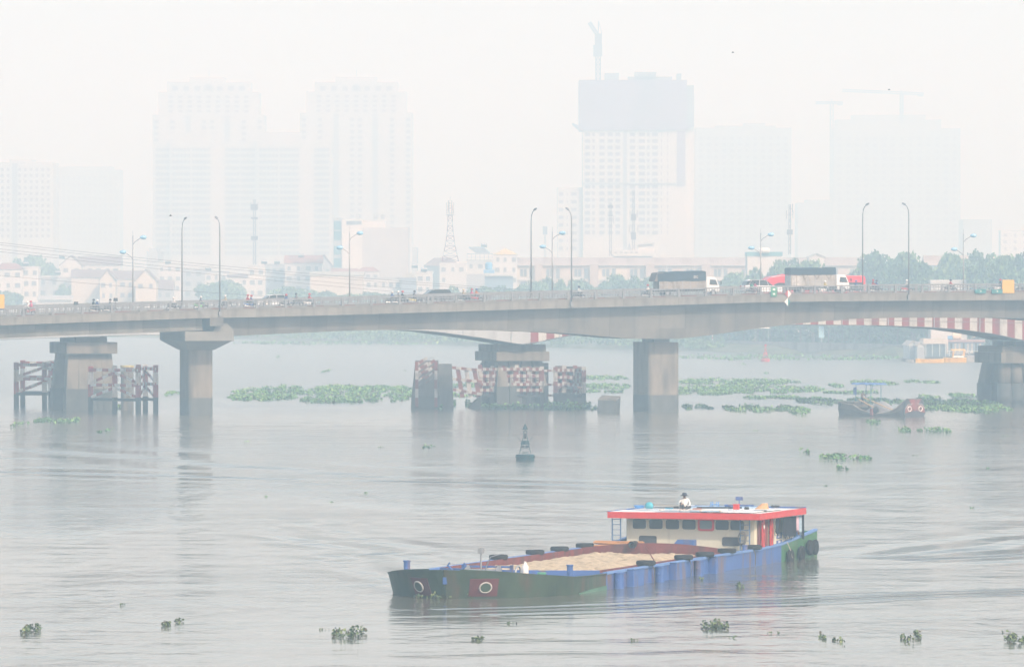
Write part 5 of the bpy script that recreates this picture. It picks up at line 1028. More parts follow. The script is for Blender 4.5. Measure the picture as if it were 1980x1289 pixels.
MB().tube([(-3.1, -.9, 1.7), (-3.0, -.9, 3.75)], .05, 6).tube([(-3.1, .9, 1.7), (-3.0, .9, 3.75)], .05, 6).tube([(-.6, -.9, .6), (-.6, -.9, 3.75)], .05, 6).tube([(-.6, .9, .6), (-.6, .9, 3.75)], .05, 6).tube([(-.6, -.9, 2.9), (-.2, -.9, 3.75)], .04, 5).build('canopy_frame', mat('teal_frame_paint', (.05, .17, .22), .6, .1, 2), boat)
b = MB(); b.loft([[(-3.5+3.6*k/8, -1.2, 3.75+.05*math.sin(k*2)), (-3.5+3.6*k/8, 1.2, 3.75+.05*math.sin(k*2)), (-3.5+3.6*k/8, 1.1, 3.92+.05*math.sin(k*2)), (-3.5+3.6*k/8, -1.1, 3.92+.05*math.sin(k*2))] for k in range(9)]).build('canopy', mat('blue_canopy', (.10, .20, .45), .7, .25, 1.5), boat)
MB().lathe((.9, -1.75, .75), [(.28, -.05), (.42, 0), (.42, .25), (.28, .3)], 16, axis='y').build('side_wheel', dark, boat); MB().box(.2, .55, -1.95, -1.6, .1, .9).build('side_bracket', red_w, boat)
def on_boat(o, x, y, z, rz=0): v = Matrix.Rotation(BR, 3, 'Z') @ Vector((x, y, z)); o.location = Vector(boat.location) + v; o.rotation_euler = (0, 0, BR+rz); return o
bam = mat('bamboo', (.5, .33, .16), .7, .15, 3)
on_boat(tag(MB().tube([(0, 0, 0), (5.3, -.4, -1.5)], .07, 6).build('bamboo_pole', bam), 'longer bamboo pole slanting forward over the gravel of the small boat', 'pole'), -1.9, -.75, 2.2)
on_boat(tag(MB().tube([(0, 0, 0), (3.2, -.2, -1.15)], .07, 6).build('bamboo_pole', bam), 'shorter bamboo pole crossing the longer one on the gravel boat', 'pole'), -2.4, -1.05, 1.95)
on_boat(tag(MB().loft([[(-.2, y, -.9), (.2, y, -.9), (.24, y, 0), (-.24, y, 0)] for y in (-.05, .05)]).build('hanging_shirt', SH['blue']), 'blue shirt hung on the rear canopy post of the gravel boat', 'shirt'), -3.1, -1.0, 3.4)
PJ = dict(pelvis=(0, 0, .92), waist=(.02, 0, 1.06), chest=(.08, 0, 1.30), neck=(.12, 0, 1.48), head=(.15, 0, 1.58), crown=(.15, 0, 1.69),
          shl=(.08, .19, 1.42), ell=(.32, .20, 1.28), wrl=(.56, .16, 1.22), hal=(.64, .15, 1.20), shr=(.08, -.19, 1.42), elr=(.34, -.20, 1.30), wrr=(.60, -.16, 1.22), har=(.68, -.15, 1.2),
          hpl=(0, .1, .9), knl=(.08, .13, .48), anl=(-.02, .14, .08), tol=(.14, .15, .03), hpr=(0, -.1, .9), knr=(.06, -.13, .48), anr=(-.04, -.14, .08), tor=(.12, -.15, .03))
man = person_body('person', PJ, BE, [SH['dark'], pants_d, skin], RAD, region_bare, fingers=(('hal', (1, 0, -.2), (0, 1, 0), 1), ('har', (1, 0, -.2), (0, -1, 0), -1)))
MB().lathe((.14, 0, 1.68), [(.10, -.04), (.105, .02), (.07, .09), (.01, .11)], 12).build('hair', hairm, man, smooth=True); MB().box(.225, .25, -.012, .012, 1.55, 1.6).build('nose', skin, man)
tag(man, 'shirtless person in dark trousers standing in the gravel boat with both arms out forward', 'person'); on_boat(man, -2.35, -.55, 1.2)

# ---------------------------------------------------------------- floating houses and yellow boats far right
Yh = 1150; HX = X_(1757, Yh)
tinw = mat('white_tin_wall', (.48, .52, .52), .6, .06, 1, stretch=(6, 1, 1)); tinr = mat('pale_tin_roof', (.52, .48, .42), .6, .1, 1, dirt=((.35, .28, .22), .3, 1))
def shed(label, px0, px1, pyr, pye, Y, dep, wall, roof, name='floating_shed', z0=.5, cat='shed', grp=None, gable=True):
    x0, x1 = X_(px0, Y), X_(px1, Y); w_ = x1-x0; ze, zr = Z_(pye, Y), Z_(pyr, Y); t = thing(name, label, cat, ((x0+x1)/2, Y, 0), 0, grp)
    MB().box(-w_/2, w_/2, 0, dep, z0, ze).build('wall', wall, t)
    if gable:
        MB().extrude([(-w_/2, .002, ze), (w_/2, .002, ze), (0, .002, zr-.1)], (0, .1, 0)).build('gable', wall, t)
        for s_ in (-1, 1): MB().extrude([(0, -.3, zr), (s_*(w_/2+.3), -.3, ze-.15), (s_*(w_/2+.3), -.3, ze), (0, -.3, zr+.15)], (0, dep+.6, 0)).build('roof', roof, t)
    else: MB().box(-w_/2-.3, w_/2+.3, -.4, dep+.3, ze, zr).build('roof', roof, t)
    MB().box(-w_/2-.3, w_/2+.3, -.8, dep+.4, -.4, z0).build('pontoon', dark, t)
    return t, w_, ze
t, w_, ze = shed('white tin boat shed with gable, leftmost of the floating sheds', 1758, 1773, 660, 667.5, 1158, 18, tinw, tinr); MB().box(-.7, .7, -.03, -.004, .6, 3.2).build('door', mat('grey_tin_door', (.3, .33, .35), .6, .1, 2), t)
t, w_, ze = shed('white tin boat shed with gable, second of the floating sheds', 1774, 1787.5, 662, 668, 1150, 16, tinw, tinr); MB().box(-.6, .6, -.03, -.004, .6, 3.0).build('door', mat('grey_tin_door', (.3, .33, .35)), t)
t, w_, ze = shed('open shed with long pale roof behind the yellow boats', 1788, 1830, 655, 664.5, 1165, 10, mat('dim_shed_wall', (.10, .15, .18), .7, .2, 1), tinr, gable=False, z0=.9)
for x in (-2, -.7, .8, 2): MB().box(x-.06, x+.06, -.5, -.38, .9, ze).build('shed_post', tinw, t)
t, w_, ze = shed('long low blue-grey floating house with white railing at the far right', 1810, 1902, 657, 661, 1172, 12, mat('blue_grey_wall', (.16, .24, .30), .7, .2, .6), mat('red_edge_roof', (.36, .25, .24), .7, .15, 1), gable=False, z0=.9)
for k in range(11):
    MB().box(-w_/2+.4+k*.85, -w_/2+.8+k*.85, -.03, -.004, 1.5, 3.6).build('window', white_w if k % 3 else glass, t)
b = MB().box(-w_/2, w_/2, -.75, -.68, 1.9, 2.0).box(-w_/2, w_/2, -.75, -.68, 1.4, 1.46)
for k in range(12): b.box(-w_/2+k*w_/11.2, -w_/2+k*w_/11.2+.08, -.74, -.69, .5, 1.9)
b.build('handrail', white, t)
for lb, px, py, r_, m in (('blue water tank on the floating house roof', 1838, 655, .5, mat('blue_tank_plastic', (.12, .3, .5), .4, .1, 2)), ('cream water tank on the floating house roof', 1850, 652, .75, mat('cream_tank', (.6, .52, .4), .5, .05, 2))):
    tag(MB().lathe((0, 0, 0), [(r_*.9, -r_*1.2), (r_, -r_), (r_, r_), (r_*.9, r_*1.2)], 14, axis='x').build('water_tank', m, loc=(X_(px, 1175), 1175, Z_(py, 1175)+r_*.3)), lb, 'water tank')
for px, lb in ((1868, 'first'), (1880, 'second'), (1891, 'third')): tag(MB().torus((0, 0, 0), .55, .18, 'y', 16, 6).build('tyre', black, loc=(X_(px, 1165), 1164.2, .95)), lb + ' tyre hanging on the side of the long floating house', 'tyre', 'tyres on the floating house')
yb = mat('yellow_boat_paint', (.80, .45, .02), .45, .08, 1)
def small_boat(label, px0, px1, Y, m, hgt, rz=0.0, cab=None):
    L = X_(px1, Y)-X_(px0, Y); t = thing('speed_boat', label, 'boat', ((X_(px0, Y)+X_(px1, Y))/2, Y, 0), rz)
    S_ = [(-.5, .02, 1.0), (-.42, .45, .95), (-.2, .95, .85), (.1, 1.1, .8), (.4, 1.05, .85), (.5, .95, .9)]
    MB().loft([[(x*L, -w*.5, -.3), (x*L, w*.5, -.3), (x*L, w, h_*hgt), (x*L, w*.8, h_*hgt+.06), (x*L, -w*.8, h_*hgt+.06), (x*L, -w, h_*hgt)] for x, w, h_ in S_]).build('hull', m, t)
    if cab:
        MB().box(-.1*L, .4*L, -.85, .85, hgt, hgt+.35, tx=.1, ty=.1).build('cockpit', white, t)
        for x in (-.1*L, .38*L): 
            for y in (-.8, .8): MB().bar((x, y, hgt+.1), (x+.3, y, cab-.1), .14, .14).build('canopy_post', m, t)
        MB().box(-.18*L, .46*L, -1.1, 1.1, cab-.12, cab+.1, tx=.15, ty=.1).build('canopy', m, t)
    return t
small_boat('long low yellow boat moored by the white tin sheds', 1770, 1824, 1142, yb, .85, R(8))
small_boat('yellow boat with a raised canopy beside the long low one', 1824, 1868, 1148, yb, 1.0, R(4), Z_(676, 1146))
o = small_boat('grey-white service boat tied at the right end of the floating house', 1858, 1898, 1154, white_w, 1.6)
small_boat('little white motor boat at the left end of the moored boats', 1751, 1766, 1146, white_w, .6)

# ---------------------------------------------------------------- water hyacinth
def hyacinth(name, label, px0, px1, py0, py1, size=None, ph=None, cover=3.0, kind=None, group=None, brown=.04, rag=.5):
    """a raft of plants between the two waterlines; leaves stand up out of the water"""
    Y1 = Yw(py1); s_ = 11000/Y1; ph = ph or min(.55, max(.18, (py1-py0)*(.55 if py1 > 1000 else .75)/s_)); Y0 = Yw(max(py0 + ph*s_*.9, 556), 0) if py1-py0 > ph*s_*1.25 else Y1 + (X_(px1, Y1)-X_(px0, Y1))*.45
    Wm = X_(px1, Y1)-X_(px0, Y1); Dm = max(.6, Y0-Y1); xc = (X_(px0, Y1)+X_(px1, Y1))/2; size = size or (.16 if Y1 < 450 else .34)
    N = int(min(9000, cover*Wm*(Dm*16/Y1*.8+ph)/(size*size*.5)))
    ncl = max(3, int(Wm*Dm/9)) if Wm > 5 else 5; ncl = min(ncl, 110)
    cu = nr.uniform(-1, 1, ncl); cv = nr.uniform(-1, 1, ncl)*np.sqrt(np.maximum(.05, 1-np.abs(cu)**2.5)); cr_ = nr.uniform(.5, 1.3, ncl)
    k = nr.randint(0, ncl, N); sx = Wm/2; sy = Dm/2; rx = cr_*Wm/2/math.sqrt(ncl)*1.1; ry = cr_*Dm/2/math.sqrt(ncl)*1.3
    th = nr.uniform(0, 2*np.pi, N); rad = np.sqrt(nr.uniform(0, 1, N))
    x = np.clip(cu[k]*sx*.96 + rx[k]*rad*np.cos(th), -sx*1.02, sx*1.02); y = cv[k]*sy*.92 + ry[k]*rad*np.sin(th)
    hk = cr_[k]/1.3; z = (nr.uniform(0, 1, N)**.8)*ph*hk*(1-.55*rad**2) + .02
    cen = np.stack([x, y, z], 1); V = leaf_faces(cen, size, .35, True)
    V[:, :, 2] = np.maximum(V[:, :, 2], -.05)
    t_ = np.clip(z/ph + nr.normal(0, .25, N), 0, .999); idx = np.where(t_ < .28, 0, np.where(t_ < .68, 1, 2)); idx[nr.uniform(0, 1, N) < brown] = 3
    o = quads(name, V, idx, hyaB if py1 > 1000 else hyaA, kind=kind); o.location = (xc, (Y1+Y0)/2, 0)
    tag(o, label, None if kind else 'floating plant', group); return o
G1 = 'rafts of water hyacinth drifting on the river'
rafts = [('raft of hyacinth between the left fender and the left round-capped pier', 306, 346, 749, 765), ('long raft of hyacinth just right of the left capped pier', 414, 560, 741, 775), ('thick raft of hyacinth in the middle of the left river half', 555, 690, 738, 778), ('raft of hyacinth touching the left side of the striped concrete block', 676, 800, 742, 779),
  ('hyacinth caught round the foot of the striped concrete block', 793, 876, 766, 791), ('low hyacinth seen through the collapsed frame', 874, 928, 735, 752), ('hyacinth between the collapsed frame and the middle fender', 868, 935, 756, 768), ('thick hyacinth heaped against the foot of the middle fender', 900, 1062, 764, 791), ('hyacinth at the foot of the narrow fender tower', 1055, 1142, 772, 793),
  ('thin far strip of hyacinth left of the right pier', 1133, 1224, 722, 736), ('middle strip of hyacinth left of the right pier', 1130, 1224, 737, 753), ('near strip of hyacinth left of the right pier', 1134, 1205, 750, 760),
  ('far raft of hyacinth right of the right pier', 1314, 1560, 728, 745), ('wide raft of hyacinth right of the right pier, nearer than the first', 1314, 1612, 739, 762), ('clump of hyacinth floating alone right of the right pier', 1330, 1382, 778, 793), ('long loose hyacinth left of the gravel boat', 1412, 1532, 779, 797), ('hyacinth clump with a ragged edge just left of the gravel boat stern', 1528, 1582, 777, 802), ('hyacinth strip behind the stern of the gravel boat', 1560, 1668, 763, 784), ('hyacinth raft behind the canopy of the gravel boat', 1655, 1752, 765, 782),
  ('far pale green raft of hyacinth behind the gravel boat canopy', 1657, 1748, 731, 746), ('flat far raft of hyacinth before the floating sheds', 1762, 1824, 731, 742), ('small round clump of hyacinth left of the far pale raft', 1618, 1652, 738, 750), ('huge raft of hyacinth from the painted bow to the right pier foot', 1788, 1990, 762, 799), ('hyacinth tuft sticking up above the huge raft', 1792, 1812, 759, 772), ('strip of hyacinth left of the rightmost pier columns', 1832, 1900, 755, 768),
  ('hyacinth clinging to the left pier fender at the waterline', 152, 270, 781, 792), ('patch of hyacinth in front of the left pier', 57, 116, 802, 818), ('yellowish hyacinth patch right of the one in front of the left pier', 113, 140, 805, 818)]
rafts += [('near fringe of hyacinth below the long raft by the left capped pier', 420, 560, 756, 777), ('far fringe of hyacinth between the left capped pier and the striped block', 600, 790, 741, 757), ('loose near fringe of hyacinth left of the striped block', 575, 720, 765, 780),
  ('narrow far hyacinth strip just right of the right pier, above the wide raft', 1314, 1420, 752, 764), ('scattered hyacinth between the lone clump and the gravel boat', 1440, 1560, 762, 772), ('thin hyacinth line reaching from the wide raft toward the gravel boat canopy', 1600, 1700, 752, 762), ('second layer of hyacinth inside the huge raft at the right edge', 1850, 1990, 770, 800)]
for lb, a, b_, c_, d_ in rafts: hyacinth('water_hyacinth', lb, a, b_, c_, d_, group=G1, cover=7 if 'foot of' in lb else 5, ph=1.0 if 'foot of' in lb and 'huge' not in lb else None)
clumps = [('hyacinth clump alone near the left edge, below the left fender', 11, 29, 810, 826), ('small hyacinth clump far out, left of the striped block', 617, 634, 712, 721), ('tiny hyacinth clump above the green buoy to its left', 818, 833, 856, 867), ('hyacinth clump floating right of the gravel boat bow', 1804, 1848, 820, 838), ('long hyacinth clump right below the gravel boat', 1588, 1693, 867, 890), ('tall little hyacinth under the long clump below the gravel boat', 1626, 1643, 892, 910), ('pair of small hyacinth plants left of the long clump', 1559, 1573, 862, 880),
  ('hyacinth clump in the bottom left corner area, dark green', 25, 67, 1200, 1227), ('pale brown hyacinth clump at the bottom, left of centre', 305, 345, 1190, 1211), ('large hyacinth clump at the bottom centre below the barge bow', 640, 701, 1206, 1237), ('dense hyacinth clump at the bottom below the barge stern', 1354, 1411, 1193, 1221), ('small dark hyacinth at the bottom right, first of two tiny ones', 1579, 1598, 1222, 1238), ('small dark hyacinth at the bottom right, second of two tiny ones', 1617, 1634, 1229, 1244), ('hyacinth clump at the bottom right, left half of a pair', 1750, 1776, 1221, 1243), ('hyacinth clump at the bottom right, right half of a pair', 1774, 1798, 1213, 1236), ('hyacinth clump cut by the right photo edge at the bottom', 1950, 1992, 1216, 1245),
  ('hyacinth tangle pushed along by the barge bow at its left eye', 800, 872, 1134, 1160), ('brown stalks and leaves pushed along before the barge stem', 858, 930, 1128, 1157), ('tiny plant floating below the blue barge hull', 1426, 1440, 1122, 1138), ('wisp of floating weed right below the barge hull', 1352, 1364, 1113, 1121), ('scrap of weed near the bottom centre', 912, 938, 1226, 1238), ('small hyacinth far off at the upper left water', 528, 540, 684, 692), ('lone plant just left of the red buoy in the distance', 1436, 1444, 700, 706), ('small floating plant below the red buoy', 1481, 1492, 716, 724), ('second small clump left of the gravel boat bow, near the water edge', 1745, 1790, 822, 836), ('thin weeds drifting below the gravel boat stern', 1690, 1722, 806, 822), ('small hyacinth by the base of the left pier', 184, 208, 826, 836), ('small clump in the gap right of the narrow fender tower', 1140, 1156, 778, 793)]
for lb, a, b_, c_, d_ in clumps: hyacinth('water_hyacinth', lb, a, b_, c_, d_, group='single clumps of water hyacinth', cover=2.2, size=(.15 if c_ > 1100 else .26), brown=.35 if 'brown' in lb else .08)
tag(hyacinth('bank_hyacinth', None, 1316, 1762, 681, 698, size=.55, ph=.7, cover=1.8, kind='stuff'), 'belt of hyacinth along the far quay')
tag(hyacinth('bank_hyacinth', None, 440, 935, 655, 668, size=.7, ph=.8, cover=1.6, kind='stuff'), 'belt of hyacinth along the far bank behind the middle span')
for i in range(34):
    py = rnd.choice([rnd.uniform(665, 720), rnd.uniform(820, 1000), rnd.uniform(1160, 1280)]); px = rnd.uniform(0, 1980); w_ = 11000/Yw(py)*.5
    if 740 < px < 1610 and 980 < py < 1170: continue
    hyacinth('floating_weed', 'tiny scrap of green weed drifting on open water', px, px+w_, py-3, py, size=.12 if py > 800 else .3, ph=.10 if py > 800 else .25, cover=1.1, group='scraps of weed on open water')
# ---------------------------------------------------------------- buildings beyond the river
wall_w = mat('white_wall', (.56, .55, .53), .8, .06, .15, dirt=((.38, .36, .34), .25, .1)); wall_c = mat('cream_house_wall', (.55, .50, .42), .8, .06, .2, dirt=((.4, .33, .26), .2, .15)); wall_g = mat('grey_house_wall', (.36, .38, .40), .8, .08, .2, dirt=((.22, .23, .24), .3, .15))
wall_p = mat('peach_wall', (.56, .40, .28), .8, .08, .2); tile = mat('red_tile_roof', (.30, .15, .115), .8, .15, .5, dirt=((.2, .12, .1), .3, .2)); tile_b = mat('brown_tile_roof', (.21, .155, .14), .8, .15, .5); tin = mat('light_tin_roof', (.42, .42, .40), .6, .1, .3); tin_b = mat('blue_tin_roof', (.10, .27, .30), .6, .1, .3)
win_m = mat('window_dark_glass', (.15, .19, .21), .3, .2, .5, spec=.5); win_f = mat('far_window_glass', (.10, .11, .16), .4, .2, .2); gn = mat('scaffold_net_blue', (.22, .17, .27), .9, .15, .05, dirt=((.08, .09, .12), .3, .05)); row_roof = mat('pinkish_roof', (.42, .36, .32), .85, .08, .1, dirt=((.3, .24, .2), .3, .1)); row_wall = mat('pinkish_row_wall', (.48, .42, .37), .8, .08, .15)
UB = MB().box(-.5, .5, -.5, .5, -.5, .5); _ub = {}
def windows(parent, rects, y, m, name='window', th=.24, limit=100):
    """the first 100 are parts, the rest one stuff part"""
    key = (name, m.name)
    for i, (x0, x1, z0, z1) in enumerate(rects[:limit]):
        if key not in _ub: o = MB().box(-.5, .5, -.5, .5, -.5, .5).build(name, m, parent); _ub[key] = o.data
        else: o = bpy.data.objects.new(name, _ub[key]); C.objects.link(o); o.parent = parent
        o.location = ((x0+x1)/2, y - .03, (z0+z1)/2); o.scale = (x1-x0, th, z1-z0)
    if len(rects) > limit:
        b = MB()
        for x0, x1, z0, z1 in rects[limit:]: b.box(x0, x1, y-.03-th/2, y-.03+th/2, z0, z1)
        b.build(name, m, parent, kind='stuff')
def grid(x0, x1, z0, z1, nx, nz, fw=.5, fh=.45, cols=None):
    dx, dz = (x1-x0)/nx, (z1-z0)/nz; out = []
    for j in range(nz):
        for i in (cols if cols is not None else range(nx)): out.append((x0+(i+.5-fw/2)*dx, x0+(i+.5+fw/2)*dx, z0+(j+.5-fh/2)*dz, z0+(j+.5+fh/2)*dz))
    return out[::-1]
GZ = 2.0
def block(parent, px0, px1, py, Y, xc, m, y0=0, dep=30, name='wall', zb=0, pyb=None):
    return MB().box(X_(px0, Y)-xc, X_(px1, Y)-xc, y0, y0+dep, (Z_(pyb, Y)-GZ) if pyb else zb, Z_(py, Y)-GZ).build(name, m, parent)
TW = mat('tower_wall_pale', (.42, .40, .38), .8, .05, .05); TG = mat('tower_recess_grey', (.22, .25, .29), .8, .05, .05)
# twin towers
Y = 3500; s_ = F/Y
def tower(label, xc_px, name='apartment_tower'): return thing(name, label, 'building', (X_(xc_px, Y), Y, GZ))
for (cx_, tiers, lb) in ((402, [(295, 510, 222, 0), (306, 500, 178, 3), (322, 483, 158, 6), (365, 433, 149, 10)], 'left one of two pale twin apartment towers with stepped tops'),
                         (688, [(580, 797, 218, 0), (592, 785, 177, 3), (608, 768, 158, 6), (648, 727, 148, 10)], 'right one of two pale twin apartment towers with stepped tops')):
    t = tower(lb, cx_); xc = X_(cx_, Y)
    for i, (a, b_, py, y0) in enumerate(tiers): block(t, a, b_, py, Y, xc, TW, y0, 40-2*y0, 'wall' if i == 0 else 'setback_storey', 0 if i == 0 else Z_(tiers[i-1][2], Y)-GZ)
    zt = Z_(tiers[0][2]+8, Y)-GZ; x0, x1 = X_(tiers[0][0], Y)-xc, X_(tiers[0][1], Y)-xc
    windows(t, grid(x0, x1, zt-9*3.7, zt, 14, 9, .5, .5, [0, 2, 6, 7, 11, 13]) + grid(x0, x1, zt-20*3.7, zt-9*3.7, 14, 11, .5, .5, [0, 2, 6, 7, 9, 11, 13]), -.1, win_f)
    windows(t, grid(X_(tiers[1][0]+15, Y)-xc, X_(tiers[1][1]-15, Y)-xc, Z_(tiers[1][2]+42, Y)-GZ, Z_(tiers[1][2]+5, Y)-GZ, 9, 4, .45, .5), 2.9, win_f)
    windows(t, grid(X_(tiers[2][0]+5, Y)-xc, X_(tiers[2][1]-5, Y)-xc, Z_(tiers[2][2]+18, Y)-GZ, Z_(tiers[2][2]+8, Y)-GZ, 7, 1, .5, .9), 5.9, win_f)
    MB().torus((0, 5.8, Z_(tiers[2][2]+14, Y)-GZ), 2.6, .5, 'y', 20, 6).build('emblem_ring', TG, t)
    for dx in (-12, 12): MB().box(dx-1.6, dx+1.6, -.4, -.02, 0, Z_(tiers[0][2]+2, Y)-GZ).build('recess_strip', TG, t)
    MB().tube([(0, 15, Z_(tiers[3][2], Y)-GZ), (0, 15, Z_(tiers[3][2]-14, Y)-GZ)], .15, 4).build('mast', TG, t)
Y = 3380; t = thing('apartment_block', 'long lower balcony block joining the feet of the pale twin towers', 'building', (X_(470, Y), Y, GZ)); xc = X_(470, Y)
block(t, 298, 640, 275, Y, xc, TW, 0, 40); block(t, 330, 412, 258, Y, xc, TW, -3, 20, 'bay'); block(t, 498, 582, 256, Y, xc, TW, -3, 20, 'bay')
bb = []
for a, b_, n_ in ((300, 328, 1), (332, 409, 2), (434, 494, 2), (500, 580, 2), (606, 638, 1)):
    z1 = Z_(284, Y)-GZ; nz = 18; x0, x1 = X_(a, Y)-xc, X_(b_, Y)-xc
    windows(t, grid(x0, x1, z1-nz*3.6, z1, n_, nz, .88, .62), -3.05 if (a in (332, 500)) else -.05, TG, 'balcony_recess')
    windows(t, grid(x0, x1, z1-nz*3.6, z1, n_*5, nz, .5, .5), -3.2 if (a in (332, 500)) else -.2, win_f, limit=20)
# construction tower
Y = 2900; t = thing('tower_under_construction', 'unfinished tower wrapped in dark blue netting at the top, crane beside it', 'building', (X_(1230, Y), Y, GZ)); xc = X_(1230, Y)
TC = mat('unfinished_tower_wall', (.50, .48, .44), .8, .05, .05)
block(t, 1127, 1325, 250, Y, xc, TC, 0, 34); block(t, 1326, 1343, 180, Y, xc, TC, 6, 24, 'side_bay'); 
nt_ = block(t, 1120, 1328, 155, Y, xc, gn, -1.2, 36, 'safety_net', pyb=252); block(t, 1329, 1342, 165, Y, xc, TG, 4, 28, 'upper_side', pyb=245)
MB().extrude([(X_(1120, Y)-xc, -1, Z_(250, Y)-GZ), (X_(1120, Y)-xc, -1, Z_(243, Y)-GZ), (X_(1107, Y)-xc, -1, Z_(238, Y)-GZ)], (0, 30, 0)).extrude([(X_(1329, Y)-xc, -1, Z_(250, Y)-GZ), (X_(1343, Y)-xc, -1, Z_(240, Y)-GZ), (X_(1329, Y)-xc, -1, Z_(243, Y)-GZ)], (0, 30, 0)).build('catch_net', gn, nt_)
for a, b_, py in ((1170, 1197, 141), (1215, 1300, 148), (1228, 1269, 139), (1310, 1318, 142)): block(t, a, b_, py, Y, xc, TG, 6, 14, 'roof_structure', pyb=155.2)
z1 = Z_(254, Y)-GZ
cols = [(1131, 1141), (1145, 1150), (1159, 1169), (1175, 1185), (1190, 1199), (1218, 1228), (1235, 1247), (1251, 1256), (1261, 1272), (1278, 1280), (1290, 1292)]
rect = [(X_(a, Y)-xc, X_(b_, Y)-xc, z1-(j+1)*3.33+.8, z1-(j+1)*3.33+2.6) for j in range(16) for a, b_ in cols]
windows(t, rect, -.05, win_f)
MB().box(X_(1205, Y)-xc, X_(1212, Y)-xc, -.3, -.02, 0, z1).build('recess_strip', TG, t); MB().box(X_(1309, Y)-xc, X_(1325, Y)-xc, -.5, -.02, Z_(360, Y)-GZ, z1).build('side_net', gn, t)
MB().box(X_(1125, Y)-xc, X_(1326, Y)-xc, -.9, -.02, Z_(356, Y)-GZ, Z_(354, Y)-GZ).build('ledge', TG, t)
t = thing('apartment_block', 'lower wing attached left of the netted unfinished tower', 'building', (X_(1102, Y), Y, GZ)); xc = X_(1102, Y); block(t, 1078, 1126, 362, Y, xc, TC, 3, 28)
windows(t, [(X_(a, Y)-xc, X_(b_, Y)-xc, Z_(374+15*j+4, Y)-GZ, Z_(374+15*j-2, Y)-GZ) for j in range(8) for a, b_ in ((1081, 1089), (1096, 1098), (1104, 1115))], 2.95, win_f)
cr = mat('crane_steel', (.16, .16, .18), .7, .1, 1)
def lattice(b, p0, p1, w_, n_, r=.12, w1=None):
    p0 = Vector(p0); p1 = Vector(p1); d = (p1-p0).normalized(); a = d.cross(Vector((0, 1, 0)) if abs(d.y) < .9 else Vector((1, 0, 0))).normalized(); c_ = d.cross(a); w1 = w_ if w1 is None else w1
    P_ = lambda t, k: p0.lerp(p1, t) + (a*(1 if k in (0, 3) else -1) + c_*(1 if k < 2 else -1)) * ((w_ + (w1-w_)*t)/2)
    for k in range(4):
        b.bar(P_(0, k), P_(1, k), 2*r, 2*r)
        for i in range(n_): b.bar(P_(i/n_, k), P_((i+1)/n_, (k+1) % 4), 1.3*r, 1.3*r); b.bar(P_((i+1)/n_, k), P_((i+1)/n_, (k+1) % 4), 1.3*r, 1.3*r)
    return b
t = thing('tower_crane', 'luffing crane with raised jib beside the netted tower', 'crane', (X_(1157, Y), Y+10, GZ)); z = lambda py: Z_(py, Y)-GZ
b = MB(); lattice(b, (0, 0, z(250)), (0, 0, z(106)), 2.3, 16, .25).build('mast', cr, t); MB().box(-2.4, 2.0, -2, 2, z(108), z(86)).build('climbing_cage', cr, t); MB().box(-1.6, 1.9, -1.4, 1.4, z(86), z(64)).build('machinery_cab', cr, t)
lattice(MB(), (0, 0, z(68)), (-4.4, 0, z(43)), 1.5, 5, .25).build('jib', cr, t); MB().bar((0, 0, z(66)), (.3, 0, z(40)), .5, .5).bar((.3, 0, z(40)), (1.9, 0, z(64)), .3, .3).build('back_mast', cr, t)
# faint far towers
def far_tower(label, steps, Y, m, net=None, rows=None):
    cx_ = (steps[0][0]+steps[0][1])/2; t = thing('high_rise', label, 'building', (X_(cx_, Y), Y, GZ)); xc = X_(cx_, Y)
    for i, (a, b_, py) in enumerate(steps): block(t, a, b_, py, Y, xc, m, 2*i, 36-3*i, 'wall' if i == 0 else 'setback_storey', 0 if i == 0 else Z_(steps[0][2], Y)-GZ if steps[0][2] > py else 0)
    if rows:
        nx, nz, p0, p1 = rows; windows(t, grid(X_(steps[0][0], Y)-xc+1, X_(steps[0][1], Y)-xc-1, Z_(p1, Y)-GZ, Z_(p0, Y)-GZ, nx, nz, .45, .5), -.05, win_f)
    return t
TF = mat('far_tower_wall', (.30, .32, .33), .8, .06, .05)
far_tower('faint wide tower standing right behind the netted unfinished tower', [(1345, 1530, 247), (1385, 1500, 243), (1440, 1480, 238)], 4000, TF, rows=(12, 18, 262, 480))
far_tower('broad faint tower with stepped roof below the two far cranes', [(1612, 1857, 248), (1618, 1820, 231), (1650, 1790, 222)], 4300, TF, rows=(14, 16, 262, 470))
far_tower('pale tower with a dark vertical strip at the left edge of the photo', [(-60, 103, 314), (18, 60, 308)], 3000, mat('left_tower_wall', (.46, .46, .45), .8, .05, .05), rows=(14, 12, 322, 462))
MB().box(X_(24, 3000)-X_(21.5, 3000), X_(34, 3000)-X_(21.5, 3000), -.5, -.02, 5, Z_(316, 3000)-GZ).build('recess_strip', TG, [o for o in C.objects if o.name.startswith('high_rise')][-1])
far_tower('very faint long block between the left tower and the twin towers', [(105, 232, 328), (112, 215, 322)], 4400, TF, rows=(12, 10, 338, 470))
far_tower('faint low block right of the widest far tower', [(1862, 1918, 424)], 3600, TF); far_tower('faint low block left of the widest far tower', [(1542, 1610, 392), (1560, 1604, 386)], 3800, TF)
far_tower('small stub of a building at the left foot of the twin towers', [(284, 306, 486), (287, 302, 479)], 2300, wall_g)
far_tower('grey block at the right foot of the twin towers', [(797, 806, 478)], 2500, wall_g)
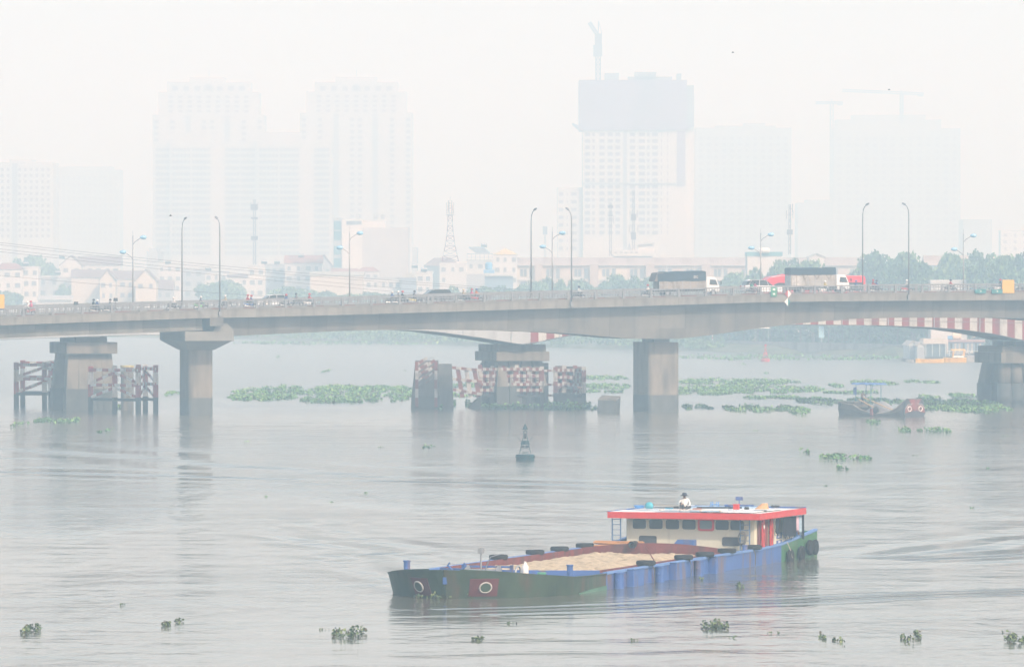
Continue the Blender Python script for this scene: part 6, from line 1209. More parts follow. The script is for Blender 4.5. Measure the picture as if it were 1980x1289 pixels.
def tcrane(label, px, Y, pyj, pa, pb, pbase, dip=0):
    t = thing('tower_crane', label, 'crane', (X_(px, Y), Y, GZ)); z = lambda py: Z_(py, Y)-GZ; xc = X_(px, Y)
    lattice(MB(), (0, 0, z(pbase)), (0, 0, z(pyj)), 2.2, 14, .3).build('mast', cr, t); lattice(MB(), (X_(pa, Y)-xc, 0, z(pyj-dip)), (X_(pb, Y)-xc, 0, z(pyj)), 1.6, 16, .28).build('jib', cr, t)
    MB().box(X_(pb, Y)-xc-4, X_(pb, Y)-xc, -1, 1, z(pyj+5), z(pyj)).build('counterweight', cr, t); MB().bar((0, 0, z(pyj)), (0, 0, z(pyj-7)), .6, .6).build('apex', cr, t)
tcrane('faint T-shaped crane rising left of the widest far tower', 1608, 4200, 199, 1577, 1629, 470); tcrane('faint crane with a very long jib above the widest far tower', 1743, 4200, 182, 1628, 1785, 240, 7)
for k, (a, b_, py) in enumerate(((1672, 1740, 455), (1738, 1800, 460))): pass
# mid-distance blocks
def hut(label, px0, px1, pyr, pye, Y, kind, wall, roof, dep=9, name='house', storeys=0, nwin=3, pyw=None, grp=None, wcol=None, ov=.35, ridge=None):
    """kind: gable_front, gable_side, hip, flat, shed, arch"""
    xc = (X_(px0, Y)+X_(px1, Y))/2; t = thing(name, label, 'house' if name == 'house' else 'building', (xc, Y, GZ), 0, grp); w_ = X_(px1, Y)-X_(px0, Y); ze, zr = Z_(pye, Y)-GZ, Z_(pyr, Y)-GZ; h_ = w_/2
    MB().box(-h_, h_, 0, dep, -1, ze).build('wall', wall, t)
    if kind == 'gable_front':
        MB().extrude([(-h_, .01, ze), (h_, .01, ze), (0, .01, zr-.15)], (0, dep-.02, 0)).build('gable', wall, t); b = MB()
        for q in (-1, 1): b.extrude([(0, -ov, zr), (q*(h_+ov), -ov, ze-.2), (q*(h_+ov), -ov, ze+.02), (0, -ov, zr+.22)], (0, dep+2*ov, 0))
        b.build('roof', roof, t)
    elif kind == 'gable_side':
        b = MB(); b.extrude([(-h_-ov, -ov, ze), (-h_-ov, dep/2, zr), (-h_-ov, dep+ov, ze), (-h_-ov, dep/2, ze+.05)], (w_+2*ov, 0, 0)); b.build('roof', roof, t)
    elif kind == 'hip':
        r_ = ridge if ridge is not None else .45; b = MB(); b.add([(-h_-ov, -ov, ze), (h_+ov, -ov, ze), (h_+ov, dep+ov, ze), (-h_-ov, dep+ov, ze), (-h_*r_, dep/2, zr), (h_*r_, dep/2, zr)], [(0, 1, 5, 4), (1, 2, 5), (2, 3, 4, 5), (3, 0, 4), (3, 2, 1, 0)]); b.build('roof', roof, t)
    elif kind == 'arch':
        n_ = 12; MB().loft([[(-h_, y, ze)] + [(-h_*math.cos(math.pi*i/n_), y, ze+(zr-ze)*math.sin(math.pi*i/n_)) for i in range(1, n_)] + [(h_, y, ze)] for y in (-.3, dep)]).build('roof', roof, t)
    elif kind == 'shed': MB().extrude([(-h_-ov, -ov-.6, ze), (-h_-ov, dep+ov, zr), (-h_-ov, dep+ov, zr+.2), (-h_-ov, -ov-.6, ze+.2)], (w_+2*ov, 0, 0)).build('roof', roof, t)
    else: MB().box(-h_-.15, h_+.15, -.15, dep+.15, ze+.003, zr).build('parapet', roof, t)
    if storeys:
        r_ = []; 
        for j in range(storeys):
            for i in range(nwin):
                cxw = -h_ + w_*(i+.5)/nwin + rnd.uniform(-.2, .2); ww = min(1.5, w_/nwin*.5)*rnd.choice((.7, 1, 1.1)); r_.append((cxw-ww/2, cxw+ww/2, ze-1.1-j*3.4-1.3, ze-1.0-j*3.4))
        windows(t, r_, 0, wcol or win_m)
    return t
hs = [ # label, px0, px1, ridge, eave, Y, kind, wall, roof, depth, storeys, nwin
 ('white four-storey house with red hipped roof at the left edge', -14, 44, 508, 521, 1600, 'hip', wall_w, tile, 10, 4, 3), ('white flat-topped annex beside the red hipped roof house', 43, 74, 515, 517, 1602, 'flat', wall_w, wall_w, 9, 4, 2),
 ('low grey-blue house behind the white annex', 73, 138, 533, 536, 1650, 'flat', wall_g, wall_w, 9, 2, 3), ('low tin-roofed shed in front of the cream gabled houses', 74, 138, 572, 580, 1590, 'shed', wall_w, tin, 6, 0, 0),
 ('tall white gabled house with long reddish roof at the left', 116, 158, 494, 513, 1745, 'gable_front', wall_w, tile_b, 10, 2, 2), ('wing with long red-brown roof behind the cream houses', 150, 232, 495, 513, 1760, 'gable_side', wall_w, tile_b, 12, 2, 5),
 ('cream house with reddish roof and a skylight', 138, 206, 521, 537, 1620, 'gable_side', wall_c, tile_b, 9, 0, 0), ('cream gable-fronted house, left of the leftmost double lamp', 193, 222, 522, 541, 1610, 'gable_front', wall_c, tile_b, 11, 2, 2), ('long cream house with dull red roof behind the leftmost double lamp', 214, 276, 523, 540, 1625, 'gable_side', wall_c, tile_b, 8, 2, 4), ('cream gable-fronted house just right of the leftmost double lamp', 262, 302, 521, 543, 1612, 'gable_front', wall_c, tile_b, 11, 1, 2),
 ('low house with sloping grey roof right of the cream houses', 300, 334, 541, 560, 1630, 'gable_side', wall_g, tile_b, 8, 1, 2), ('white block house with roof tanks left of the first tall lamp', 306, 352, 508, 511, 1800, 'flat', wall_w, wall_w, 9, 3, 3), ('grey flat house between the first two tall lamps', 353, 396, 517, 520, 1720, 'flat', wall_g, wall_w, 9, 3, 2), ('small white house above the round tree', 396, 440, 524, 527, 1700, 'flat', wall_w, wall_g, 9, 2, 3), ('pale low house right of the round tree', 440, 482, 530, 536, 1680, 'gable_side', wall_w, tile_b, 9, 2, 2),
 ('white block house left of the grey-blue house', 480, 512, 513, 516, 1640, 'flat', wall_w, wall_w, 9, 3, 2), ('grey-blue flat house next to the red gabled house', 512, 551, 510, 513, 1700, 'flat', wall_g, wall_g, 9, 3, 3), ('white house with bright red gabled roof and a roof tank', 551, 622, 493, 509, 1690, 'gable_side', wall_w, tile, 9, 3, 4), ('grey gabled house right of the red-roofed house', 610, 642, 493, 515, 1710, 'gable_front', wall_g, tile_b, 9, 2, 2),
 ('beige long shed roof below the white slab building', 600, 702, 525, 532, 1560, 'gable_side', wall_c, mat('beige_tin_roof', (.42, .40, .33), .7, .1, .3), 14, 0, 0), ('low house with dull red roof at the foot of the white slab', 642, 690, 519, 526, 1640, 'gable_side', wall_w, tile, 8, 1, 3), ('small red-roofed house with plants on top, right of the dull red roof', 690, 733, 516, 525, 1650, 'hip', wall_w, tile, 8, 1, 3),
 ('white low shed left of the arched shed', 705, 777, 536, 540, 1540, 'flat', wall_w, wall_g, 10, 1, 5), ('grey shed with rounded arched roof', 776, 804, 527, 537, 1530, 'arch', mat('bluish_shed_wall', (.22, .27, .34), .8, .1, .3), tin, 14, 0, 0), ('white house right of the arched shed', 804, 836, 524, 528, 1580, 'flat', wall_w, wall_w, 9, 2, 2),
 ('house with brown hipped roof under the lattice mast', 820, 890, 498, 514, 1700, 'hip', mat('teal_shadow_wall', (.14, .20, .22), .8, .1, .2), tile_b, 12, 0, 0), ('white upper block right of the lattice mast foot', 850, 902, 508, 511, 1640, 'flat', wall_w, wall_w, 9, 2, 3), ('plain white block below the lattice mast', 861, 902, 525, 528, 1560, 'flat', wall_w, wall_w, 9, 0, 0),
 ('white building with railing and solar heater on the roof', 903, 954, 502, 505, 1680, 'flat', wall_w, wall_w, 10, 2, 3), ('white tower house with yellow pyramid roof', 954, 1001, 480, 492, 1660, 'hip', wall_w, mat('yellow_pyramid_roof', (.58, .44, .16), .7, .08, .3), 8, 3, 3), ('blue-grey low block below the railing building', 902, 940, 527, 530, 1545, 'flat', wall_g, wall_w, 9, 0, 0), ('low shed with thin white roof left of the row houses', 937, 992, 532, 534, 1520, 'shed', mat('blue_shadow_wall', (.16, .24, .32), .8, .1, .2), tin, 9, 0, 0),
 ('white villa corner half hidden at the far right by trees', 1935, 1990, 445, 448, 2500, 'flat', wall_w, wall_w, 12, 3, 3)]
for (lb, a, b_, pr, pe, Y_, kd, wl, rf_, dp, st_, nw) in hs:
    hut(lb, a, b_, pr, pe, Y_*1.14, kd, wl, rf_, dp, storeys=st_, nwin=max(1, nw), ridge=0.02 if 'pyramid' in lb else None)
# white slab building
Y = 1900; t = thing('slab_building', 'big blank white slab building with a glazed strip down its left edge', 'building', (X_(718, Y), Y, GZ)); xc = X_(718, Y)
block(t, 661, 700, 424, Y, xc, wall_w, 0, 14); block(t, 700, 790, 440, Y, xc, mat('slab_wall_grey', (.42, .42, .43), .8, .04, .1), .5, 16, 'wall'); block(t, 645, 661, 421, Y, xc, wall_g, .6, 12, 'stair_strip'); block(t, 700, 745, 427, Y, xc, wall_w, 2, 10, 'penthouse', pyb=440)
windows(t, [(X_(646, Y)-xc, X_(659, Y)-xc, Z_(p+17, Y)-GZ, Z_(p, Y)-GZ) for p in (427, 447, 475, 499)], .5, mat('teal_glass', (.08, .2, .25), .2, .1, .5)); windows(t, [(X_(670, Y)-xc, X_(699, Y)-xc, Z_(434, Y)-GZ, Z_(427.5, Y)-GZ)], 0, win_m)
for a in (688, 722, 736): MB().box(X_(a, Y)-xc, X_(a+7, Y)-xc, 3, 6, Z_(423, Y)-GZ, Z_(415, Y)-GZ).build('roof_tank', wall_g, t)
# roof things
def solar(label, px, py, Y): 
    t = thing('water_heater', label, 'water heater', (X_(px, Y*1.14), Y*1.14, Z_(py, Y*1.14))); MB().lathe((0, 0, .9), [(.35, -1), (.4, -.9), (.4, .9), (.35, 1)], 12, axis='x').build('tank', chrome, t); MB().extrude([(-1, -.5, 0), (1, -.5, 0), (1, .3, .7), (-1, .3, .7)], (0, 0, .08)).build('collector', glass, t); MB().tube([(-.8, .2, -.4), (-.8, 0, .9)], .05, 4).tube([(.8, .2, -.4), (.8, 0, .9)], .05, 4).build('stand', steel, t)
for lb, px, py, Y_ in (('roof tank heater on the red hipped roof house', 50, 514, 1600), ('roof heater between the annex and the grey house', 112, 531, 1648), ('roof heater left of the tall white gabled house', 120, 500, 1748), ('heater on the red gabled roof', 582, 498, 1688), ('first of two heaters on the grey-blue house', 511, 510, 1700), ('second of two heaters on the grey-blue house', 536, 510, 1700), ('heater on the white block left of the first tall lamp', 325, 510, 1800), ('big heater high above the railing building', 936, 478, 1682), ('heater on the white house right of the arched shed', 820, 525, 1580), ('white roof tank by the slab building', 802, 518, 1600), ('heater above the small white house by the round tree', 403, 523, 1700)): solar(lb, px, py, Y_)
Y = 1678*1.14; t = thing('roof_pergola', 'white roof railing and solar panels above the railing building', 'pergola', (X_(928, Y), Y, Z_(503, Y))); h_ = X_(953, Y)-X_(928, Y)
b = MB().box(-h_, h_, 0, .12, 2.0, 2.2)
for k in range(7): b.box(-h_+k*h_/3-.06, -h_+k*h_/3+.06, 0, .1, 0, 2)
b.box(-h_, h_, .01, .09, .9, 1.0).build('railing', steel, t); MB().extrude([(-h_+.5, 0, 4.2), (h_*.3, 0, 4.2), (h_*.8, 0, 2.3), (-h_*.3, 0, 2.3)], (0, 2, .3)).build('solar_panel', mat('grey_panel', (.25, .29, .33), .4, .1, 1), t)
tag(MB().box(X_(935, 1530), X_(956, 1530), 1530, 1534, Z_(528, 1530), Z_(521.5, 1530)).lathe((X_(945, 1530), 1533, Z_(521, 1530)), [(.9, 0), (1, .3), (1, 1.5), (.7, 2)], 10).build('blue_roof_tank', mat('blue_tarp', (.15, .38, .6), .6, .1, 1)), 'bright blue tank on the low roof left of the row houses', 'tank')
# row houses: one thing per house
Y = 1560; seam = [1000, 1050, 1104, 1158, 1212, 1266, 1320, 1374, 1428, 1482, 1536, 1590, 1640, 1672]
for i, (a, b_) in enumerate(zip(seam, seam[1:])):
    t = thing('row_house', 'pinkish row house, number %s from the left in the long terrace behind the trees' % ['one', 'two', 'three', 'four', 'five', 'six', 'seven', 'eight', 'nine', 'ten', 'eleven', 'twelve', 'thirteen'][i], 'house', (X_((a+b_)/2, Y), Y, GZ), 0, 'long terrace of pinkish row houses'); h_ = (X_(b_, Y)-X_(a, Y))/2-.01
    ze = Z_(513, Y)-GZ; zr = Z_(497.5, Y)-GZ; MB().box(-h_, h_, 0, 11, -1, ze).build('wall', row_wall if i % 3 else wall_c, t); MB().extrude([(-h_-.005, -.8, ze-.1), (-h_-.005, 9, zr), (-h_-.005, 12, ze)], (2*h_, 0, 0)).build('roof', row_roof, t)
    if i % 2 == 0: MB().box(h_*.35, h_*.95, -.9, -.02, -1, ze+.3).build('bay', row_roof, t)
    windows(t, [(-h_*.75, -h_*.55, ze-3.0, ze-1.0), (-h_*.48, -h_*.28, ze-3.0, ze-1.0), (-h_*.05, h_*.2, ze-3.6, ze-.9), (-h_*.75, -h_*.3, ze-6.4, ze-4.5), (-h_*.05, h_*.2, ze-6.6, ze-4.5)], 0, win_m)
    MB().box(-h_*.17, -h_*.12, -.7, -.55, -1, ze).box(-h_*.85, -h_*.2, -.9, -.8, ze-4.0, ze-3.3).build('balcony', wall_w, t)
hut('house with pinkish roof and blue-white front between the right trees', 1790, 1872, 494, 513, 1400, 'gable_side', mat('blue_white_wall', (.30, .38, .46), .8, .1, .3), row_roof, 10, storeys=2, nwin=4)
hut('little yellow house front glimpsed right of the pinkish-roofed house', 1862, 1902, 513, 517, 1392, 'flat', mat('yellow_house_wall', (.62, .46, .25), .8, .08, .3), wall_w, 8, storeys=2, nwin=2)
hut('low white shop roof line at the bridge rail below the right trees', 1800, 1870, 541, 545, 1240, 'flat', wall_w, wall_w, 8)
hut('building with a flat blue-green roof behind the row houses', 1445, 1512, 487, 495, 1500, 'flat', wall_w, tin_b, 12); hut('small white gabled roof peeping over the row houses', 1564, 1594, 491, 497, 1480, 'gable_front', wall_w, tin, 10)
tag(MB().lathe((0, 0, 0), [(.6, -1.4), (.7, -1.2), (.7, 1.2), (.6, 1.4)], 12, axis='x').build('water_tank', white, loc=(X_(1478, 1498), 1499, Z_(484, 1498))), 'white lying tank on the blue-green roof', 'water tank')
# balcony building shaped like a ship
Y = 1900; t = thing('roof_terrace_building', 'grey building with a boat-like curved terrace rising behind the row houses', 'building', (X_(1222, Y), Y, GZ)); xc = X_(1222, Y); Q = lambda px: X_(px, Y)-xc; zz = lambda py: Z_(py, Y)-GZ
MB().box(Q(1188), Q(1262), 1, 14, -1, zz(494)).build('wall', wall_g, t); MB().loft([[(Q(a), -2, zz(p)), (Q(b_), -2, zz(p)), (Q(b_), 14, zz(p)), (Q(a), 14, zz(p))] for a, b_, p in ((1187, 1263, 495), (1180, 1267, 488), (1178, 1268, 483))]).build('terrace', wall_w, t)
MB().box(Q(1234), Q(1264), 2, 10, zz(483), zz(470)).build('penthouse', wall_w, t); MB().extrude([(Q(1230), 1, zz(472)), (Q(1255), 1, zz(467)), (Q(1266), 1, zz(470)), (Q(1266), 1, zz(471.5)), (Q(1230), 1, zz(473.5))], (0, 10, 0)).build('roof', tin, t)
MB().extrude([(Q(1213), 1, zz(483)), (Q(1222), 1, zz(483)), (Q(1217), 1, zz(469))], (0, 3, 0)).build('spire', wall_g, t); windows(t, [(Q(a), Q(a+5), zz(489.5), zz(487)) for a in (1188, 1199, 1208, 1218, 1228)], -2, win_m)
# masts
def mast(label, px, Y, p0, p1, w0, w1, m=None, drums=(), sides=(), name='antenna_mast'):
    t = thing(name, label, 'antenna mast', (X_(px, Y), Y, Z_(p0, Y))); hgt = Z_(p1, Y)-Z_(p0, Y); m = m or cr
    lattice(MB(), (0, 0, 0), (0, 0, hgt), w0, max(8, int(hgt/2.2)), .07, w1).build('tower', m, t)
    for a, c_ in drums: MB().box(-w1*1.6, w1*1.6, -w1*1.2, w1*1.2, hgt*a, hgt*c_).build('antenna_drum', m, t)
    for a, dx in sides: MB().box(dx-.15, dx+.15, -.25, .25, hgt*a, hgt*a+2.4).box(min(0, dx), max(0, dx), -.05, .05, hgt*a+1, hgt*a+1.15).build('panel_antenna', white_w, t)
    return t
lm = mat('red_white_mast', (.34, .20, .19), .7, .1, 1)
Y = 1700; t = thing('lattice_mast', 'red and white lattice radio mast on splayed legs above the brown roof', 'radio mast', (X_(870.5, Y), Y, Z_(505, Y))); hgt = Z_(388, Y)-Z_(505, Y)
b = MB()
for lv in range(12):
    z0, z1 = hgt*lv/12, hgt*(lv+1)/12; wf = lambda z: np.interp(z/hgt, [0, .28, .55, 1], [2.5, 1.35, .75, .55])
    mi = lv % 2
    for k in range(4):
        sx, sy = (1, 1, -1, -1)[k], (1, -1, -1, 1)[k]; sx2, sy2 = (1, -1, -1, 1)[k], (-1, -1, 1, 1)[k]; w0, w1 = wf(z0), wf(z1)
        b.bar((sx*w0, sy*w0, z0), (sx*w1, sy*w1, z1), .22, .22, mi); b.bar((sx*w0, sy*w0, z0), (sx2*w1, sy2*w1, z1), .12, .12, mi); b.bar((sx*w1, sy*w1, z1), (sx2*w1, sy2*w1, z1), .12, .12, mi)
b.build('tower', [red_w, white_w], t)
for dx in (-1.0, -.3, .4, 1.0):
    MB().box(dx-.14, dx+.14, -.9, -.6, hgt*.78, hgt*.97).build('panel_antenna', white_w, t)
MB().box(-1.2, 1.2, -.95, .95, hgt*.755, hgt*.77).build('platform', steel, t); MB().tube([(0, 0, hgt), (0, 0, hgt+1.2)], .05, 5).build('lightning_rod', steel, t)
mast('grey antenna pole with drums in front of the twin towers', 492, 1950, 512, 386, .9, .7, None, ((.84, .93), (.70, .73), (.38, .44)), ((.86, 1.2), (.86, -1.2)))
mast('slender antenna pole left of the ship-shaped terrace', 1180.5, 1850, 495, 392, .7, .5, None, ((.75, .77), (.9, .95)), ((.6, .9),))
mast('taller antenna mast with side panels over the ship-shaped terrace', 1225, 1850, 484, 368, .8, .5, None, ((.18, .3), (.5, .6)), ((.30, 1.4), (.30, -1.4), (.55, 1.2), (.55, -1.2)))
mast('antenna pole between the two faint far towers', 1527, 1650, 492, 396, .6, .5, None, ((.4, .5),), ((.72, .9), (.72, -.9), (.85, .8)))
mast('faint thin antenna pole left of the middle double lamp', 1054, 2500, 500, 438, .8, .6, None, ((.75, 1.0),))
# power cables
cbm = mat('cable', (.05, .05, .055), .7, .1, 1)
for k, (pts, lb) in enumerate((([(-40, 464), (330, 506), (480, 517), (810, 546), (1060, 563)], 'topmost power cable crossing the left half'), ([(-40, 468), (330, 511), (480, 522), (810, 550), (1060, 566)], 'second power cable from the top'), ([(-40, 477), (330, 516), (480, 531), (810, 561), (960, 572)], 'third power cable from the top'), ([(-40, 482), (330, 522), (480, 538), (810, 568)], 'fourth power cable from the top'), ([(-40, 529), (75, 539), (235, 553), (330, 561), (480, 570), (600, 577)], 'lowest power cable, low at the left'))):
    Yc = 960; xs_ = [X_(p[0], Yc) for p in pts]; zs_ = [Z_(p[1], Yc) for p in pts]; cf = np.polyfit(xs_, zs_, 2); xx = np.linspace(xs_[0], xs_[-1]+4, 26)
    tag(MB().tube([(x, Yc+k*.5, np.polyval(cf, x)) for x in xx], .026, 5).build('power_cable', cbm), lb, 'cable', 'power cables sagging across the left half')

# ---------------------------------------------------------------- trees
def crown_mesh(seed, n, lobes, R0=4.2, rz=3.6, leaf=.55, zc=6.4):
    r_ = np.random.RandomState(seed); global nr; old = nr; nr = r_
    L = []; 
    for k in range(lobes):
        th = r_.uniform(0, 2*np.pi); u_ = math.sqrt(r_.uniform(0, 1)); sh_ = math.sqrt(max(0.02, 1-u_*u_))
        lr = r_.uniform(1.0, 1.75); L.append((u_*(R0-lr*.4)*math.cos(th), u_*(R0-lr*.4)*math.sin(th), zc - rz*.25 + rz*.95*sh_*r_.uniform(-.55, 1.0), lr))
    L = np.array(L); k = r_.choice(lobes, n, p=L[:, 3]**2/np.sum(L[:, 3]**2)); d = r_.normal(size=(n, 3)); d /= np.linalg.norm(d, axis=1)[:, None]
    rad = r_.uniform(.45, 1, n)**.6; cen = L[k, :3] + d*(L[k, 3]*rad)[:, None]*np.array([1.1, 1.1, .8]); V = leaf_faces(cen, leaf, .2)
    sh = r_.randint(0, 3, lobes)[k]; idx = np.clip(np.where(r_.uniform(0, 1, n) < .6, sh, r_.randint(0, 3, n)), 0, 2); nr = old
    return V, idx, L
TREES = []
for sd, (n, lb_, R0, rz) in enumerate(((5200, 34, 4.6, 2.5), (4200, 24, 4.4, 2.7), (5000, 36, 5.0, 2.2), (3200, 20, 4.2, 2.4))):
    V, idx, L = crown_mesh(40+sd, n, lb_, R0, rz); t = thing('tree', 'x', 'tree'); quads('crown', V, idx, leafA, t)
    b = MB().tube([(0, 0, -1), (.1, 0, 2), (-.1, .1, 4.2), (0, 0, 6)], [.32, .26, .2, .1], 7)
    for q in L[:7]: b.tube([(0, 0, 2.6+rnd.uniform(0, 1.5)), (q[0]*.5, q[1]*.5, q[2]*.55+1.6), (q[0], q[1], q[2])], [.14, .09, .03], 5)
    b.build('trunk', bark, t); TREES.append(t)
used = set()
def tree(label, px0, px1, pyt, Y, v, z0=GZ, grp='trees on the far bank', sz=None):
    o = TREES[v] if v not in used else copy_tree(TREES[v]); used.add(v)
    xc = X_((px0+px1)/2, Y); w_ = X_(px1, Y)-X_(px0, Y); h_ = Z_(pyt, Y)-z0
    R0 = (5.2, 5.0, 5.7, 4.6)[v]; top = (9.3, 9.5, 9.0, 9.1)[v]; o.location = (xc, Y, z0); k = max(w_/2/R0*1.3, h_/top*.62); o.scale = (k, max(k*.7, .4), h_/top); o.rotation_euler.z = rnd.uniform(0, 6)
    tag(o, label, 'tree', grp); return o
tl = [('big light green tree right of the red bus, rounded top', 1655, 1745, 470, 1120, 0), ('leafy tree with a ragged top behind the rightmost single lamp', 1725, 1812, 469, 1150, 1), ('bushy tree between the big light green tree and the bus', 1640, 1700, 500, 1180, 2), ('lower tree right of the ragged tree', 1770, 1830, 505, 1190, 3),
 ('hazy tree between the ragged tree and the pinkish-roofed house', 1775, 1850, 490, 1400, 0), ('second wide tree behind the big light green tree', 1690, 1770, 480, 1240, 2), ('hazy tree behind the dense tree at the right', 1900, 1975, 476, 1300, 1),
 ('broad tree left of the rightmost double lamp', 1815, 1880, 472, 1330, 1), ('tree directly behind the rightmost double lamp', 1855, 1920, 468, 1340, 0), ('dense tree right of the rightmost double lamp', 1890, 1950, 490, 1200, 2), ('tall dense tree at the right edge', 1918, 2000, 471, 1180, 0), ('low bushy tree behind the yellow panel', 1880, 1965, 526, 1150, 2), ('small pale tree at the foot of the rightmost double lamp', 1850, 1900, 525, 1170, 3),
 ('wide dark tree behind the red bus front', 1490, 1570, 488, 1190, 2), ('spiky tree left of the wide dark tree', 1452, 1505, 497, 1200, 3), ('tree with a pointed top behind the second truck', 1545, 1600, 487, 1210, 1), ('low tree left of the spiky tree', 1410, 1440, 513, 1230, 1), ('low bush left of the bus', 1380, 1470, 538, 1190, 2),
 ('low wide tree right of the low blue shed', 985, 1060, 535, 1250, 2), ('tree between the middle tall lamps', 1030, 1100, 525, 1240, 0), ('bush right of the middle near-edge lamp', 1085, 1160, 530, 1235, 2), ('tree with a raised top left of the covered truck', 1150, 1215, 518, 1230, 1), ('rounded tree behind the left end of the covered truck', 1200, 1280, 525, 1235, 2), ('tree behind the tarpaulin of the covered truck', 1260, 1340, 532, 1240, 0), ('tree behind the cab of the covered truck', 1330, 1400, 540, 1230, 3),
 ('feathery tree in front of the plain white block', 880, 910, 543, 1270, 3), ('low tree below the lattice mast', 830, 900, 552, 1280, 2), ('low tree left of the middle tall lamps', 905, 1000, 545, 1270, 2), ('round dark tree between the first two tall lamps', 384, 470, 534, 1480, 2), ('wide pale tree below the red gabled house', 520, 612, 547, 1400, 2), ('low tree below the beige shed', 600, 690, 555, 1400, 0), ('low tree left of the arched shed', 680, 770, 558, 1410, 2), ('low hedge-like tree right of the arched shed', 760, 845, 565, 1420, 2),
 ('left one of two round trees on the hill above the red roof', 42, 68, 483, 1750, 0), ('right one of two round trees above the red roof', 62, 86, 481, 1755, 1), ('small trees above the left end of the red roof', -5, 28, 500, 1700, 2), ('dark slope-like tree at the left edge below the house', -30, 44, 552, 1400, 0), ('small dark tree beside the white annex', 72, 92, 516, 1630, 1), ('small tree by the foot of the cream gable', 118, 140, 540, 1600, 3)]
for lb, a, b_, p, Y_, v in tl: tree(lb, a, b_, p, max(Y_*1.17 if Y_ > 1450 else Y_, shoreY((a+b_)/2) + 34 + (Y_ % 60)), v)
# promenade behind the quay: shade trees with pale trunks
def qy(px): return shoreY(px) + 26
for i, px in enumerate(range(1330, 1790, 27)):
    tree('shade tree on the quay promenade seen under the right span, pale trunk', px-22+rnd.uniform(-6, 6), px+24, 604+rnd.uniform(-8, 6), qy(px)+rnd.uniform(0, 22), i % 4, grp='shade trees along the quay')
for i, px in enumerate((1790, 1830, 1870, 1910)): tree('dark tree behind the floating houses under the right span', px-26, px+26, 612, 1305, (i+1) % 4, grp='trees behind the floating houses')
for i, px in enumerate(range(440, 1330, 55)):
    tree('low scrub tree on the bank seen under the middle spans', px-32, px+32, 630+rnd.uniform(-3, 6), shoreY(px)+60+rnd.uniform(0, 15), (2, 0, 2, 1)[i % 4], z0=-1.5, grp='scrub trees under the middle spans')
# quay wall and promenade
b = MB(); q_ = [(1380, 16), (1500, 14), (1640, 12), (1800, 10), (1990, 10)]
for z0, z1, d0, d1 in ((-.5, 1.9, 0, 14), (1.9, 2.5, 0, .6)): b.loft([[(X_(px, shoreY(px)+dy+d0), shoreY(px)+dy+d0, z0), (X_(px, shoreY(px)+dy+d1), shoreY(px)+dy+d1, z0), (X_(px, shoreY(px)+dy+d1), shoreY(px)+dy+d1, z1), (X_(px, shoreY(px)+dy+d0), shoreY(px)+dy+d0, z1)] for px, dy in q_])
tag(b.build('quay_wall', mat('quay_concrete', (.30, .28, .25), .85, .15, .3, dirt=((.15, .14, .12), .4, .4))), 'long low concrete quay wall under the right span', 'wall')
Yq = 1300; t = thing('billboard', 'tall pale blue hanging banner among the promenade trees', 'banner', (X_(1588.5, Yq), Yq, 2.4)); z1 = Z_(630, Yq)-2.4
MB().box(-.62, .62, 0, .1, z1-2.7, z1).build('board', mat('pale_blue_board', (.35, .6, .72), .5, .05, 1), t); MB().box(-.08, .08, 0, .08, -.5, z1-2.7).build('post', steel, t)
Yq = 1345; t = thing('striped_post', 'thin red and white striped post at the left end of the quay', 'post', (X_(1377.5, Yq), Yq, 1.9)); MB().striped((0, 0, 0), (0, 0, Z_(644, Yq)-1.9), .22, .22, 5).build('pole', [red, white], t)
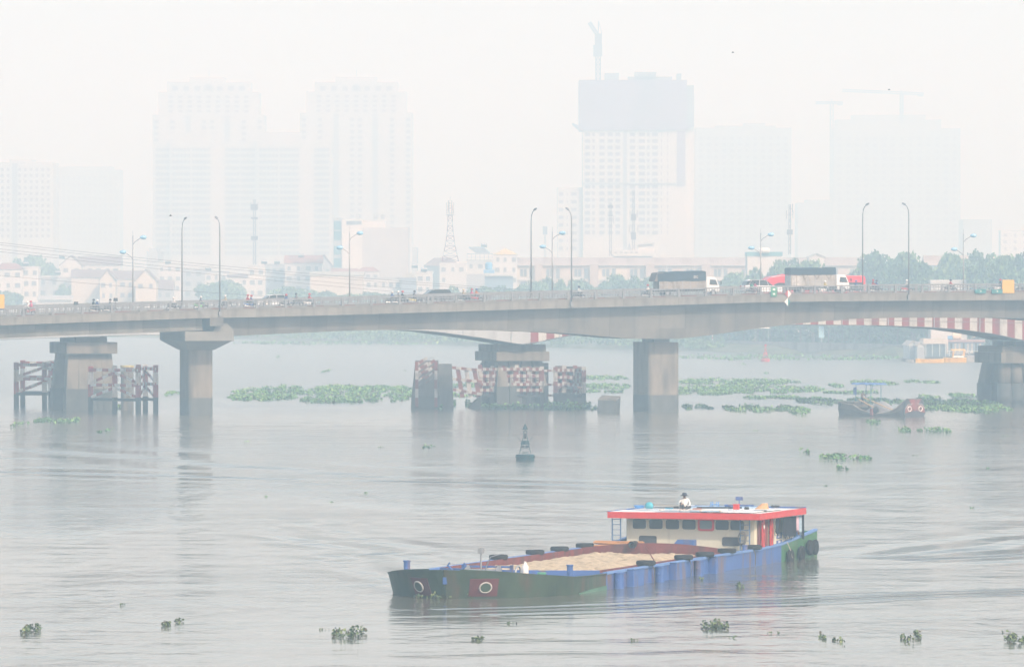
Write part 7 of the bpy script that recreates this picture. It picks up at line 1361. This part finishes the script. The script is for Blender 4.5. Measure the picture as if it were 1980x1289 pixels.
Yq = 1325; t = thing('canopy', 'white awning just under the girder at the quay', 'awning', (X_(1473, Yq), Yq, 2.2)); z1 = Z_(634, Yq)-2.2; MB().box(-2.2, 2.2, 0, 3, z1-.1, z1+.25, tx=.8, ty=.6).build('top', white, t); MB().box(-1.6, -1.5, .2, .3, 0, z1-.1).box(1.5, 1.6, .2, .3, 0, z1-.1).build('leg', white_w, t)
V = []; N = 12000; px = nr.uniform(1060, 1990, N); Ys = np.array([shoreY(a) for a in px])+nr.uniform(46, 62, N); z = 1.5+nr.uniform(0, 1, N)*(7.5+1.5*np.sin(px*.09)+4*(px > 1770))
cen = np.stack([(px-CX)/F*Ys, Ys, z], 1); quads('promenade_shrubbery', leaf_faces(cen, 1.1, .2), nr.randint(0, 2, N), leafA, kind='stuff')['label'] = 'dense dark shrubbery behind the quay promenade'
# bank scrub as one mass
V = []; N = 9000; px = nr.uniform(380, 1400, N); d = nr.uniform(4, 46, N); Ys = np.array([shoreY(a) for a in px])+d; k = np.sin(px*.05)*.5+np.sin(px*.017+1)*.6+nr.normal(0, .3, N); z = .4+np.minimum(d*.08, 2)+nr.uniform(0, 1, N)*np.clip(k+.9, 0, 2)
cen = np.stack([(px-CX)/F*Ys, Ys, z], 1); quads('bank_scrub', leaf_faces(cen, .9, .2), nr.randint(0, 3, N), leafA, kind='stuff')['label'] = 'green scrub covering the far bank under the middle spans'
# birds
for i, (px, py, Y_) in enumerate(((1417, 102, 420), (1719, 174, 450), (330, 417, 380))):
    b = MB().lathe((0, 0, 0), [(.02, -.16), (.05, -.05), (.045, .06), (.01, .16)], 8, axis='x')
    for q in (-1, 1): b.extrude([(-.05, 0, .03), (.07, 0, .03), (.02, q*.28, .09), (-.06, q*.26, .09)], (0, 0, .012))
    b.v = [(a_*.6, b2*.6, c2*.6) for a_, b2, c2 in b.v]
    o = tag(b.build('bird', dark, loc=(X_(px, Y_), Y_, Z_(py, Y_))), 'tiny dark bird flying %s' % ('above the netted tower to its right', 'over the long jib of the far crane', 'above the first tall lamp at the left')[i], 'bird', 'birds in the sky')
# names that must follow the last step
for o in list(C.objects):
    if o.type == 'FONT':
        me = bpy.data.meshes.new_from_object(o); n_ = bpy.data.objects.new(o.name.split('.')[0], me); C.objects.link(n_); n_.parent = o.parent; n_.location = o.location; n_.rotation_euler = o.rotation_euler; bpy.data.objects.remove(o)
